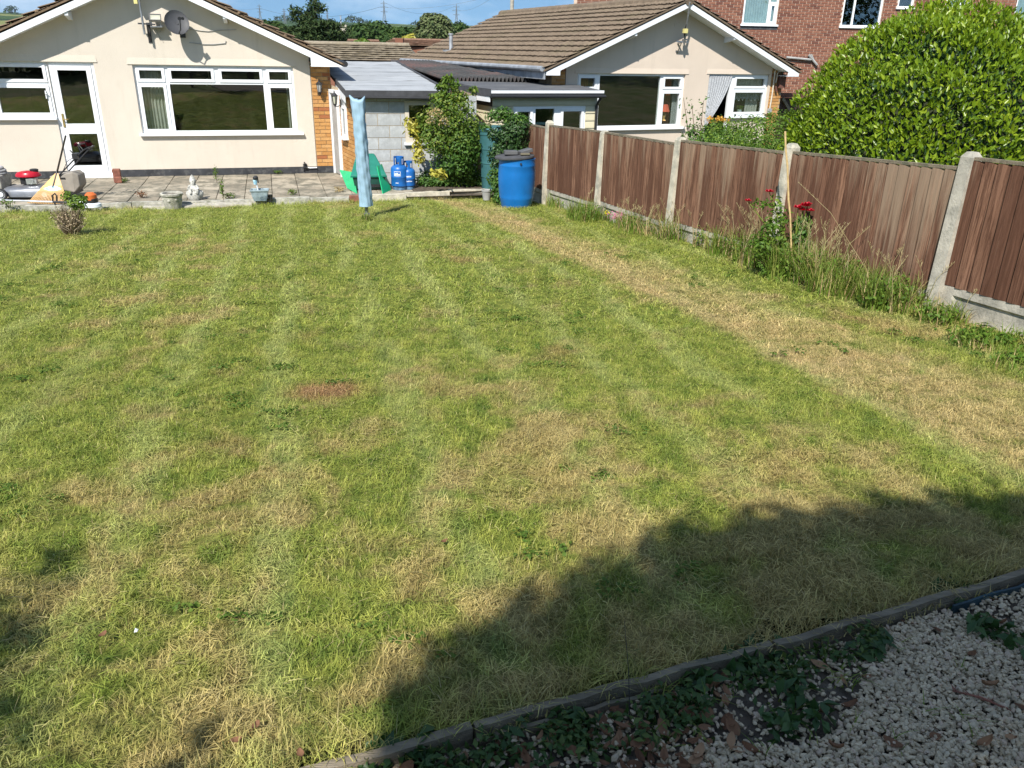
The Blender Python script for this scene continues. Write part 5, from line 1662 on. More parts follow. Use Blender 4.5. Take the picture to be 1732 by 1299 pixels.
# ---- roofs of houses further off
def far_house(name, label, px0, px1, y_ridge, y_eave, dist, rows, mat, hip_l=0, hip_r=0, wall_mat=None):
    a, c = at_d(px0, y_ridge, dist + 1.6), at_d(px1, y_ridge, dist + 1.6)
    zr = (a.z + c.z) / 2; a.z = c.z = zr
    e0, e1 = at_d(px0 - hip_l, y_eave, dist), at_d(px1 + hip_r, y_eave, dist)
    ze = (e0.z + e1.z) / 2; e0.z = e1.z = ze
    t = thing(name, label, 'house', ((e0.x + e1.x) / 2, (e0.y + e1.y) / 2, 0))
    b = MB()
    bk0, bk1 = a + (a - e0), c + (c - e1); bk0.z = bk1.z = ze
    bk0.x, bk1.x = e0.x, e1.x
    b.quad(e0, e1, c, a); b.quad(bk0, bk1, c, a); b.add([e0, a, bk0], [(0, 1, 2)]); b.add([e1, c, bk1], [(0, 1, 2)])
    rf = b.build('roof', mat, t, world=True)
    b = MB()
    for k in range(rows):
        s0, s1 = k / rows, (k + 1.35) / rows
        l0, l1 = a.lerp(e0, s0), a.lerp(e0, s1); r0, r1 = c.lerp(e1, s0), c.lerp(e1, s1)
        up0, up1 = V(0, -0.01, 0.0), V(0, -0.03, 0.15)
        n = 30; i0 = len(b.v)
        for i in range(n + 1):
            s = i / n; j = random.uniform(-0.012, 0.012)
            b.v += [l0.lerp(r0, s) + up0, l1.lerp(r1, s) + up1 + V(0, 0, j), l1.lerp(r1, s) + V(0, -0.025, 0.11)]
        for i in range(n):
            q = i0 + 3 * i
            b.f.append((q, q + 3, q + 4, q + 1)); b.f.append((q + 1, q + 4, q + 5, q + 2))
    b.build('tile_courses', mat, rf, world=True, kind='stuff')
    for o_ in (COL.objects[-1],):
        pass
    b = MB()
    b.box(min(e0.x, e1.x) + 0.3, max(e0.x, e1.x) - 0.3, e0.y + 0.25, e0.y + 2.8, -0.16, ze + 0.02)
    b.build('wall', wall_mat or M['brick_red'], t, world=True)
    b = MB(); b.tube([a + V(0, 0, 0.04), c + V(0, 0, 0.04)], 0.09, 8); b.build('ridge', mat, rf, world=True)
    return t, rf
far_house('garage_block', 'pale brown tiled garage roof running across behind the grey felt roof', 515, 692, 77.5, 106, 29.0, 8, M['tile_grey'], 6, 12)
t, rf = far_house('bungalow', 'distant hipped red brown tiled roof left of the gap beside a small green bush', 588, 641, 70, 82, 55, 5, M['tile_far'], 4, 8)
t, rf = far_house('bungalow', 'distant brown tiled roof with a brick stack just left of the long tiled roof', 664, 790, 69.5, 80, 50, 5, M['tile_far'], 16, 10)
p = at_d(676, 77, 49.5)
b = MB(); b.box(p.x - 0.22, p.x + 0.22, p.y - 0.2, p.y + 0.3, p.z - 0.5, p.z + 0.38); b.build('chimney', M['brick_red'], t, world=True)
p = at_d(583, 60, 150)
t = thing('chimney_tower', 'pale stone chimney standing among the dark trees in the distance', 'chimney', (p.x, p.y, -2))
b = MB(); zt = at_d(583, 42, 150).z; b.box(p.x - 0.45, p.x + 0.45, p.y - 0.5, p.y + 0.5, -2, zt); b.box(p.x - 0.55, p.x + 0.55, p.y - 0.6, p.y + 0.6, zt - 0.4, zt - 0.1); b.build('stack', M['concrete_pale'], t, world=True)
b = MB(); b.tube([(p.x - 0.5, p.y, zt), (p.x - 0.5, p.y, zt + 1.4)], 0.12, 6); b.tube([(p.x - 0.7, p.y, zt - 3), (p.x - 0.7, p.y, zt + 0.3)], 0.2, 6); b.build('flue', M['galv'], t, world=True)

# ------------------------------------------------------------------ the boundary fence
FENCE_TOP = {-2: 2.02, -1: 1.90, 0: 1.78, 1: 1.64, 2: 1.51, 3: 1.41, 4: 1.39, 5: 1.34}
STEP = Vector((-0.685, 1.803, 0))
fc = thing('fence', 'brown vertical board fence in concrete posts along the right side of the lawn', 'fence', (FA.x, FA.y, lawn_z(FA.x, FA.y)))
fdir = STEP.normalized(); flawn = V(-fdir.y, fdir.x, 0)
if flawn.dot(FN) < 0: flawn = -flawn
def fpt(k, off=0.0, z=0.0):
    p = FA + STEP * k + flawn * off
    return V(p.x, p.y, z)
PW = 0.10
for k in range(-2, 6):
    zt = FENCE_TOP[k]; base = fpt(k); z0 = lawn_z(base.x, base.y) - 0.3
    b = MB(); h = PW / 2
    c = [base - fdir * h - flawn * h, base + fdir * h - flawn * h, base + fdir * h + flawn * h, base - fdir * h + flawn * h]
    lean = flawn * -0.045
    lo = [V(p.x, p.y, z0) for p in c]; hi = [V(p.x, p.y, zt - 0.035) + lean * 0.0 for p in c]
    lo = [p - lean * 1.1 for p in lo]
    ctr = V(base.x, base.y, 0)
    tp = [V(base.x + (p.x - base.x) * 0.55, base.y + (p.y - base.y) * 0.55, zt) for p in c]
    b.v = lo + hi + tp
    b.f = [(0, 1, 5, 4), (1, 2, 6, 5), (2, 3, 7, 6), (3, 0, 4, 7), (4, 5, 9, 8), (5, 6, 10, 9), (6, 7, 11, 10), (7, 4, 8, 11), (8, 9, 10, 11)]
    b.build('post', M['concrete_pale'] if k != 0 else M['concrete'], fc, world=True)
# panel top at its left-hand (far) and right-hand (near) ends
PTOP = {-2: (1.86, 1.95), -1: (1.745, 1.80), 0: (1.570, 1.665), 1: (1.480, 1.555), 2: (1.395, 1.435), 3: (1.325, 1.395), 4: (1.26, 1.275)}   # bay k lies between post k and post k+1: (far, near)
board_cache = {}
NB = 17
for k in range(-2, 5):
    zf, zn = PTOP[k]
    a = fpt(k) + fdir * (PW / 2); c = fpt(k + 1) - fdir * (PW / 2)
    L = (c - a).length
    PH = 0.925 if k < 3 else 0.98
    anchor = a.lerp(c, 0.5); anchor.z = (zf + zn) / 2 - PH
    pan = thing('panel', '', '', (0, 0, 0)); del pan['label']; del pan['category']
    pan.parent = fc; pan.location = anchor - Vector(fc.location)
    def world_to_pan(v):
        return v - anchor
    if k == 0: pan['label'] = 'panel with silver worn boards beside the nearest full concrete post'
    for i in range(NB):
        s0, s1 = i / NB, (i + 1) / NB
        zt = zn + (zf - zn) * (s0 + s1) / 2 - 0.022
        zb = zn + (zf - zn) * (s0 + s1) / 2 - PH + random.uniform(-0.004, 0.004)
        hh = round(zt - zb, 3); w = L / NB
        if (round(w, 3), hh) not in board_cache:
            b = MB()      # feather-edged: thick on one side, thin on the other, lapping its neighbour
            w2 = w * 0.62
            xs_ = (-w2, -w2 * 0.3, w2 * 0.4, w2); th = (0.030, 0.025, 0.016, 0.006)
            for x, t_ in zip(xs_, th):
                b.v += [V(x, 0, 0), V(x, t_, 0), V(x, t_, hh), V(x, 0, hh)]
            for j in range(3):
                q = 4 * j
                b.f += [(q + 1, q + 5, q + 6, q + 2), (q, q + 4, q + 5, q + 1), (q + 2, q + 6, q + 7, q + 3), (q, q + 3, q + 7, q + 4)]
            b.f += [(0, 1, 2, 3), (12, 15, 14, 13)]
            board_cache[(round(w, 3), hh)] = b.mesh('board', M['fence_wood'])
        p = a.lerp(c, (s0 + s1) / 2); p.z = zb
        o = piece('board', board_cache[(round(w, 3), hh)], basis(-fdir, flawn, V(0, 0, 1), world_to_pan(p) + flawn * (0.004 + 0.001 * (i % 2))) @ Matrix.Rotation(random.uniform(-0.004, 0.004), 4, 'Y'), pan)
        wear = random.uniform(-0.13, 0.09)
        if k == 0 and s0 < 0.42: wear = random.uniform(0.10, 0.30) * (1 - s0 * 0.8)
        if k == -1: wear -= 0.12
        if k in (1, 2): wear += 0.05
        o['wear'] = wear
    b = MB(); pa, pc = a.copy(), c.copy(); pa.z = zn - 0.006; pc.z = zf - 0.006
    b.beam(pa + flawn * 0.008, pc + flawn * 0.008, 0.045, 0.022)
    o = b.build('capping', M['old_timber'], pan); 
    for v in o.data.vertices: v.co -= anchor
    b = MB()
    for zz in (0.12, 0.5, 0.82):
        qa, qc = a.copy(), c.copy(); qa.z = zn - PH + zz * PH; qc.z = zf - PH + zz * PH
        b.beam(qa - flawn * 0.025, qc - flawn * 0.025, 0.04, 0.045)
    o = b.build('rail', M['fence_wood'], pan)
    for v in o.data.vertices: v.co -= anchor
    # concrete gravel board with its recessed face
    b = MB(); gh = 0.29; ta, tc = zn - PH - 0.002, zf - PH - 0.002
    def gp(s, zz, off):
        p = a.lerp(c, s); p.z = (ta + (tc - ta) * s) - gh + zz * gh
        return p + flawn * off
    m1, m2, z1, z2 = 0.045, 0.955, 0.16, 0.80
    o_, i_ = 0.026, 0.008
    ring0 = [gp(0, 0, o_), gp(1, 0, o_), gp(1, 1, o_), gp(0, 1, o_)]
    ring1 = [gp(m1, z1, o_), gp(m2, z1, o_), gp(m2, z2, o_), gp(m1, z2, o_)]
    ring2 = [gp(m1 + 0.012, z1 + 0.06, i_), gp(m2 - 0.012, z1 + 0.06, i_), gp(m2 - 0.012, z2 - 0.06, i_), gp(m1 + 0.012, z2 - 0.06, i_)]
    bk = [gp(0, 0, -0.02), gp(1, 0, -0.02), gp(1, 1, -0.02), gp(0, 1, -0.02)]
    b.v = ring0 + ring1 + ring2 + bk
    for j in range(4):
        j2 = (j + 1) % 4
        b.f += [(j, j2, 4 + j2, 4 + j), (4 + j, 4 + j2, 8 + j2, 8 + j), (j, j2, 12 + j2, 12 + j)]
    b.f += [(8, 9, 10, 11), (12, 13, 14, 15)]
    b.build('gravel_board', M['concrete'], fc, world=True)

# ------------------------------------------------------------------ things on and around the lawn
# covered rotary dryer
p = at_lawn(621, 367)
t = thing('rotary_dryer', 'folded rotary clothes dryer in a pale blue fabric cover standing on the lawn', 'clothes dryer', tuple(p))
tilt = Matrix.Rotation(R(-1.5), 3, 'Y') @ Matrix.Rotation(R(1.0), 3, 'X')
b = MB(); b.tube([tilt @ V(0, 0, -0.1), tilt @ V(0, 0, 0.25)], 0.026, 10); b.build('pole', M['grey_metal'], t, smooth=True)
b = MB(); b.tube([(0, 0, -0.02), (0, 0, 0.05)], 0.045, 10); b.build('ground_socket', M['grey_metal'], t)
b = MB(); sd = 40; zz = np.linspace(0.16, 1.60, 40)
for j, z in enumerate(zz):
    q = (z - 0.16) / 1.44
    rad = 0.086 - 0.004 * q + 0.012 * max(0, (q - 0.86) / 0.14) + 0.006 * max(0, (0.06 - q) / 0.06)
    rx_, ry_ = rad * (1.0 + 0.16 * max(0, (q - 0.82) / 0.18)), rad * (1.0 - 0.25 * max(0, (q - 0.82) / 0.18))
    for i in range(sd):
        a = 2 * math.pi * i / sd
        fold = 0.006 * math.sin(4 * a + 1.6 * math.sin(5 * q)) + 0.004 * math.sin(9 * a + 9 * q) + 0.0035 * math.sin(3 * a - 40 * q) * (1 if q > 0.2 else 0.5) + 0.003 * math.sin(2 * a + 75 * q)
        zc = z
        if j >= 38:
            zc = z + (0.05 * abs(math.cos(a)) ** 3 - 0.015 + (0.012 if math.cos(a) < 0 else 0))
        b.v.append(tilt @ V((rx_ + fold) * math.cos(a), (ry_ + fold) * math.sin(a), zc))
for j in range(39):
    for i in range(sd):
        i2 = (i + 1) % sd
        b.f.append((j * sd + i, j * sd + i2, (j + 1) * sd + i2, (j + 1) * sd + i))
b.v.append(tilt @ V(0, 0, 1.555)); cidx = len(b.v) - 1
for i in range(sd):
    b.f.append((39 * sd + i, 39 * sd + (i + 1) % sd, cidx))
b.build('cover', M['cloth_blue'], t, smooth='all')

# blue water barrel with lid and slabs
p = at_lawn(873, 350)
t = thing('water_barrel', 'bright blue plastic barrel with a grey lid at the far end of the fence', 'barrel', tuple(p))
sb = 1.0
b = MB(); b.lathe([(0.225, 0.0), (0.235, 0.03), (0.262, 0.16), (0.270, 0.19), (0.268, 0.20), (0.280, 0.28), (0.290, 0.45), (0.290, 0.56), (0.284, 0.66), (0.288, 0.67), (0.284, 0.685), (0.280, 0.76), (0.285, 0.775)], (0, 0, -0.02), 40)
b.build('drum', M['barrel_blue'], t, smooth=True)
b = MB(); b.lathe([(0.285, 0.755), (0.308, 0.758), (0.312, 0.772), (0.305, 0.79), (0.28, 0.80), (0.05, 0.812)], (0, 0, 0.0), 40); b.v = [Matrix.Rotation(R(-3), 3, 'Y') @ v for v in b.v]; b.build('lid', M['felt_black'], t, smooth=True)
b = MB(); b.lathe([(0.016, 0), (0.016, 0.012)], (0, 0, 0), 8, Matrix.Rotation(R(90), 3, 'X')); b.v = [v + V(0.06, -0.286, 0.70) for v in b.v]; b.build('bung', M['black_plastic'], t)
for x, y, z, rot, sx, sy, sz, tl, lab in ((-0.10, -0.08, 0.845, 0.15, 0.20, 0.15, 0.055, 0.0, 'dark grey block lying flat on the left of the barrel lid'), (0.12, -0.03, 0.86, 0.5, 0.20, 0.15, 0.05, -0.22, 'dark grey block tilted on the right of the barrel lid')):
    b = MB(); b.box(-sx/2, sx/2, -sy/2, sy/2, -sz/2, sz/2)
    o = b.build('block', M['felt_dark'], None, bevel=0.006); o.matrix_world = Matrix.Translation(p + V(x, y, z)) @ Matrix.Rotation(rot, 4, 'Z') @ Matrix.Rotation(tl, 4, 'Y'); tag(o, lab, 'block')
b = MB(); b.box(-0.07, 0.07, -0.03, 0.03, -0.012, 0.012); o = b.build('timber_offcut', M['old_timber']); o.matrix_world = Matrix.Translation(p + V(0.12, -0.17, 0.835)) @ Matrix.Rotation(0.1, 4, 'Z'); tag(o, 'small pale timber offcut at the front of the barrel lid', 'timber')

# teal water butt with its dark downpipe
p = at_z(836, 318, 0.02)
t = thing('water_butt', 'tall teal water butt half hidden by dark leaves behind the blue barrel', 'water butt', tuple(p))
b = MB(); b.lathe([(0.23, 0.0), (0.24, 0.20), (0.25, 0.21), (0.245, 0.24), (0.255, 0.45), (0.265, 0.46), (0.26, 0.49), (0.27, 0.70), (0.28, 0.71), (0.275, 0.74), (0.285, 0.95), (0.295, 0.96), (0.29, 1.03)], (0, 0, 0), 28); b.build('tank', M['butt_teal'], t, smooth=True)
b = MB(); b.lathe([(0.30, 1.02), (0.305, 1.05), (0.28, 1.09), (0.05, 1.12)], (0, 0, 0), 28); b.build('lid', M['butt_teal'], t, smooth=True)
q0 = at_d(785, 186, 16.3); q1 = at_d(818, 214, 15.3)
b = MB(); b.tube([q0, q0.lerp(q1, 0.5) + V(0, 0, -0.03), q1 + V(0.03, 0, 0)], 0.035, 10); o = b.build('downpipe', M['black_plastic']); tag(o, 'black sloping downpipe leading into the teal water butt', 'pipe')
p = at_z(823, 338, 0.06)
t = thing('plant_pot', 'small dark grey pot standing at the foot of the teal water butt', 'plant pot', tuple(p))
b = MB(); b.lathe([(0.06, 0.0), (0.08, 0.14), (0.088, 0.145), (0.088, 0.17), (0.075, 0.17), (0.07, 0.13)], (0, 0, 0), 16); b.build('pot', M['hose_grey'], t)

# gas bottles
def gas_bottle(px, py, r, h, rz, label):
    p = at_z(px, py, 0.0)
    t = thing('gas_bottle', label, 'gas bottle', tuple(p), rz, 'blue gas bottles against the block wall')
    b = MB(); sh = h * 0.72
    b.lathe([(r * 0.80, 0.0), (r * 0.82, 0.05), (r, 0.075), (r, sh * 0.52), (r * 1.015, sh * 0.53), (r * 1.015, sh * 0.55), (r, sh * 0.56), (r, sh - 0.06), (r * 0.93, sh - 0.025), (r * 0.72, sh + 0.005), (r * 0.36, sh + 0.025), (0.02, sh + 0.03)], (0, 0, 0), 28)
    b.build('cylinder', M['gas_blue'], t, smooth=True)
    b = MB(); b.lathe([(r * 0.825, 0.0), (r * 0.84, 0.05)], (0, 0, -0.001), 28); b.build('foot_ring', M['gas_scuff'], t)
    b = MB(); rr = r * 0.62; z0, z1 = sh - 0.01, h
    for k in range(20):
        a0, a1 = 2 * math.pi * k / 20, 2 * math.pi * (k + 1) / 20
        solid = k % 5 in (0, 1)
        for (u0, u1) in (((z0, z1),) if solid else ((z1 - 0.035, z1),)):
            if 12 <= k <= 13 and not solid: continue
            p4 = [V(rr * math.cos(a), rr * math.sin(a), z) for a, z in ((a0, u0), (a1, u0), (a1, u1), (a0, u1))]
            q4 = [V(v.x * 0.9, v.y * 0.9, v.z) for v in p4]
            b.add(p4 + q4, [(0, 1, 2, 3), (7, 6, 5, 4), (3, 2, 6, 7), (0, 4, 5, 1)])
    b.build('shroud', M['gas_blue'], t)
    b = MB(); b.tube([(0, 0, sh), (0, 0, sh + 0.06)], 0.018, 8); b.tube([(0, -0.03, sh + 0.045), (0, 0.0, sh + 0.045)], 0.014, 8); b.build('valve', M['brass'], t)
    return t, sh
def wrap(b, r, a0, a1, z0, z1, n=6):
    """a patch printed on the side of a cylinder, angle measured from the front"""
    i0 = len(b.v)
    for i in range(n + 1):
        a = -math.pi / 2 + a0 + (a1 - a0) * i / n
        b.v += [V(r * math.cos(a), r * math.sin(a), z0), V(r * math.cos(a), r * math.sin(a), z1)]
    for i in range(n):
        b.f.append((i0 + 2 * i, i0 + 2 * i + 2, i0 + 2 * i + 3, i0 + 2 * i + 1))
t, sh = gas_bottle(676, 320, 0.150, 0.585, R(8), 'larger blue gas bottle with a square white label')
b = MB(); r_ = 0.1535
wrap(b, r_, -0.62, 0.18, sh * 0.60, sh * 0.62); wrap(b, r_, -0.62, 0.18, sh * 0.78, sh * 0.80); wrap(b, r_, -0.62, -0.57, sh * 0.62, sh * 0.78, 1); wrap(b, r_, 0.13, 0.18, sh * 0.62, sh * 0.78, 1)
b.build('label', M['label_white'], t)
b = MB()
wrap(b, r_, -0.54, -0.36, sh * 0.635, sh * 0.72); wrap(b, r_, -0.32, -0.14, sh * 0.635, sh * 0.735); wrap(b, r_, -0.10, 0.09, sh * 0.635, sh * 0.70); b.build('lettering', M['label_white'], t, kind='stuff')
b = MB(); wrap(b, r_, -0.45, -0.1, sh * 0.30, sh * 0.33)
b.build('marking', M['label_white'], t)
t, sh = gas_bottle(688, 319, 0.125, 0.50, R(0), 'smaller blue gas bottle with two rows of white lettering')
t.location = at_z(690, 319, 0) + V(0.02, -0.02, 0)
b = MB(); r_ = 0.1285
for k in range(5):
    wrap(b, r_, -0.62 + k * 0.24, -0.62 + k * 0.24 + 0.19, sh * 0.62, sh * (0.70 if k % 2 else 0.69), 2)
for k in range(7):
    wrap(b, r_, -0.72 + k * 0.2, -0.72 + k * 0.2 + 0.14, sh * (0.37 if k in (1, 2) else 0.40), sh * (0.455 if k % 3 else 0.44), 2)
b.build('lettering', M['label_white'], t, kind='stuff')

# green box with its leaning bright green lids
p = at_z(622, 322, 0)
t = thing('storage_box', 'dark green plastic storage box with a sloping lid behind the covered dryer', 'storage box', tuple(p), YAW1 + R(-4))
b = MB()
b.add([(-0.22, 0.0, 0.02), (0.30, 0.0, 0.02), (0.24, 0.36, 0.02), (-0.20, 0.36, 0.02), (-0.26, -0.02, 0.24), (0.33, -0.02, 0.24), (0.27, 0.38, 0.40), (-0.22, 0.38, 0.40)], [(0, 3, 2, 1), (0, 1, 5, 4), (1, 2, 6, 5), (2, 3, 7, 6), (3, 0, 4, 7), (4, 5, 6, 7)])
b.build('body', M['green_base'], t, bevel=0.01)
b = MB()
b.add([(-0.30, -0.05, 0.235), (0.36, -0.05, 0.235), (0.18, 0.36, 0.58), (-0.16, 0.36, 0.58), (-0.29, -0.05, 0.275), (0.35, -0.05, 0.275), (0.15, 0.36, 0.61), (-0.13, 0.36, 0.61), (0.25, 0.42, 0.40), (-0.22, 0.42, 0.40)],
      [(0, 1, 5, 4), (4, 5, 6, 7), (1, 2, 6, 5), (3, 0, 4, 7), (2, 3, 7, 6), (0, 3, 2, 1), (1, 8, 2), (0, 3, 9), (8, 9, 3, 2)])
b.build('lid', M['green_dark'], t, bevel=0.008)
b = MB(); b.box(0.05, 0.22, -0.03, -0.018, 0.06, 0.11); b.build('handle', M['black_plastic'], t)
def sheet(label, pts, nrm, name='plastic_sheet'):
    o0 = sum(pts, Vector((0, 0, 0))) / len(pts)
    b = MB(); b.prism([q - o0 for q in pts], nrm * 0.014)
    n = 9
    for i in range(1, n):      # moulded ribs along the bottom edge
        a = pts[0].lerp(pts[1], i / n) - o0; c = pts[3].lerp(pts[2], i / n) - o0
        b.beam(a.lerp(c, 0.05) + nrm * 0.016, a.lerp(c, 0.95) + nrm * 0.016, 0.010, 0.008, nrm)
    o = b.build(name, M['green_bright']); o.location = o0
    return tag(o, label, 'plastic sheet')
q = [at_z(604, 328, 0.0), at_z(587, 318, 0.02), at_d(574, 287, 16.0), at_d(597, 291, 15.5)]
n_ = (q[1] - q[0]).cross(q[3] - q[0]).normalized()
sheet('bright green plastic sheet leaning left of the dark green box', q, n_ if n_.y > 0 else -n_)
q = [at_z(648, 328, 0.0), at_z(662, 321, 0.0), at_d(646, 277, 15.2), at_d(638, 281, 14.9)]
n_ = (q[1] - q[0]).cross(q[3] - q[0]).normalized()
sheet('bright green plastic sheet leaning between the dark green box and the gas bottles', q, n_ if n_.y > 0 else -n_)

# ------------------------------------------------------------------ things on the patio
# lawn mower lying sideways to the camera
p = at_z(54, 334, 0.0)
t = thing('lawn_mower', 'grey petrol lawn mower with a red engine cover and a beige grass bag', 'lawn mower', tuple(p), R(8))
S = 1.0
b = MB()
sec = [(-0.46, 0.10, 0.13, 0.14), (-0.40, 0.06, 0.22, 0.20), (-0.25, 0.05, 0.26, 0.235), (0.0, 0.05, 0.27, 0.25), (0.22, 0.05, 0.27, 0.26), (0.38, 0.06, 0.25, 0.25), (0.45, 0.09, 0.22, 0.22)]
n = 14
for x, z0, hw, z1 in sec:
    for k in range(n):
        a = math.pi * k / (n - 1)
        yy = hw * math.cos(a); zz_ = z0 + (z1 - z0) * (max(0.0, math.sin(a)) ** 0.45)
        b.v.append(V(x, yy, zz_))
for i in range(len(sec) - 1):
    for k in range(n - 1):
        a = i * n + k; b.f.append((a, a + 1, a + n + 1, a + n))
b.f.append(tuple(range(n))); b.f.append(tuple(range((len(sec) - 1) * n, len(sec) * n)))
b.build('deck', M['mower_grey'], t, smooth=True)
for x, y in ((-0.40, -0.29), (-0.40, 0.29), (0.36, -0.29), (0.36, 0.29)):
    wb = MB(); rot = Matrix.Rotation(R(90), 3, 'X')
    rr = 0.105
    wb.lathe([(rr * 0.72, -0.028), (rr * 0.95, -0.028), (rr, -0.018), (rr, 0.018), (rr * 0.95, 0.028), (rr * 0.72, 0.028)], (x, y, rr), 24, rot)
    wh = wb.build('wheel', M['rubber'], t, smooth=True)
    hb_ = MB(); hb_.lathe([(0.02, -0.036), (rr * 0.6, -0.024), (rr * 0.70, -0.030), (rr * 0.70, 0.030), (rr * 0.6, 0.024), (0.02, 0.036)], (x, y, rr), 20, rot)
    hb_.build('hub', M['label_white'], wh, smooth=True)
b = MB(); b.tube([(0.02, 0, 0.24), (0.02, 0, 0.38)], 0.10, 14); b.box(-0.10, 0.0, -0.10, 0.12, 0.26, 0.40); b.build('engine', M['black_plastic'], t)
b = MB(); b.box(0.02, 0.20, -0.15, -0.06, 0.27, 0.37); b.tube([(0.10, -0.16, 0.32), (0.10, -0.07, 0.32)], 0.055, 12); b.build('muffler', M['bright_metal'], t)
b = MB(); b.lathe([(0.165, 0.385), (0.19, 0.40), (0.188, 0.425), (0.165, 0.465), (0.10, 0.49), (0.02, 0.50)], (0.0, 0, 0), 28); b.v = [V(v.x * 1.18 + 0.02 + (0.06 * (v.z - 0.385)), v.y * 0.95, v.z) for v in b.v]
b.build('engine_cover', M['red_paint'], t, smooth=True)
b = MB(); b.lathe([(0.07, 0.475), (0.075, 0.52), (0.05, 0.53)], (0.13, 0.02, 0), 14); b.build('fuel_cap', M['black_plastic'], t)
hx = 0.44
b = MB()
for y in (-0.22, 0.22):
    b.tube([(hx - 0.04, y, 0.20), (hx + 0.12, y, 0.36), (hx + 0.62, y * 0.9, 0.82), (hx + 0.72, y * 0.9, 0.90)], 0.013, 8)
b.tube([(hx + 0.72, -0.2, 0.90), (hx + 0.78, -0.17, 0.93), (hx + 0.78, 0.17, 0.93), (hx + 0.72, 0.2, 0.90)], 0.013, 8)
b.tube([(hx + 0.66, -0.2, 0.86), (hx + 0.62, -0.17, 0.98), (hx + 0.62, 0.17, 0.98), (hx + 0.66, 0.2, 0.86)], 0.009, 6)
b.box(hx + 0.50, hx + 0.60, -0.23, -0.17, 0.74, 0.83); b.tube([(hx + 0.55, -0.2, 0.80), (hx + 0.48, -0.22, 0.90)], 0.01, 6)
b.tube([(hx + 0.55, -0.19, 0.78), (hx + 0.40, -0.21, 0.70), (hx + 0.2, -0.16, 0.40), (0.2, -0.1, 0.3)], 0.006, 6)
b.build('handle', M['black_plastic'], t, smooth=True)
b = MB(); b.tube([(hx + 0.70, -0.19, 0.90), (hx + 0.66, -0.24, 1.0), (hx + 0.70, -0.27, 1.02)], 0.008, 6); b.tube([(hx + 0.78, 0.0, 0.93), (hx + 0.86, -0.12, 0.97)], 0.008, 6); b.build('lever', M['grey_metal'], t)
b = MB()
b.add([(0.50, -0.21, 0.20), (0.86, -0.21, 0.12), (0.86, 0.21, 0.12), (0.50, 0.21, 0.20), (0.46, -0.20, 0.42), (0.88, -0.20, 0.50), (0.88, 0.20, 0.50), (0.46, 0.20, 0.42), (0.97, -0.18, 0.24), (0.97, 0.18, 0.24), (0.97, -0.17, 0.44), (0.97, 0.17, 0.44)],
      [(0, 1, 5, 4), (0, 3, 2, 1), (3, 0, 4, 7), (2, 3, 7, 6), (4, 5, 6, 7), (1, 8, 10, 5), (8, 9, 11, 10), (9, 2, 6, 11), (1, 2, 9, 8), (5, 10, 11, 6)])
gbg = b.build('grass_bag', M['bag_beige'], t, bevel=0.02)
b = MB(); b.prism([(0.47, -0.225, 0.205), (0.86, -0.225, 0.125), (0.865, -0.225, 0.085), (0.48, -0.225, 0.165)], (0, 0.45, 0)); b.build('bag_base', M['black_plastic'], gbg)
b = MB(); b.box(0.56, 0.74, -0.225, -0.20, 0.385, 0.40); b.build('slot', M['black_plastic'], gbg)
b = MB(); b.box(-0.30, 0.40, -0.22, 0.22, 0.02, 0.06); b.build('underside', M['black_plastic'], t)
t.scale = (0.87, 0.87, 0.87)

# leaf rake propped against the mower
f0, f1 = at_z(50, 342, 0.03), at_z(117, 343, 0.03)
cen = at_z(86, 345, 0.02)
apex = at_d(97, 289, math.hypot(cen.x, cen.y) + 0.20)
t = thing('leaf_rake', 'orange fan shaped leaf rake with a pale blue label propped against the mower', 'rake', tuple(cen))
b = MB(); NTI = 24
def fan(s, q):
    e = f0.lerp(f1, s)
    e = e + (cen - f0.lerp(f1, 0.5)) * (1 - (2 * s - 1) ** 2) * 0.5
    return apex.lerp(e, q) + V(0, -0.03 * math.sin(q * 2.2), 0.0)
rows_ = 6
for i in range(NTI + 1):
    for j in range(rows_ + 1):
        b.v.append(fan(i / NTI, 0.08 + 0.55 * j / rows_))
for i in range(NTI):
    for j in range(rows_):
        a = i * (rows_ + 1) + j
        b.f.append((a, a + 1, a + rows_ + 2, a + rows_ + 1))
nb0 = len(b.v); b.v += [v + V(0, 0.008, 0) for v in b.v]; b.f += [tuple(x + nb0 for x in f[::-1]) for f in b.f]
b.build('fan', M['orange_plastic'], t, world=True)
for i in range(NTI + 1):
    b = MB(); s = i / NTI
    pts_ = [fan(s, q) for q in (0.45, 0.63, 0.8, 0.93)] + [fan(s, 1.0) + V(0, -0.03, -0.0)]
    b.tube(pts_, 0.0065, 4)
    b.build('tine', M['orange_plastic'], t, world=True)
b = MB(); n = 14
for i in range(n + 1):
    s = 0.12 + 0.80 * i / n; ht = 0.10 * math.sin(math.pi * (i + 0.4) / (n + 0.8)) + 0.01
    b.v += [fan(s, 0.52 + 0.03 - ht * 0.9) + V(0, -0.006, 0), fan(s, 0.52 + 0.03 + ht * 0.5) + V(0, -0.006, 0)]
for i in range(n):
    b.f.append((2 * i, 2 * i + 1, 2 * i + 3, 2 * i + 2))
b.build('label', M['label_blue'], t, world=True)
b = MB(); top_ = at_d(111, 230, 13.55); b.tube([fan(0.5, 0.50) + V(0, -0.01, 0), apex, top_], [0.011, 0.014, 0.012], 8); b.build('handle', M['black_plastic'], t, world=True, smooth=True)
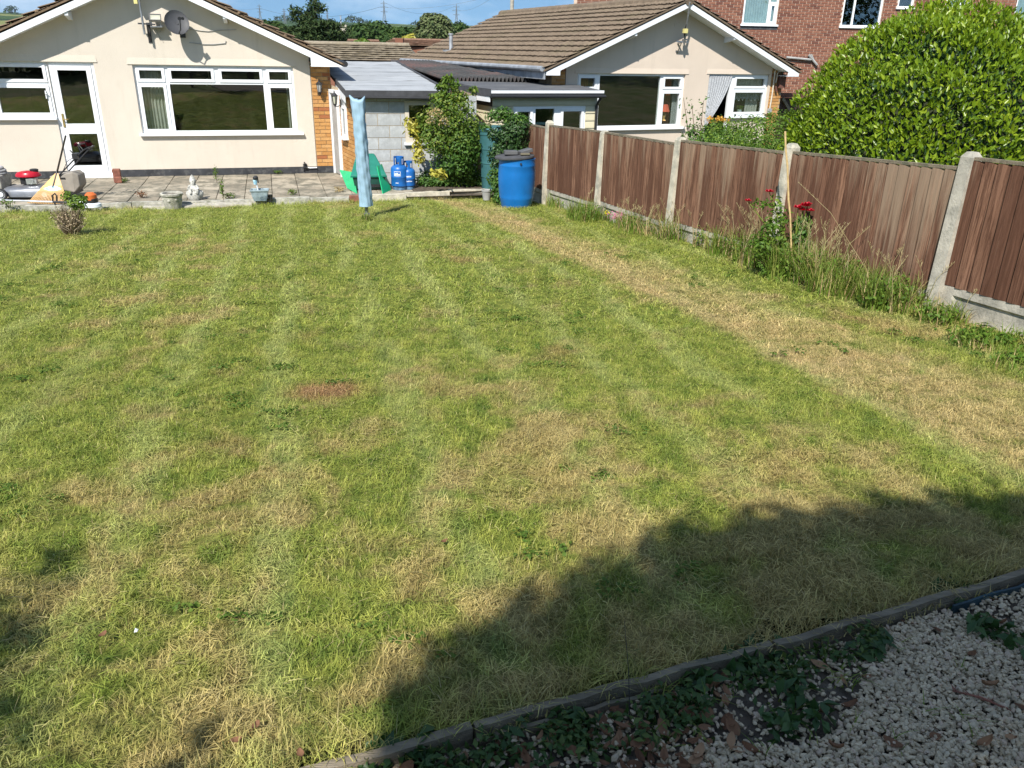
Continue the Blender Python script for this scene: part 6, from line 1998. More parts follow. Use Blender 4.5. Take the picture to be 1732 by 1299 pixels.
# grass trimmer along the kerb
a_, c_ = at_z(-40, 337, 0.09), at_z(166, 344, 0.07)
t = thing('grass_trimmer', 'grass trimmer with a silver shaft and an orange motor lying along the kerb', 'grass trimmer', tuple(c_))
def along(s, dz=0.0, dn=0.0):
    q = a_.lerp(c_, s); return q + V(0, dn, dz)
b = MB(); b.tube([along(0.0), along(0.64)], 0.014, 8); b.build('shaft', M['bright_metal'], t, world=True, smooth=True)
b = MB(); b.tube([along(0.63), along(0.78)], 0.018, 8); b.tube([along(0.72), along(0.88)], 0.024, 8)
b.tube([along(0.63, 0.0), along(0.635, 0.10), along(0.66, 0.13), along(0.67, 0.10), along(0.66, 0.0)], 0.012, 6); b.tube([along(0.64, 0.0), along(0.645, -0.08)], 0.014, 6); b.build('grip', M['black_plastic'], t, world=True)
b = MB(); q = along(0.955); 
for k, (r_, z) in enumerate(((0.05, -0.05), (0.085, -0.04), (0.085, 0.0), (0.07, 0.03))): pass
b.lathe([(0.11, -0.065), (0.13, -0.05), (0.12, -0.005), (0.09, 0.01)], q, 16); b.tube([along(0.86), along(0.93)], 0.05, 10); b.build('housing', M['label_white'], t, world=True, smooth=True)
b = MB(); b.lathe([(0.082, 0.0), (0.085, 0.07), (0.07, 0.09)], q, 16); b.build('motor', M['black_plastic'], t, world=True)
b = MB(); b.lathe([(0.088, 0.055), (0.085, 0.13), (0.05, 0.165), (0.02, 0.17)], q + V(-0.01, 0, 0), 16); b.build('motor_cover', M['orange_red'], t, world=True, smooth=True)
# stone planter with a coil of grey hose at the left edge
p = at_z(-10, 330, 0)
t = thing('stone_planter', 'mossy square stone planter at the left edge of the patio', 'planter', tuple(p), R(10))
b = MB(); b.add([(-0.26, -0.2, 0), (0.22, -0.2, 0), (0.22, 0.2, 0), (-0.26, 0.2, 0), (-0.30, -0.23, 0.34), (0.25, -0.23, 0.34), (0.25, 0.23, 0.34), (-0.30, 0.23, 0.34)], [(0, 1, 5, 4), (1, 2, 6, 5), (2, 3, 7, 6), (3, 0, 4, 7), (0, 3, 2, 1), (4, 5, 6, 7)])
b.build('trough', M['stone'], t, bevel=0.02)
b = MB()
for k, (r_, z) in enumerate(((0.24, 0.36), (0.23, 0.40), (0.20, 0.44))):
    b.tube([(r_ * math.cos(a) * 1.05, r_ * 0.8 * math.sin(a), z + 0.006 * math.sin(3 * a)) for a in np.linspace(0, 2 * math.pi, 26)], 0.024, 8)
o = b.build('hose', M['hose_grey'], None, smooth=True); o.location = p; o.rotation_euler[2] = R(10); tag(o, 'coil of grey hose lying on the mossy stone planter', 'hose')
# terracotta blocks by the door step
p = at_z(200, 308, 0)
o = thing('clay_block', 'reddish brown clay block standing upright beside the white door step', 'clay block', tuple(p), R(20))
b = MB(); b.box(-0.065, 0.065, -0.06, 0.06, 0.0, 0.24); b.build('body', M['terracotta'], o, bevel=0.012)
b = MB(); b.box(-0.05, 0.08, -0.14, -0.065, 0.0, 0.11); b.build('offcut', M['terracotta'], o, bevel=0.01)
# round concrete planter
p = at_z(293, 347, 0.0)
t = thing('concrete_planter', 'round grey concrete planter with leaf relief at the edge of the lawn', 'planter', tuple(p))
b = MB(); b.lathe([(0.125, -0.05), (0.135, 0.02), (0.150, 0.12), (0.158, 0.155), (0.172, 0.16), (0.175, 0.19), (0.160, 0.20), (0.140, 0.195), (0.130, 0.15), (0.02, 0.15)], (0, 0, 0), 28)
for k in range(8):
    a = 2 * math.pi * k / 8
    b.lathe([(0.012, 0.012), (0.026, 0.004), (0.03, -0.005)], (0.143 * math.cos(a), 0.143 * math.sin(a), 0.085 + 0.02 * (k % 2)), 6, Matrix.Rotation(a, 3, 'Z') @ Matrix.Rotation(R(90), 3, 'Y'))
b.build('bowl', M['stone'], t, smooth=True)
b = MB(); b.lathe([(0.135, 0.0), (0.02, 0.012)], (0, 0, 0.165), 20); b.build('soil_fill', M['soil'], t)
# white garden statue
p = at_z(331, 338, 0.0)
t = thing('garden_statue', 'weathered white stone gnome figure sitting on a rounded stone base', 'statue', tuple(p), R(15))
b = MB(); b.lathe([(0.10, 0.0), (0.11, 0.02), (0.13, 0.07), (0.14, 0.11), (0.13, 0.135), (0.08, 0.15), (0.02, 0.15)], (0, 0, 0), 22); b.v = [V(v.x * 1.0, v.y * 0.8, v.z * (1 + 0.12 * math.sin(7 * math.atan2(v.y, v.x)) * (0.4 if v.z > 0.05 else 0))) for v in b.v]; b.build('base', M['statue_stone'], t, smooth=True)
fb = MB()
fb.lathe([(0.075, 0.13), (0.085, 0.17), (0.072, 0.22), (0.045, 0.255), (0.038, 0.27), (0.050, 0.295), (0.052, 0.32), (0.046, 0.335), (0.036, 0.36), (0.018, 0.395), (0.004, 0.41)], (-0.01, 0.0, 0), 18)
fb.tube([(-0.06, -0.02, 0.235), (-0.085, -0.06, 0.19), (-0.03, -0.085, 0.175)], [0.022, 0.02, 0.018], 8); fb.tube([(0.045, -0.02, 0.235), (0.072, -0.06, 0.19), (0.01, -0.085, 0.175)], [0.022, 0.02, 0.018], 8)
fb.tube([(-0.04, -0.03, 0.155), (-0.06, -0.10, 0.165), (-0.05, -0.11, 0.12)], [0.034, 0.03, 0.022], 8); fb.tube([(0.03, -0.03, 0.155), (0.05, -0.10, 0.165), (0.04, -0.11, 0.12)], [0.034, 0.03, 0.022], 8)
fb.lathe([(0.004, 0.02), (0.012, 0.008), (0.01, -0.01)], (-0.01, -0.05, 0.305), 6)
fb.lathe([(0.03, 0.02), (0.035, -0.01), (0.012, -0.05)], (-0.01, -0.035, 0.275), 8)
fb.build('figure', M['statue_stone'], t, smooth=True)
# glazed pot with a solar light
p = at_z(441, 339, 0.0)
t = thing('glazed_pot', 'square blue grey glazed pot with a pale rim on the patio edge', 'plant pot', tuple(p), R(12))
b = MB()
def sq(hw, z): return [V(-hw, -hw * 0.75, z), V(hw, -hw * 0.75, z), V(hw, hw * 0.75, z), V(-hw, hw * 0.75, z)]
lv = [(0.10, 0.0), (0.105, 0.02), (0.125, 0.08), (0.135, 0.155), (0.15, 0.16), (0.152, 0.185), (0.13, 0.185), (0.12, 0.14)]
for hw, z in lv: b.v += sq(hw, z)
for i in range(len(lv) - 1):
    for k in range(4): b.f.append((4 * i + k, 4 * i + (k + 1) % 4, 4 * i + 4 + (k + 1) % 4, 4 * i + 4 + k))
b.f.append((0, 1, 2, 3)); b.f.append(tuple(4 * (len(lv) - 1) + k for k in range(4)))
b.build('pot', M['glazed'], t, bevel=0.008)
t = thing('solar_light', 'small garden light with a dark cap standing in the glazed pot', 'garden light', tuple(p + V(-0.05, 0.02, 0.14)))
b = MB(); b.tube([(0.02, 0, 0), (0, 0, 0.13)], 0.01, 6); b.build('stem', M['label_white'], t)
b = MB(); b.lathe([(0.028, 0.12), (0.038, 0.18), (0.034, 0.20)], (-0.015, 0, 0), 10); b.build('lens', M['label_blue'], t)
b = MB(); b.lathe([(0.045, 0.20), (0.045, 0.235), (0.02, 0.26)], (-0.005, 0, 0), 10); b.tube([(0.035, 0, 0.14), (0.03, 0, 0.25)], 0.008, 6); b.build('cap', M['black_plastic'], t)
p = at_z(458, 341, -0.02)
o = thing('small_pot', 'little black pot standing right of the glazed pot', 'plant pot', tuple(p))
b = MB(); b.lathe([(0.03, 0.0), (0.04, 0.10), (0.043, 0.10), (0.043, 0.115), (0.03, 0.115)], (0, 0, 0), 12); b.build('pot', M['black_plastic'], o)
# bamboo cane and odd bits by the fence
a_ = at_lawn(1342, 474)
c_ = at_d(1328, 222, math.hypot(a_.x, a_.y) + 0.12)
b = MB(); n = 9
pts_ = [a_.lerp(c_, i / n) + V(0.004 * math.sin(i * 2.1), 0, 0) for i in range(n + 1)]
b.tube(pts_, [0.0095 if i % 2 else 0.008 for i in range(n + 1)], 8)
o = b.build('bamboo_cane', M['bamboo'], None, smooth=True); tag(o, 'thin bamboo cane standing upright among the red roses', 'cane')
p = at_d(1016, 230, 15.6)
o = thing('blue_bin', 'blue bin with a pale lid just showing above the fence beyond the lean-to', 'bin', (p.x, p.y, -0.1), YAW2)
b = MB(); b.add([(-0.2, -0.2, 0), (0.2, -0.2, 0), (0.2, 0.2, 0), (-0.2, 0.2, 0), (-0.26, -0.26, p.z + 0.05), (0.26, -0.26, p.z + 0.05), (0.26, 0.26, p.z + 0.05), (-0.26, 0.26, p.z + 0.05)], [(0, 1, 5, 4), (1, 2, 6, 5), (2, 3, 7, 6), (3, 0, 4, 7), (4, 5, 6, 7)]); b.build('body', M['barrel_blue'], o)
b = MB(); b.box(-0.28, 0.28, -0.28, 0.28, p.z + 0.06, p.z + 0.12); b.build('lid', M['butt_teal'], o, bevel=0.02)

# ------------------------------------------------------------------ pylons and their lines
def pylon(px, y_top, y_base, dist, label):
    p = at_d(px, y_top, dist); base = at_d(px, y_base, dist)
    zb_, zt = base.z - 6, p.z; H = zt - zb_
    t = thing('pylon', label, 'pylon', (p.x, p.y, zb_), math.atan2(-p.x, p.y) + 0.35, 'electricity pylons on the ridge')
    b = MB(); w0, w1 = H * 0.085, H * 0.016; zc = H * 0.62; r = max(0.22, dist * 0.00022)
    def leg(sx, sy, z):
        q = min(1, z / zc); w = w0 + (w1 * 1.3 - w0) * q
        if z > zc: w = w1 * 1.3 * (1 - (z - zc) / (H - zc) * 0.9)
        return V(sx * w, sy * w, z)
    for sx in (-1, 1):
        for sy in (-1, 1):
            b.tube([leg(sx, sy, 0), leg(sx, sy, zc), leg(sx, sy, H)], r, 4)
    lev = [0, 0.2, 0.36, 0.5, 0.62, 0.72, 0.82, 0.92]
    for z0, z1 in zip(lev, lev[1:]):
        b.tube([leg(-1, -1, z0 * H), leg(1, -1, z1 * H)], r * 0.6, 3); b.tube([leg(1, -1, z0 * H), leg(-1, -1, z1 * H)], r * 0.6, 3)
    b.build('lattice', M['pylon'], t)
    arms = []
    for zz_, wd in ((0.64, 0.13), (0.78, 0.165), (0.90, 0.12)):
        b = MB(); 
        for s in (-1, 1):
            b.tube([(0, 0, H * zz_), (s * wd * H, 0, H * zz_ + 0.01 * H)], r * 0.9, 4); b.tube([(0, 0, H * (zz_ + 0.045)), (s * wd * H, 0, H * zz_ + 0.01 * H)], r * 0.7, 4)
        b.build('cross_arm', M['pylon'], t)
    return mwm(t), H
PY = [pylon(438, 7, 36, 1100, 'distant pylon just above the tiled slope of the cream bungalow roof'),
      pylon(480, 14, 34, 1600, 'small distant pylon left of the dark conifer'),
      pylon(553, 18, 36, 2000, 'smallest pylon just right of the dark conifer top'),
      pylon(649, 1, 44, 900, 'tallest lattice pylon in the middle of the gap between the bungalows'),
      pylon(772, 7, 48, 950, 'lattice pylon right of the pale round tree')]
def span(a, c, sag, r, name, label):
    n = 22; b = MB()
    b.tube([a.lerp(c, i / n) - V(0, 0, sag * 4 * (i / n) * (1 - i / n)) for i in range(n + 1)], r, 3)
    o = b.build(name, M['pylon']); tag(o, label, 'power line')
def tip(i, z, s, w):
    m, H = PY[i]; return m @ V(s * w * H, 0, H * z)
span(tip(3, 0.79, -1, 0.165), tip(0, 0.79, 1, 0.165), 9, 0.16, 'power_line', 'long power line from the tallest pylon towards the cream bungalow roof')
q = at_d(900, -28, 620)
span(tip(3, 0.79, 1, 0.165), q, 6, 0.13, 'power_line', 'power line rising from the tallest pylon to the top of the picture')
span(tip(3, 0.91, 1, 0.12), tip(4, 0.91, -1, 0.12), 8, 0.11, 'power_line', 'sagging power line between the tallest pylon and the one on its right')
span(tip(4, 0.79, 1, 0.165), at_d(880, -45, 500), 5, 0.11, 'power_line', 'power line climbing right from the pylon beside the pale round tree')
span(tip(0, 0.79, -1, 0.165), at_d(250, -25, 900), 8, 0.14, 'power_line', 'power line running left from the pylon over the cream bungalow')

# ------------------------------------------------------------------ trees and hedges
def tree(name, label, base, blobs, n, size, mat, trunk_h, trunk_r, group=None, cat='tree', limbs=5, **kw):
    t = thing(name, label, cat, tuple(base), 0, group)
    b = MB(); top = Vector(base) + V(0, 0, trunk_h)
    b.tube([Vector(base) - V(0, 0, 0.3), Vector(base).lerp(top, 0.5) + V(trunk_r * 0.4, 0, 0), top], [trunk_r * 1.25, trunk_r, trunk_r * 0.6], 8)
    for i in range(min(limbs, len(blobs))):
        c = Vector(blobs[i][0]); s = Vector(base).lerp(top, random.uniform(0.45, 0.95))
        b.tube([s, s.lerp(c, 0.55) + V(0, 0, 0.1 * (c - s).length), c], [trunk_r * 0.5, trunk_r * 0.3, trunk_r * 0.12], 5)
    b.build('trunk', M['bark'], t, world=True)
    foliage('crown', blobs, n, size, mat, t, **kw)
    return t

# clipped laurel behind the fence: a broad dome
LC = V(4.01, 8.05, 1.22); LR_ = (1.34, 1.42, 1.60)
t = thing('laurel_hedge', 'big rounded bright green laurel hedge bulging over the brown fence', 'hedge', (LC.x, LC.y, lawn_z(LC.x, LC.y)))
b = MB()
for k in range(7):
    a = k * 0.9; d = V(math.cos(a), math.sin(a), 0)
    b.tube([V(LC.x, LC.y, 0.1) + d * 0.1, V(LC.x, LC.y, 0.8) + d * 0.35, V(LC.x, LC.y, 1.4) + d * 0.65, V(LC.x, LC.y, 1.8) + d * 0.75], [0.06, 0.045, 0.03, 0.015], 6)
b.build('stem', M['bark'], t, world=True)
def dome_leaves(n, shell, size, outer=1.0):
    d = RNG.normal(size=(n * 2, 3)); d /= np.linalg.norm(d, axis=1)[:, None]
    d = d[(d[:, 2] > -0.62)][:n]
    n = len(d)
    lump = np.zeros(n)
    for k in range(5):
        w = RNG.uniform(3.0, 8.0, 3); lump += np.sin((d * w).sum(1) * 1.6 + RNG.uniform(0, 6.28))
    sq_ = 1.0 + 0.05 * np.abs(d[:, 0] * d[:, 2])                # slightly squarer than a ball, as clipped
    rr = (shell + (1.0 - shell) * RNG.random(n) ** 0.5) * (1 + 0.022 * lump) * sq_ * outer
    p = d * np.array(LR_) * rr[:, None]
    nr = d / np.array(LR_); nr /= np.linalg.norm(nr, axis=1)[:, None]
    ax = nr * RNG.uniform(0.35, 1.0, (n, 1)) + RNG.normal(size=(n, 3)) * 0.60 + np.array([0, 0, 0.75])
    ax /= np.linalg.norm(ax, axis=1)[:, None]
    nn = nr * 1.0 + np.array([0, 0, 0.25]) + RNG.normal(size=(n, 3)) * 0.45; nn -= ax * (nn * ax).sum(1)[:, None]; nn /= np.linalg.norm(nn, axis=1)[:, None]
    sd = np.cross(nn, ax)
    L = size * RNG.uniform(0.7, 1.25, n)
    base = p + np.array([LC.x - t.location.x, LC.y - t.location.y, LC.z - t.location.z])
    return base, ax, sd, nn, L, d
p_, ax_, sd_2, nn_, L_2, d_ = dome_leaves(44000, 0.88, 0.055)
leaves_from(p_, ax_, sd_2, nn_, L_2, 0.44, 'foliage', M['laurel'], t, kind='stuff', fold=0.16)
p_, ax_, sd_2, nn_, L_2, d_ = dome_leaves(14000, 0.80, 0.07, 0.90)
leaves_from(p_, ax_, sd_2, nn_, L_2, 0.5, 'inner_foliage', M['shrub_dark'], t, kind='stuff', fold=0.1)  # darker green than the outer leaves: the dome's inner shade put into colour
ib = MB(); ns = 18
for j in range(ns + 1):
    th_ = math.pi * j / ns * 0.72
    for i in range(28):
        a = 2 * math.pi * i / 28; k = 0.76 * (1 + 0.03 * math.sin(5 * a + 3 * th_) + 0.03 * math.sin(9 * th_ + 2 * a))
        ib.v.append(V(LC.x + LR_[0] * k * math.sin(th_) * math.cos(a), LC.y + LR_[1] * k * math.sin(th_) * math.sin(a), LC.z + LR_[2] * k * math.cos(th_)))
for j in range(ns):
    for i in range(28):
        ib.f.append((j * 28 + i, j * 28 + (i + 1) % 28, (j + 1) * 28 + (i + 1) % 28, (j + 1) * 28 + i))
ib.build('dark_core', M['inner_shade'], t, world=True)  # added dark shell, plays the shade between the leaves and closes see-through gaps
lf = MB(); lf.add([(0, 0, 0), (0.011, 0.025, 0.003), (0.012, 0.042, 0.002), (0, 0.066, -0.006), (-0.012, 0.042, 0.002), (-0.011, 0.025, 0.003), (0, 0.03, -0.0015)], [(0, 1, 6), (1, 2, 6), (2, 3, 6), (3, 4, 6), (4, 5, 6), (5, 0, 6)])
leaf_me = lf.mesh('leaf', M['laurel'])
p_, ax_, sd_2, nn_, L_2, d_ = dome_leaves(2600, 1.0, 0.1)
camv = np.array([-LC.x, -LC.y, CAM_H - LC.z]); camv /= np.linalg.norm(camv)
order = np.argsort(-(d_ @ camv))[:300]
for k in order:
    x, y, z = Vector(sd_2[k]), Vector(ax_[k]), Vector(nn_[k])
    piece('leaf', leaf_me, basis(x, y, z, Vector(p_[k] + d_[k] * 0.015)), t)

def hedge_blobs(pts, r):
    return [((p.x, p.y, p.z), r) for p in pts]
bp = [at_d(1215 + 26 * i, 245, 13.2 - 0.75 * i) for i in range(6)]
t = thing('privet_hedge', 'low light green clipped hedge between the laurel and the pink bungalow', 'hedge', (bp[2].x, bp[2].y, 0.2))
bl_ = []
for i, q in enumerate(bp):
    zt = at_d(1215 + 26 * i, (205, 202, 196, 192, 188, 188)[i], 13.2 - 0.75 * i).z
    bl_ += [((q.x, q.y, zt - 0.32), (0.38, 0.36, 0.34)), ((q.x + 0.1, q.y + 0.1, zt - 0.8), (0.42, 0.4, 0.5))]
foliage('foliage', bl_, 15000, 0.045, M['privet'], t, kind='stuff', shell=0.7, rough=0.12)
b = MB()
for q in bp[::2]:
    b.tube([V(q.x, q.y, -0.1), V(q.x + 0.05, q.y, 0.5), V(q.x, q.y + 0.05, 1.0)], [0.03, 0.022, 0.012], 6)
b.build('stem', M['bark'], t, world=True)
# loose rose-like shrub with bare upper twigs in front of the pink wall
q = at_d(1200, 235, 14.2)
t = thing('rose_shrub', 'open shrub with thin leafy shoots in front of the pink bungalow wall', 'shrub', (q.x, q.y, 0.1))
b = MB(); tips = []
for px, py in ((1156, 165), (1170, 175), (1190, 170), (1182, 192), (1212, 198), (1236, 200), (1165, 215), (1204, 210)):
    e = at_d(px, py, 14.2 + random.uniform(-0.3, 0.3)); s = V(q.x + random.uniform(-0.1, 0.1), q.y, 0.1)
    mid = s.lerp(e, 0.55) + V(random.uniform(-0.08, 0.08), 0, 0.12)
    b.tube([s, mid, e], [0.012, 0.008, 0.004], 5); tips += [mid.lerp(e, k / 5) for k in range(6)]
b.build('stem', M['twig'], t, world=True)
foliage('leaves', [((v.x, v.y, v.z), (0.09, 0.09, 0.07)) for v in tips], 190, 0.07, M['shrub_green'], t, kind='stuff', shell=0.3)
foliage('lower_leaves', [((q.x + dx, q.y, z), (0.34, 0.3, 0.26)) for dx, z in ((-0.15, 1.05), (0.15, 1.0), (0.42, 1.05), (0.1, 0.7))], 2600, 0.06, M['shrub_green'], t, kind='stuff', shell=0.5)
t = thing('orange_flowers', 'cluster of orange yellow flowers below the lace curtain doorway', 'flowers', tuple(at_d(1205, 203, 15.5)))
foliage('petals', [(tuple(at_d(1200 + 9 * i, 201 + 3 * (i % 2), 15.5)), (0.08, 0.07, 0.05)) for i in range(4)], 160, 0.05, M['petal_orange'], t, kind='stuff')

# tall climber against the outhouse, with yellowing leaves
def blob_px(px, py, dist, rx, rz_, ry=None):
    q = at_d(px, py, dist); return ((q.x, q.y, q.z), (rx, ry or rx * 0.8, rz_))
q = at_z(765, 312, 0.0)
t = thing('climbing_shrub', 'tall bushy shrub with yellow green top growing against the outhouse corner', 'shrub', tuple(q))
DC = 15.0
b = MB()
for k in range(6):
    a = at_d(758 + random.uniform(-22, 26), 300, DC + 0.25); e = at_d(722 + 16 * k, 215 - 6 * (k % 3), DC)
    b.tube([V(a.x, a.y, 0.0), a.lerp(e, 0.5) + V(0.05 * (-1) ** k, 0, 0), e], [0.007, 0.005, 0.003], 5)
for px, py in ((757, 133), (748, 140), (764, 140)):
    a = at_d(757, 190, DC); e = at_d(px, py, DC); b.tube([a, a.lerp(e, 0.6) + V(0.02, 0, 0), e], [0.010, 0.008, 0.004], 5)
b.build('stem', M['twig'], t, world=True)
foliage('leaves', [blob_px(752, 208, DC, 0.42, 0.42), blob_px(775, 232, DC, 0.40, 0.40), blob_px(740, 238, DC, 0.36, 0.34), blob_px(762, 180, DC, 0.36, 0.26), blob_px(790, 210, DC, 0.25, 0.42), blob_px(722, 225, DC, 0.20, 0.26)], 6200, 0.062, M['climber'], t, kind='stuff', shell=0.3, rough=0.5)
foliage('shaded_leaves', [blob_px(780, 252, DC + 0.05, 0.42, 0.36), blob_px(768, 275, DC + 0.1, 0.40, 0.25), blob_px(795, 240, DC + 0.1, 0.25, 0.4), blob_px(790, 285, DC + 0.2, 0.22, 0.25)], 4600, 0.065, M['shrub_green'], t, kind='stuff', shell=0.3)
foliage('top_shoots', [blob_px(757, 136, DC, 0.10, 0.10), blob_px(748, 148, DC, 0.13, 0.07), blob_px(768, 145, DC, 0.10, 0.08), blob_px(745, 163, DC, 0.18, 0.08), blob_px(772, 165, DC, 0.2, 0.1), blob_px(800, 152, DC, 0.08, 0.06), blob_px(712, 200, DC, 0.10, 0.08)], 620, 0.095, M['climber'], t, kind='stuff', shell=0.2)
foliage('yellow_leaves', [blob_px(698, 210, DC, 0.10, 0.10), blob_px(690, 205, DC, 0.08, 0.06), blob_px(708, 262, DC, 0.12, 0.18), blob_px(697, 222, DC, 0.12, 0.08), blob_px(742, 295, DC - 0.5, 0.16, 0.09), blob_px(706, 240, DC, 0.1, 0.1)], 360, 0.095, M['yellow_leaf'], t, kind='stuff', shell=0.2)
foliage('spent_flowers', [blob_px(735, 190, DC - 0.35, 0.14, 0.10), blob_px(750, 205, DC - 0.35, 0.12, 0.09), blob_px(728, 205, DC - 0.3, 0.08, 0.08)], 170, 0.05, M['straw'], t, kind='stuff', shell=0.2)
# dark evergreen shrub round the water butt
q = at_z(862, 330, 0.03)
t = thing('evergreen_shrub', 'dark green shrub leaning over the teal water butt behind the blue barrel', 'shrub', tuple(q))
DB = 13.75
b = MB()
for px, py in ((845, 230), (865, 235), (880, 245), (855, 260)):
    e = at_d(px, py, DB); b.tube([V(q.x, q.y, 0), V((q.x + e.x) / 2 + 0.05, q.y, e.z * 0.55), e], [0.025, 0.018, 0.008], 6)
b.build('stem', M['twig'], t, world=True)
foliage('leaves', [blob_px(862, 235, DB, 0.27, 0.26), blob_px(872, 218, DB, 0.24, 0.22), blob_px(845, 262, DB - 0.1, 0.2, 0.22), blob_px(868, 265, DB, 0.28, 0.25), blob_px(835, 228, DB - 0.1, 0.12, 0.10)], 4200, 0.062, M['shrub_dark'], t, kind='stuff', shell=0.35, rough=0.35)
foliage('young_leaves', [blob_px(866, 200, DB, 0.22, 0.10), blob_px(838, 196, DB, 0.16, 0.12), blob_px(852, 190, DB, 0.14, 0.1), blob_px(820, 215, DB, 0.12, 0.06), blob_px(880, 205, DB, 0.16, 0.12)], 900, 0.065, M['shrub_green'], t, kind='stuff', shell=0.2)
q = at_z(848, 335, 0.05)
t = thing('low_shrub', 'small leafy plant at the left foot of the blue barrel', 'shrub', tuple(q))
foliage('leaves', [blob_px(846, 318, 13.0, 0.17, 0.19), blob_px(838, 300, 13.1, 0.15, 0.16), blob_px(852, 335, 12.9, 0.2, 0.12), blob_px(860, 300, 13.2, 0.14, 0.2)], 1700, 0.06, M['shrub_green'], t, kind='stuff', shell=0.3)
# flower bed edging plants
BGP = 'low leafy plants in the flower bed'
for k, (px, lab, mt, w_, h_) in enumerate(((722, 'low green plant in the flower bed next to the smaller gas bottle', 'shrub_green', 0.22, 0.17), (748, 'low green plant below the yellow leaves in the flower bed', 'shrub_green', 0.24, 0.16), (772, 'pale green bedding plant in the middle of the flower bed', 'weed', 0.20, 0.19), (792, 'round greyish green mound in the flower bed left of the water butt', 'weed', 0.21, 0.24), (808, 'green plant with white flowers beside the dark pot', 'shrub_green', 0.17, 0.17))):
    q = at_z(px, 314, 0.02)
    t = thing('bedding_plant', lab, 'plant', tuple(q), 0, BGP)
    foliage('leaves', [((q.x, q.y, h_ * 0.7), (w_, w_ * 0.8, h_))], 620, 0.06, M[mt], t, kind='stuff', shell=0.25)
    if k == 4:
        foliage('flowers', [((q.x, q.y - 0.1, 0.22), (0.12, 0.06, 0.06))], 14, 0.03, M['label_white'], t, kind='stuff')

# dried shrub with a fresh green top, standing on the lawn
q = at_lawn(122, 398)
t = thing('dried_shrub', 'small dried brown shrub with a tuft of green leaves standing on the lawn', 'shrub', tuple(q))
b = MB()
for k in range(330):
    a = random.uniform(0, 6.283); r0, r1 = random.uniform(0, 0.07), random.uniform(0.04, 0.22)
    h = random.uniform(0.12, 0.38); c, s_ = math.cos(a), math.sin(a); bend = random.uniform(-0.5, 0.5)
    b.tube([q + V(r0 * c, r0 * s_, -0.02), q + V((r0 + r1) * 0.5 * c, (r0 + r1) * 0.5 * s_, h * 0.55), q + V(r1 * math.cos(a + bend), r1 * math.sin(a + bend), h)], [0.0045, 0.0035, 0.0015], 3, cap=False)
raw_build(b, 'twigs', M['dead_twig'], t, kind='stuff', world=True)
foliage('leaves', [((q.x + 0.13, q.y, q.z + 0.40), (0.13, 0.12, 0.10)), ((q.x + 0.04, q.y, q.z + 0.46), (0.07, 0.07, 0.08)), ((q.x + 0.2, q.y, q.z + 0.42), (0.08, 0.08, 0.07))], 420, 0.045, M['privet'], t, kind='stuff', shell=0.2)
foliage('dead_leaves', [((q.x, q.y, q.z + 0.2), (0.22, 0.2, 0.2))], 380, 0.03, M['dead_twig'], t, kind='stuff', shell=0.3)

# weeds between the slabs and along the wall
WG_ = 'weeds growing between the patio slabs'
for px, py, h, lab, mt in ((105 + 262, 309, 0.30, 'tall thin weed with reddish stem behind the round planter', 'weed'), (378, 338, 0.36, 'tall straggly weed at the patio edge between the statue and the glazed pot', 'weed'),
                       (320, 296, 0.12, 'small yellow green weed against the black plinth', 'climber'), (388, 336, 0.10, 'low green weed tuft right of the straggly weed', 'weed'), (240, 335, 0.12, 'reddish weed patch in the middle of the patio', 'dry_leaf'),
                       (495, 329, 0.10, 'small weed tuft near the right end of the patio slabs', 'climber'), (365, 295, 0.10, 'rusty weed along the foot of the wall below the wide window', 'dry_leaf'), (208, 309, 0.10, 'dark green weed beside the clay block', 'weed'), (575, 325, 0.10, 'dry weed tuft left of the dryer on the slabs', 'straw'), (470, 294, 0.08, 'tiny weed at the wall below the right end of the window', 'weed'), (15, 352, 0.14, 'green weed at the far left of the kerb', 'weed')):
    q = at_z(px, py, 0.0)
    t = thing('weed', lab, 'weed', tuple(q), 0, WG_)
    b = MB()
    for k in range(4 if h > 0.2 else 6):
        a = random.uniform(0, 6.28); sp = 0.04 if h > 0.2 else 0.10
        b.tube([q, q + V(sp * 0.4 * math.cos(a), sp * 0.4 * math.sin(a), h * 0.6), q + V(sp * math.cos(a), sp * math.sin(a), h * random.uniform(0.6, 1.0))], [0.004, 0.003, 0.0015], 4)
    b.build('stem', M['twig'], t, world=True)
    foliage('leaves', [((q.x, q.y, h * 0.55), (0.05 if h > 0.2 else 0.11, 0.05 if h > 0.2 else 0.08, h * 0.5))], 90, 0.035, M[mt], t, kind='stuff', shell=0.1)

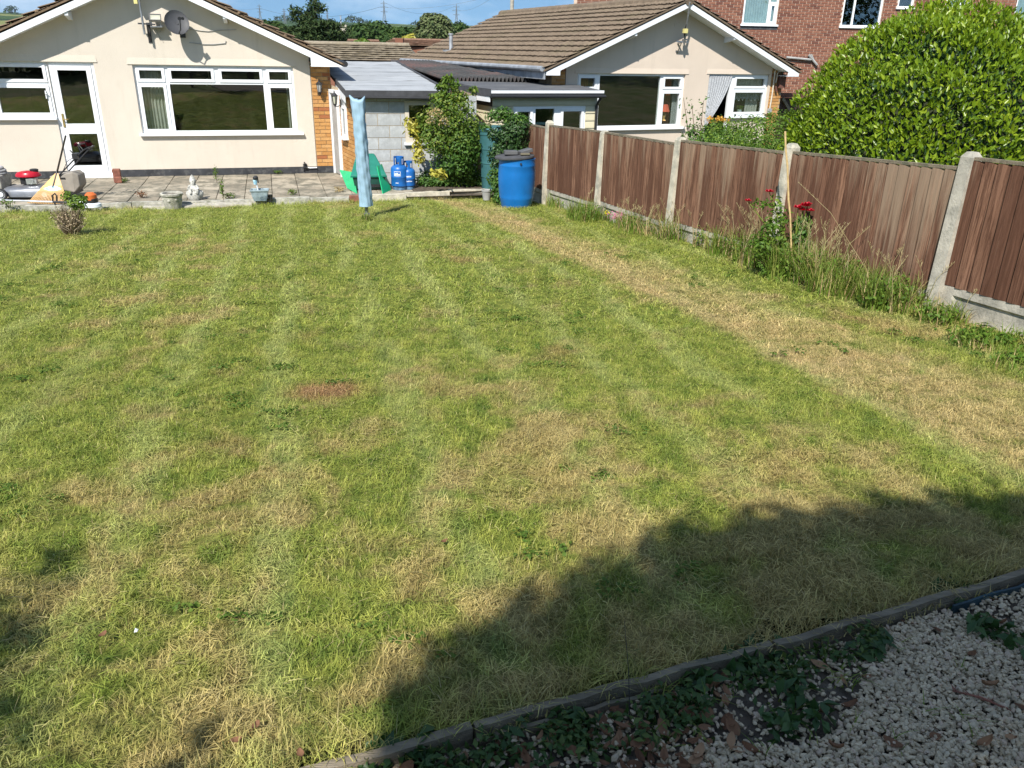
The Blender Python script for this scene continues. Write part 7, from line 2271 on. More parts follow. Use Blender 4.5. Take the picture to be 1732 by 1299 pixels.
# ------------------------------------------------------------------ growth along the fence
def fence_clump(name, label, px, py, n, h, spread, mats, group='grass tufts along the foot of the fence', seeds=0, lean=0.55, leafy=0):
    q = at_lawn(px, py)
    t = thing(name, label, 'grass tuft', tuple(q), 0, group)
    for i, (mt, frac) in enumerate(mats):
        b = MB()
        blades(b, q - V(0, 0, 0.02), int(n * frac), h, spread, lean, 0.0055, 3)
        raw_build(b, 'blades' if i == 0 else 'dry_blades', M[mt], t, kind='stuff', world=True)
    if leafy:
        foliage('leaves', [((q.x + random.uniform(-0.6, 0.6) * spread, q.y + random.uniform(-0.6, 0.6) * spread, q.z + h * 0.4), (spread * 0.7, spread * 0.6, h * 0.55)) for _ in range(3)], leafy, 0.042, M['weed'], t, kind='stuff', shell=0.1, up=0.6)
    if seeds:
        b = MB()
        for k in range(seeds):
            a = random.uniform(0, 6.28); r_ = spread * random.random(); hh = h * random.uniform(1.1, 1.75)
            p0 = q + V(r_ * math.cos(a), r_ * math.sin(a), 0); d = V(random.uniform(-0.4, 0.4), random.uniform(-0.25, 0.25), 0)
            p1 = p0 + d * 0.3 * hh + V(0, 0, hh * 0.7); p2 = p0 + d * 0.9 * hh + V(0, 0, hh)
            b.tube([p0, p1, p2], [0.0022, 0.002, 0.0012], 3, cap=False)
            for j in range(14):
                s = j / 14; c = p1.lerp(p2, 0.35 + 0.65 * s); w = 0.013 * (1 - s) + 0.004
                d2 = V(random.uniform(-1, 1), random.uniform(-1, 1), 0.9).normalized()
                b.add([c, c + d2 * w * 1.6 + V(0.003, 0, 0), c + d2 * w * 3.0], [(0, 1, 2)])
        raw_build(b, 'seed_heads', M['seed'], t, kind='stuff', world=True)
    return t
fence_clump('grass_tuft', 'fresh green grass tuft at the foot of the fence right of the blue barrel', 955, 350, 420, 0.22, 0.30, [('tall_grass', 0.8), ('straw', 0.2)], seeds=6, leafy=160)
fence_clump('grass_tuft', 'thick bright green grass tuft in front of the second concrete post', 1000, 370, 700, 0.27, 0.36, [('tall_grass', 0.9), ('straw', 0.1)], seeds=4, leafy=300)
fence_clump('grass_tuft', 'green and yellow grass tuft below the middle of the third fence panel', 1095, 395, 200, 0.24, 0.30, [('tall_grass', 0.6), ('straw', 0.4)], seeds=16, leafy=120)
fence_clump('grass_tuft', 'tall dry seeding grass against the fence left of the third concrete post', 1145, 406, 420, 0.32, 0.24, [('tall_grass', 0.65), ('straw', 0.35)], seeds=26)
fence_clump('grass_tuft', 'thin grass with a few stalks below the fourth panel', 1195, 420, 120, 0.26, 0.18, [('tall_grass', 0.5), ('straw', 0.5)], seeds=12, leafy=140)
fence_clump('grass_tuft', 'arching pale seeding grass left of the red roses', 1285, 450, 420, 0.36, 0.26, [('tall_grass', 0.75), ('straw', 0.25)], seeds=30, leafy=260)
fence_clump('grass_tuft', 'wild green grass at the foot of the rose bush and cane', 1340, 472, 800, 0.36, 0.26, [('tall_grass', 0.85), ('straw', 0.15)], seeds=8, leafy=500)
fence_clump('grass_tuft', 'tangled green grass below the worn silver fence boards', 1425, 498, 900, 0.30, 0.30, [('tall_grass', 0.8), ('straw', 0.2)], seeds=10, leafy=560)
fence_clump('grass_tuft', 'tall green stalks and tangled grass in front of the last bay before the big post', 1510, 520, 800, 0.28, 0.26, [('tall_grass', 0.8), ('straw', 0.2)], seeds=12, leafy=420)
fence_clump('grass_tuft', 'short green grass around the foot of the big concrete post', 1590, 545, 260, 0.17, 0.18, [('tall_grass', 0.8), ('straw', 0.2)], seeds=2, leafy=160)
fence_clump('grass_tuft', 'low rank grass under the gravel board at the right edge', 1690, 585, 520, 0.10, 0.30, [('tall_grass', 0.85), ('straw', 0.15)], seeds=0, leafy=320)
fence_clump('grass_tuft', 'low rank grass in the bottom corner below the right fence panel', 1770, 630, 420, 0.10, 0.30, [('tall_grass', 0.85), ('straw', 0.15)], leafy=240)
fence_clump('grass_tuft', 'long uncut grass around the foot of the covered dryer pole', 621, 372, 160, 0.11, 0.08, [('tall_grass', 0.9), ('straw', 0.1)], group=None)
fence_clump('grass_tuft', 'loose tall grass and weeds in front of the middle of the fourth panel', 1235, 432, 360, 0.32, 0.24, [('tall_grass', 0.7), ('straw', 0.3)], seeds=26, leafy=160)
fence_clump('grass_tuft', 'loose green weeds at the foot of the third panel beside the pink flowers', 1065, 388, 300, 0.24, 0.20, [('tall_grass', 0.8), ('straw', 0.2)], seeds=14, leafy=160)
fence_clump('grass_tuft', 'ragged green weeds beside the cane at the right of the red roses', 1385, 486, 420, 0.36, 0.22, [('tall_grass', 0.75), ('straw', 0.25)], seeds=22, leafy=260)
fence_clump('grass_tuft', 'thin dry grass against the fence beside the first concrete post', 925, 336, 160, 0.26, 0.16, [('tall_grass', 0.6), ('straw', 0.4)], seeds=18, leafy=60)
# single tall stalks
for k, (x0, y0, x1, y1, x2, y2, lab) in enumerate(((1500, 510, 1405, 360, 1350, 308, 'single long grass stalk arching left across the worn fence panel'), (1520, 500, 1500, 400, 1487, 325, 'single pale seeding grass stalk before the silver boards'))):
    d0 = math.hypot(at_lawn(x0, y0).x, at_lawn(x0, y0).y)
    q0, q1, q2 = at_d(x0, y0, d0), at_d(x1, y1, d0), at_d(x2, y2, d0 + 0.1)
    b = MB(); b.tube([q0, q1, q2], [0.0022, 0.0018, 0.001], 4)
    for j in range(22):
        s = j / 22; c = q1.lerp(q2, 0.4 + 0.6 * s); d2 = V(random.uniform(-1, 1), random.uniform(-1, 1), 0.6).normalized()
        b.add([c, c + d2 * 0.008 + V(0.003, 0, 0), c + d2 * 0.018], [(0, 1, 2)])
    o = raw_build(b, 'grass_stalk', M['seed']); tag(o, lab, 'grass stalk')

# red roses
q = at_lawn(1340, 470)
RD_ = math.hypot(q.x, q.y) + 0.05
t = thing('rose_bush', 'wild rose bush with red blooms standing against the brown fence', 'rose bush', tuple(q))
b = MB()
heads = [(1301, 325, 0.040), (1265, 340, 0.032), (1350, 352, 0.045), (1362, 349, 0.05), (1370, 357, 0.038), (1357, 356, 0.04), (1366, 346, 0.038)]
for px, py, r_ in heads:
    e = at_d(px, py, RD_); b.tube([q + V(random.uniform(-0.06, 0.06), 0, 0), q.lerp(e, 0.55) + V(random.uniform(-0.05, 0.05), 0, 0.03), e], [0.008, 0.006, 0.004], 5)
b.build('stem', M['tall_grass'], t, world=True)
foliage('leaves', [blob_px(1320, 375, RD_, 0.12, 0.16), blob_px(1312, 345, RD_, 0.09, 0.08), blob_px(1325, 420, RD_, 0.15, 0.18), blob_px(1285, 345, RD_, 0.08, 0.04), blob_px(1300, 440, RD_, 0.15, 0.1), blob_px(1350, 440, RD_, 0.12, 0.10), blob_px(1290, 415, RD_ - 0.1, 0.16, 0.12), blob_px(1330, 470, RD_ - 0.15, 0.28, 0.10), blob_px(1390, 470, RD_ - 0.15, 0.2, 0.10), blob_px(1300, 385, RD_ - 0.1, 0.10, 0.10)], 1500, 0.05, M['weed'], t, kind='stuff', shell=0.2)
foliage('dark_leaves', [blob_px(1357, 385, RD_ + 0.05, 0.09, 0.12), blob_px(1362, 415, RD_ + 0.05, 0.09, 0.1), blob_px(1352, 400, RD_, 0.08, 0.08)], 420, 0.055, M['shrub_green'], t, kind='stuff', shell=0.2)
for px, py, r_ in heads:
    e = at_d(px, py, RD_ - 0.02)
    fl = MB()
    for ring_, (nn2, rr2, tl) in enumerate(((4, 0.45, 1.2), (5, 0.75, 0.8), (6, 1.0, 0.35))):
        for j in range(nn2):
            a = 2 * math.pi * j / nn2 + ring_; c, s_ = math.cos(a), math.sin(a)
            rad = V(c, s_ * 0.9, 0); sd = V(-s_, c, 0); up_ = V(0, 0, tl)
            r2 = r_ * rr2
            fl.add([e, e + (rad * 0.7 + sd * 0.6 + up_ * 0.5) * r2, e + (rad + up_) * r2 * 1.1, e + (rad * 0.7 - sd * 0.6 + up_ * 0.5) * r2], [(0, 1, 2), (0, 2, 3)])
    raw_build(fl, 'bloom', M['petal_red'], t, world=True)
# pink flowers by the fence
for px, py, n, sp, lab in ((1043, 380, 60, 0.11, 'patch of small pink flowers at the foot of the third fence panel'), (1675, 540, 36, 0.12, 'pinkish purple flowering weed below the gravel board'), (1715, 545, 30, 0.09, 'pink flowering weed at the right edge under the fence')):
    q = at_lawn(px, py)
    t = thing('pink_flowers', lab, 'flowers', tuple(q), 0, 'pink flowers along the fence')
    b = MB(); blades(b, q, 40, 0.13, sp, 0.4, 0.004, 2); raw_build(b, 'stem', M['weed'], t, kind='stuff', world=True)
    foliage('petals', [((q.x, q.y, q.z + 0.12), (sp * 1.3, sp, 0.07))], n * 2, 0.026, M['petal_pink'], t, kind='stuff', shell=0.2, aspect=0.8)
q = at_lawn(1025, 377)
t = thing('yellow_flower', 'tiny yellow flower left of the pink flowers by the fence', 'flowers', tuple(q))
foliage('petals', [((q.x, q.y, q.z + 0.14), (0.03, 0.03, 0.025))], 22, 0.028, M['petal_yellow'], t, aspect=0.8)

# ------------------------------------------------------------------ trees beyond the houses
DCN = 62.0
def bpx(px, py, d, rpx, zpx, deep=0.8):
    q = at_d(px, py, d); k = d * 0.93 / F_PX
    return ((q.x, q.y, q.z), (rpx * k, rpx * k * deep, zpx * k))
q = at_d(534, 80, DCN)
cb = [bpx(532, 5, DCN, 10, 12), bpx(527, 25, DCN, 16, 14), bpx(543, 14, DCN, 12, 4), bpx(500, 18, DCN, 12, 6), bpx(506, 30, DCN, 16, 6), bpx(535, 38, DCN, 34, 5), bpx(530, 48, DCN, 26, 10), bpx(505, 50, DCN, 30, 4), bpx(562, 44, DCN, 26, 5), bpx(560, 56, DCN, 34, 5), bpx(505, 62, DCN, 40, 5), bpx(530, 66, DCN, 30, 12), bpx(575, 66, DCN, 26, 6), bpx(488, 70, DCN, 30, 5), bpx(565, 76, DCN, 36, 5), bpx(548, 85, DCN, 50, 14), bpx(500, 82, DCN, 40, 12), bpx(518, -8, DCN, 6, 5)]
t = thing('conifer', 'dark spreading conifer rising above the roofs in the gap between the bungalows', 'tree', (q.x, q.y, -2.0))
b = MB(); tp = at_d(532, -6, DCN); b.tube([V(q.x, q.y, -2), V(q.x, q.y, 2), tp], [0.35, 0.22, 0.05], 8)
for c in cb[3:12]:
    e = Vector(c[0]); b.tube([V(q.x, q.y, e.z - 0.5), e], [0.10, 0.03], 5)
b.build('trunk', M['bark'], t, world=True)
foliage('crown', cb, 9500, 0.34, M['conifer'], t, shell=0.25, rough=0.45, up=0.0, aspect=0.28)
DPT = 85.0
q = at_d(736, 75, DPT)
tree('round_tree', 'pale green round tree standing behind the long tiled roof', (q.x, q.y, -3.0), [bpx(735, 48, DPT, 26, 22), bpx(728, 36, DPT, 16, 12), bpx(745, 40, DPT, 16, 13), bpx(750, 58, DPT, 20, 14), bpx(720, 58, DPT, 17, 14)], 5200, 0.42, M['tree_pale'], 4.0, 0.3, shell=0.45, rough=0.35, up=0.6)
TG = 'dark green trees in the distance between the roofs'
for px, py, d, rp, zp, lab, mt in ((612, 60, 120, 26, 17, 'dark green tree right of the conifer above the reddish roof', 'tree_mid'), (640, 55, 130, 22, 16, 'dark round tree below the tallest pylon', 'tree_mid'), (672, 62, 110, 24, 14, 'mid green tree left of the pale round tree', 'tree_mid'),
                                   (698, 62, 115, 20, 13, 'lower green tree next to the pale round tree', 'tree_mid'), (775, 55, 140, 22, 14, 'dark tree against the far end of the long tiled roof', 'tree_mid'), (655, 72, 95, 16, 11, 'dark bush between the two distant brown roofs', 'tree_mid'), (455, 52, 150, 30, 14, 'dark tree left of the conifer over the bungalow roof', 'tree_mid'), (600, 78, 70, 16, 9, 'dark foot of trees at the right of the conifer', 'conifer')):
    q = at_d(px, py + zp, d)
    tree('distant_tree', lab, (q.x, q.y, -4), [bpx(px, py, d, rp, zp), bpx(px - rp * 0.5, py + 6, d, rp * 0.7, zp * 0.8), bpx(px + rp * 0.5, py + 5, d, rp * 0.7, zp * 0.8)], 2400, d * 0.0055, M[mt], q.z + 4 if q.z + 4 > 1 else 1.0, 0.3, TG, shell=0.5, rough=0.3)
q = at_d(613, 78, 52)
tree('green_bush', 'small fresh green bush in front of the distant reddish roof', (q.x, q.y, 0), [bpx(613, 74, 52, 12, 7), bpx(606, 76, 52, 9, 5)], 900, 0.22, M['privet'], q.z, 0.08, shell=0.4)
q = at_d(690, 68, 90)
tree('pale_shrub', 'pale yellowish shrub at the left foot of the round tree', (q.x, q.y, -2), [bpx(697, 66, 90, 12, 8), bpx(686, 68, 90, 8, 6)], 700, 0.35, M['yellow_leaf'], q.z + 2, 0.12, shell=0.4)
# woods along the ridge and in the valley: masses too far off to count
rb_ = []
for az in np.linspace(-0.95, 0.62, 170):
    tr = ridge_t(az); D_ = RNG.uniform(2050, 2380); prof = 1.0
    if RNG.random() < 0.42: continue
    z = CAM_H + D_ * tr - 14 * (2400 - D_) / 350.0
    s = RNG.uniform(6, 15)
    rb_.append(((D_ * math.sin(az), D_ * math.cos(az), z), (s * 1.8, s, s * 0.75)))
for px, py in ((590, 33), (598, 30), (608, 33), (470, 31), (482, 29), (700, 40), (20, 14), (14, 18), (760, 41), (730, 42), (780, 42), (620, 37), (560, 36), (545, 37)):
    q = at_d(px, py + 1, 2380); rb_.append(((q.x, q.y, q.z), (14, 12, 7)))
foliage('ridge_woods', rb_, 9000, 7.0, M['tree_far'], None, kind='stuff', shell=0.3)
vb = []
for az in np.linspace(-0.85, 0.5, 120):
    D_ = RNG.uniform(240, 520); vb.append(((D_ * math.sin(az), D_ * math.cos(az), -4 + RNG.uniform(0, 4) + 0.008 * D_), (RNG.uniform(8, 15), 8, RNG.uniform(4, 7))))
for az in np.linspace(-0.85, 0.5, 90):
    D_ = RNG.uniform(650, 1250); q = (D_ - 500) / 1900.0; zz_ = -14 + (2400 * ridge_t(az) + 16) * (q * q * (3 - 2 * q) * 0.35 + q * 0.65)
    vb.append(((D_ * math.sin(az), D_ * math.cos(az), zz_ + 1), (RNG.uniform(14, 30), 12, RNG.uniform(4, 7))))
foliage('valley_woods', vb, 16000, 2.3, M['tree_far'], None, kind='stuff', shell=0.4)

# ------------------------------------------------------------------ trees behind the camera; they shade the near lawn and show in the window glass
def behind(gx, gy, s):
    g = V(gx, gy, lawn_z(gx, gy)); return g + V(SUN_H.x, SUN_H.y, math.tan(SUN_EL)) * s
def shade_blob(gx, gy, s, r):
    q = behind(gx, gy, s); return ((q.x, q.y, q.z), (r, r * 0.72, r * 0.72))
c = behind(1.5, 1.2, 4.6)
tb = [shade_blob(gx, gy, 4.4 + 0.15 * math.sin(gx * 5), r) for gx, gy, r in ((0.10, 1.62, 0.40), (0.42, 1.86, 0.44), (0.80, 2.08, 0.50), (1.22, 2.20, 0.54), (1.66, 2.28, 0.56), (2.15, 2.35, 0.56), (2.75, 2.30, 0.65), (3.4, 2.2, 0.7), (0.15, 1.15, 0.50), (0.62, 1.45, 0.50), (0.70, 0.8, 0.55), (1.0, 1.72, 0.42))]
gt = tree('garden_tree', 'leafy garden tree outside the picture whose crown shades the gravel and near lawn', (c.x + 0.3, c.y - 0.6, 0.95), tb, 20000, 0.15, M['tree_mid'], c.z - 1.6, 0.12, shell=0.1, rough=0.32)
foliage('outer_leaves', [shade_blob(1.5, 1.45, 4.7, 0.62), shade_blob(2.2, 1.6, 4.7, 0.7), shade_blob(1.4, 0.7, 4.7, 0.7), shade_blob(3.0, 1.4, 4.7, 0.7)], 3000, 0.11, M['tree_mid'], gt, shell=0.1, rough=0.3)
c = behind(-1.72, 1.0, 2.6)
tree('garden_shrub', 'leafy shrub outside the picture shading the near left corner of the lawn', (c.x, c.y - 0.2, 0.8), [((c.x, c.y, c.z), (0.85, 0.55, 0.55)), ((c.x + 0.25, c.y - 0.3, c.z), (0.85, 0.5, 0.5)), ((c.x - 0.02, c.y + 0.74, c.z), (0.42, 0.28, 0.28)), ((c.x + 0.2, c.y + 0.3, c.z), (0.4, 0.3, 0.3)), ((c.x + 0.12, c.y + 1.2, c.z), (0.08, 0.10, 0.06)), ((c.x + 0.98, c.y + 0.46, c.z), (0.035, 0.16, 0.03)), ((c.x + 0.86, c.y + 0.22, c.z), (0.04, 0.16, 0.03))], 3600, 0.10, M['tree_mid'], c.z - 0.8, 0.05, shell=0.2, rough=0.35)
for i, (x, y, r_, h_) in enumerate(((-7, -9, 3.0, 4.5), (-1.5, -11, 3.4, 5.5), (5, -10, 3.2, 5.0), (11, -8, 3.2, 5.0), (-13, -7, 3.0, 4.5), (23, -3, 4.0, 8.5))):
    lab = ('bushy tree far behind the camera on the left', 'tall bushy tree straight behind the camera', 'bushy tree behind the camera on the right', 'bushy tree at the far right behind the camera', 'bushy tree at the far left behind the camera', 'tall tree in the next garden to the right of the camera')[i]
    tree('garden_tree', lab, (x, y, 0.9), [((x, y, h_ - 1.0), (r_, r_, h_ * 0.45)), ((x + 1, y, h_ * 0.45), (r_ * 0.9, r_ * 0.8, h_ * 0.4))], 2200, 0.5, M['tree_mid'], h_ * 0.5, 0.2, None, shell=0.5)

# ------------------------------------------------------------------ gravel, leaf litter, weeds of the path
def stone_src(i):
    bm = bmesh.new(); bmesh.ops.create_icosphere(bm, subdivisions=1, radius=1.0)
    sx, sy, sz = random.uniform(0.85, 1.5), random.uniform(0.65, 1.0), random.uniform(0.45, 0.8)
    for v in bm.verts:
        k = random.uniform(0.66, 1.12); v.co = V(v.co.x * sx * k, v.co.y * sy * k, v.co.z * sz * k)
    me = bpy.data.meshes.new('stone'); bm.to_mesh(me); bm.free(); me.materials.append(M['gravel_stone'])
    return bpy.data.objects.new('stone', me)
stones = [stone_src(i) for i in range(9)]
pts = []; szs = []
N_ST = 130000
xs_ = RNG.uniform(-0.9, 3.4, N_ST * 2); ys_ = RNG.uniform(0.55, 3.4, N_ST * 2)
for x, y in zip(xs_, ys_):
    e = edge_side(x, y)
    if e > -0.05 or e < -2.6: continue
    bare = 0.22 + 0.12 * math.sin(x * 3.3) + 0.09 * math.sin(x * 8.1 + 1)
    if -e < bare and RNG.random() < 0.80 - 0.4 * max(0.0, (x - 1.1)): continue
    pts.append((x, y, lawn_z(x, y) + GRV + 0.003 + RNG.uniform(0, 0.016))); szs.append(RNG.uniform(0.0045, 0.0115))
pts = np.array(pts); szs = np.array(szs)
scatter('gravel', pts, RNG.uniform(-3.1, 3.1, (len(pts), 3)) * np.array([0.25, 0.25, 1.0]), szs, stones, M['gravel_stone'])

# fallen leaves
def dead_leaf_mesh(i):
    b = MB(); L = 0.056; w = (0.014, 0.018, 0.012)[i % 3]; curl = (0.35, 0.7, 1.1)[i % 3]; n = 5
    for k in range(n + 1):
        s = k / n; ww = w * math.sin(math.pi * min(0.97, s * 0.9 + 0.06)) ** 0.8
        a = (s - 0.5) * curl
        x, z = L * (s - 0.5), 0.012 * curl * (s - 0.5) ** 2 * 4
        b.v += [V(x, -ww, z + 0.010 * curl), V(x, 0, z), V(x, ww, z + 0.012 * curl)]
    for k in range(n):
        q = 3 * k
        b.f += [(q, q + 3, q + 4, q + 1), (q + 1, q + 4, q + 5, q + 2)]
    b.tube([(L * -0.5, 0, 0.003), (L * -0.72, 0.004, 0.008)], 0.0011, 4)
    return b.mesh('dead_leaf', M['dry_leaf'], 'all')
dl = [dead_leaf_mesh(i) for i in range(3)]
cnt = 0; tries = 0
while cnt < 120 and tries < 6000:
    tries += 1
    if cnt < 95:
        px, py = random.uniform(520, 1240), random.uniform(1130, 1320)
    else:
        px, py = random.uniform(1200, 1740), random.uniform(1000, 1300)
    q = at_lawn(px, py, GRV)
    e = edge_side(q.x, q.y)
    if e > -0.06: continue
    if cnt < 95 and e < -0.55: continue
    o = bpy.data.objects.new('dead_leaf', dl[cnt % 3]); COL.objects.link(o)
    s = random.uniform(0.42, 0.92)
    o.matrix_basis = Matrix.Translation(q + V(0, 0, random.uniform(0.010, 0.028))) @ Matrix.Rotation(random.uniform(0, 6.28), 4, 'Z') @ Matrix.Rotation(random.uniform(-0.5, 0.5), 4, 'X') @ Matrix.Rotation(random.uniform(-0.4, 0.4), 4, 'Y') @ Matrix.Scale(s, 4)
    tag(o, 'curled brown fallen leaf lying on the shaded gravel bed below the timber edge', 'leaf', 'fallen leaves on the gravel bed')
    cnt += 1
for px, py, lab in ((752, 928, 'single orange brown leaf in the middle of the lawn'), (435, 1243, 'small orange leaf in the grass near the bottom of the picture'), (402, 1268, 'orange leaf at the bottom left of the lawn'), (510, 1291, 'brown leaf beside the lower end of the timber edge'), (177, 1088, 'pale straw coloured chip on the lawn left of the white scrap')):
    q = at_lawn(px, py)
    o = bpy.data.objects.new('dead_leaf', dl[1]); COL.objects.link(o)
    o.matrix_basis = Matrix.Translation(q + V(0, 0, 0.03)) @ Matrix.Rotation(random.uniform(0, 6.28), 4, 'Z') @ Matrix.Scale(0.5, 4)
    tag(o, lab, 'leaf')
q = at_lawn(233, 1082)
b = MB(); b.add([(-0.005, -0.004, 0.02), (0.005, -0.003, 0.022), (0.006, 0.004, 0.026), (-0.004, 0.005, 0.026), (0.0, 0.0, 0.034)], [(0, 1, 4), (1, 2, 4), (2, 3, 4), (3, 0, 4), (0, 1, 2, 3)])
o = b.build('paper_scrap', M['label_white']); o.location = q + V(0, 0, 0.01); tag(o, 'small white scrap lying on the lawn near the lower left', 'litter')
# broken reddish twig on the stones
q0, q1 = at_lawn(1608, 1178, GRV), at_lawn(1702, 1210, GRV)
b = MB(); b.tube([q0 + V(0, 0, 0.02), q0.lerp(q1, 0.5) + V(0, 0, 0.03), q1 + V(0, 0, 0.02)], [0.002, 0.003, 0.0025], 5)
for k in range(26):
    s = random.random(); c = q0.lerp(q1, s) + V(0, 0, 0.025); d = V(random.uniform(-1, 1), random.uniform(-1, 1), random.uniform(0, 0.5)).normalized()
    b.tube([c, c + d * 0.016], [0.0016, 0.0006], 3)
o = b.build('twig', M['terracotta']); tag(o, 'reddish brown twig lying on the white gravel near the right edge', 'twig')
# ground cover below the timber edge
wb_ = []; 
for k in range(60):
    px = random.uniform(560, 1480); 
    py = 1299 - (px - 545) * 0.262 + random.uniform(34, 110) * (1.0 if px < 1250 else 0.55)
    if py > 1330: continue
    q = at_lawn(px, py, GRV); wb_.append(((q.x, q.y, q.z + 0.022), (random.uniform(0.035, 0.085), random.uniform(0.035, 0.08), 0.035)))
foliage('ground_cover', wb_, 1700, 0.026, M['ivy'], None, kind='stuff', shell=0.1, up=1.0, jitter=0.9)
wb2 = []
for px, py in ((640, 1292), (700, 1284), (735, 1268), (880, 1240), (960, 1230), (1180, 1160), (1240, 1130), (1300, 1110), (1480, 1105), (1340, 1180), (1380, 1220), (1330, 1240), (1700, 1090), (1650, 1070), (1600, 1010)):
    q = at_lawn(px, py, GRV); wb2.append(((q.x, q.y, q.z + 0.02), (0.07, 0.06, 0.03)))
foliage('dark_ground_cover', wb2, 520, 0.05, M['shrub_dark'], None, kind='stuff', shell=0.1, up=1.0, jitter=0.9)
b = MB()
for k in range(60):
    q = at_lawn(random.uniform(620, 1700), random.uniform(1080, 1290), GRV)
    if edge_side(q.x, q.y) > -0.03: continue
    blades(b, q, 5, 0.05, 0.03, 1.2, 0.0022, 3)
raw_build(b, 'stray_grass', M['tall_grass'], None, kind='stuff')
q = at_lawn(1065, 1215, GRV)
e = at_d(1056, 1050, math.hypot(q.x, q.y))
b = MB(); b.tube([q, q.lerp(e, 0.5) + V(0.004, 0, 0), e], [0.0016, 0.0013, 0.0007], 4); o = b.build('grass_stalk', M['dark_metal']); tag(o, 'thin dark stalk standing up in front of the timber edge', 'grass stalk')

# ------------------------------------------------------------------ the turf itself
def tuft(nb, h, spread, lean, w, flat=False):
    b = MB()
    if flat:
        for _ in range(nb):
            a = random.uniform(0, 6.283); r_ = spread * math.sqrt(random.random()); p = V(math.cos(a) * r_, math.sin(a) * r_, random.uniform(0.012, 0.03))
            d = random.uniform(0, 6.283); u = V(math.cos(d), math.sin(d), random.uniform(-0.12, 0.25)); s = V(-u.y, u.x, 0) * w
            L = h * random.uniform(0.6, 1.5)
            b.add([p - s, p + s, p + u * L * 0.6 + s * 0.8 + V(0, 0, 0.004), p + u * L, p + u * L * 0.6 - s * 0.8 + V(0, 0, 0.004)], [(0, 1, 2, 4), (4, 2, 3)])
        return b
    return blades(b, (0, 0, -0.006), nb, h, spread, lean, w, 2, hv=0.45)
src_near = [source('tuft', tuft(52, 0.024, 0.075, 0.9, 0.0015), M['grass_blade']), source('tuft', tuft(48, 0.020, 0.075, 1.1, 0.0017), M['grass_blade']), source('tuft', tuft(44, 0.032, 0.07, 0.8, 0.0014), M['grass_blade']), source('clippings', tuft(24, 0.036, 0.085, 0, 0.0011, True), M['grass_blade']), source('tuft', tuft(52, 0.022, 0.075, 1.3, 0.0016), M['grass_blade'])]
src_far = [source('tuft', tuft(64, 0.026, 0.16, 1.1, 0.0030), M['grass_blade']), source('tuft', tuft(64, 0.031, 0.16, 0.9, 0.0028), M['grass_blade']), source('clippings', tuft(40, 0.045, 0.17, 0, 0.0022, True), M['grass_blade']), source('tuft', tuft(60, 0.032, 0.16, 1.4, 0.0034), M['grass_blade'])]
def lawn_points(n, x0, x1, y0, y1, keep):
    xs_ = RNG.uniform(x0, x1, n); ys_ = RNG.uniform(y0, y1, n); out_ = []
    for x, y in zip(xs_, ys_):
        if not keep(x, y): continue
        if edge_side(x, y) < 0.004 or fence_dist(x, y) < 0.03: continue
        pn = patio_n(x, y)
        if pn < 3.16 + 0.05 * math.sin(x * 5): continue
        if abs(x) > 0.80 * y + 1.3: continue
        out_.append((x, y, lawn_z(x, y) + 0.012 * math.sin(x * 3.1 + 1.3 * math.sin(y * 2.2)) * math.sin(y * 2.7 + x)))
    return np.array(out_)
def rots(n, tilt=0.12):
    r_ = RNG.uniform(-1, 1, (n, 3)) * np.array([tilt, tilt, math.pi]); return r_
pn = lawn_points(34000, -5.5, 5.5, 0.8, 5.6, lambda x, y: RNG.random() < (1.0 if y < 3.4 else 0.72))
scatter('grass', pn, rots(len(pn)), RNG.uniform(0.7, 1.25, len(pn)), src_near, M['grass_blade'])
pf = lawn_points(16000, -11, 5, 5.2, 15.5, lambda x, y: True)
scatter('grass', pf, rots(len(pf)), RNG.uniform(0.75, 1.2, len(pf)), src_far, M['grass_blade'])
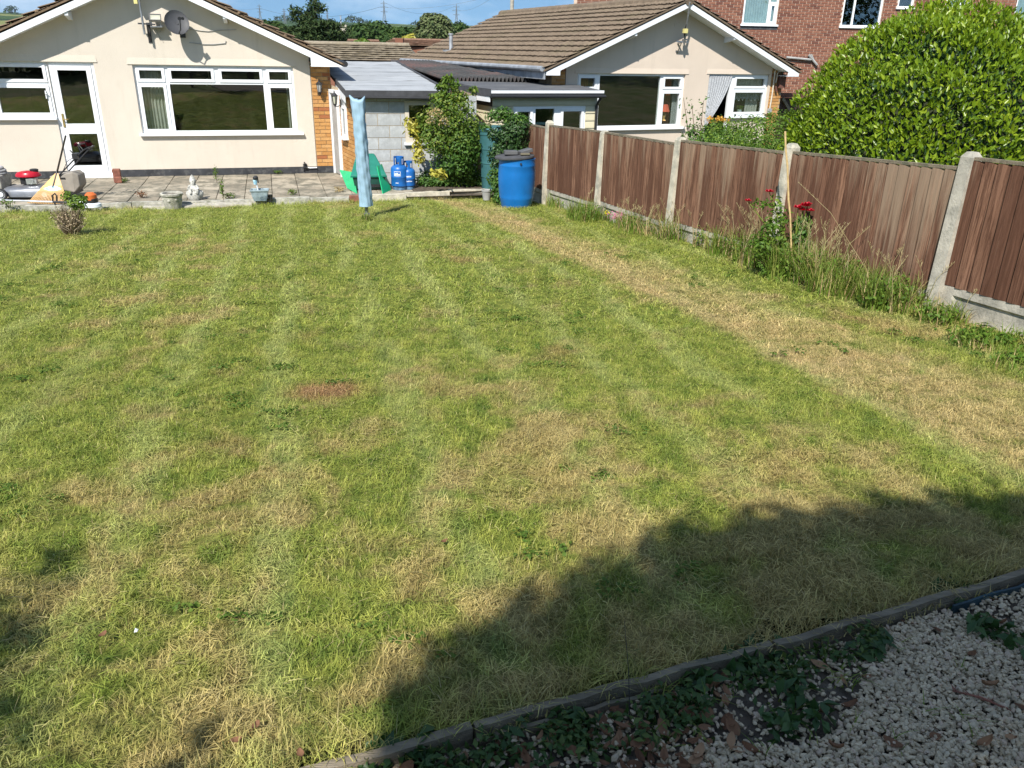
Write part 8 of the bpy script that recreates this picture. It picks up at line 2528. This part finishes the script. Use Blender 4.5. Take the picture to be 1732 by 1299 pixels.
# clover and plantain spreading through the turf
cb_ = []
for k in range(95):
    x, y = RNG.uniform(-6, 4.2), RNG.uniform(1.3, 9.5)
    if edge_side(x, y) < 0.15 or fence_dist(x, y) < 0.4 or abs(x) > 0.75 * y + 0.8: continue
    for j in range(3):
        xx, yy = x + RNG.normal() * 0.10, y + RNG.normal() * 0.08
        cb_.append(((xx, yy, lawn_z(xx, yy) + 0.020), (RNG.uniform(0.03, 0.09), RNG.uniform(0.03, 0.08), 0.010)))
foliage('clover', cb_, 6500, 0.016, M['clover'], None, kind='stuff', shell=0.0, up=1.4, jitter=0.5, aspect=0.95)
# longer untidy grass along the timber edge and beside the patio kerb
b = MB()
for k in range(620):
    s = random.random() * (len(EDGE) - 4) + 1; i = int(s); q = EDGE[i].lerp(EDGE[i + 1], s - i)
    x, y = q.x + random.uniform(-0.02, 0.02), q.y + abs(random.gauss(0.03, 0.05))
    blades(b, (x, y, lawn_z(x, y)), 3, 0.058, 0.02, 1.0, 0.0017, 3)
for k in range(700):
    u = random.uniform(-7.0, 1.6); w_ = F1.w(u, -3.14 - abs(random.gauss(0, 0.05)), 0); blades(b, (w_.x, w_.y, lawn_z(w_.x, w_.y)), 4, 0.075, 0.03, 0.8, 0.004, 2)
raw_build(b, 'edge_grass', M['grass_blade'], None, kind='stuff')

# ------------------------------------------------------------------ the air between here and the ridge
hz = MB(); hz.box(-3400, 3400, -90, 3900, -25, 260)
ho = hz.build('haze', None, None); ho['kind'] = 'stuff'
hm = bpy.data.materials.new('haze_air'); hm.use_nodes = True
hm.node_tree.nodes.clear()
h_out = hm.node_tree.nodes.new('ShaderNodeOutputMaterial'); h_vol = hm.node_tree.nodes.new('ShaderNodeVolumePrincipled')
h_vol.inputs['Color'].default_value = (0.80, 0.88, 1.0, 1); h_vol.inputs['Density'].default_value = 0.00006; h_vol.inputs['Anisotropy'].default_value = 0.2
hm.node_tree.links.new(h_vol.outputs[0], h_out.inputs['Volume'])
ho.data.materials.clear(); ho.data.materials.append(hm)
print('triangles', sum(sum(len(p.vertices) - 2 for p in o.data.polygons) for o in SC.objects if o.type == 'MESH'), 'objects', len(SC.objects))
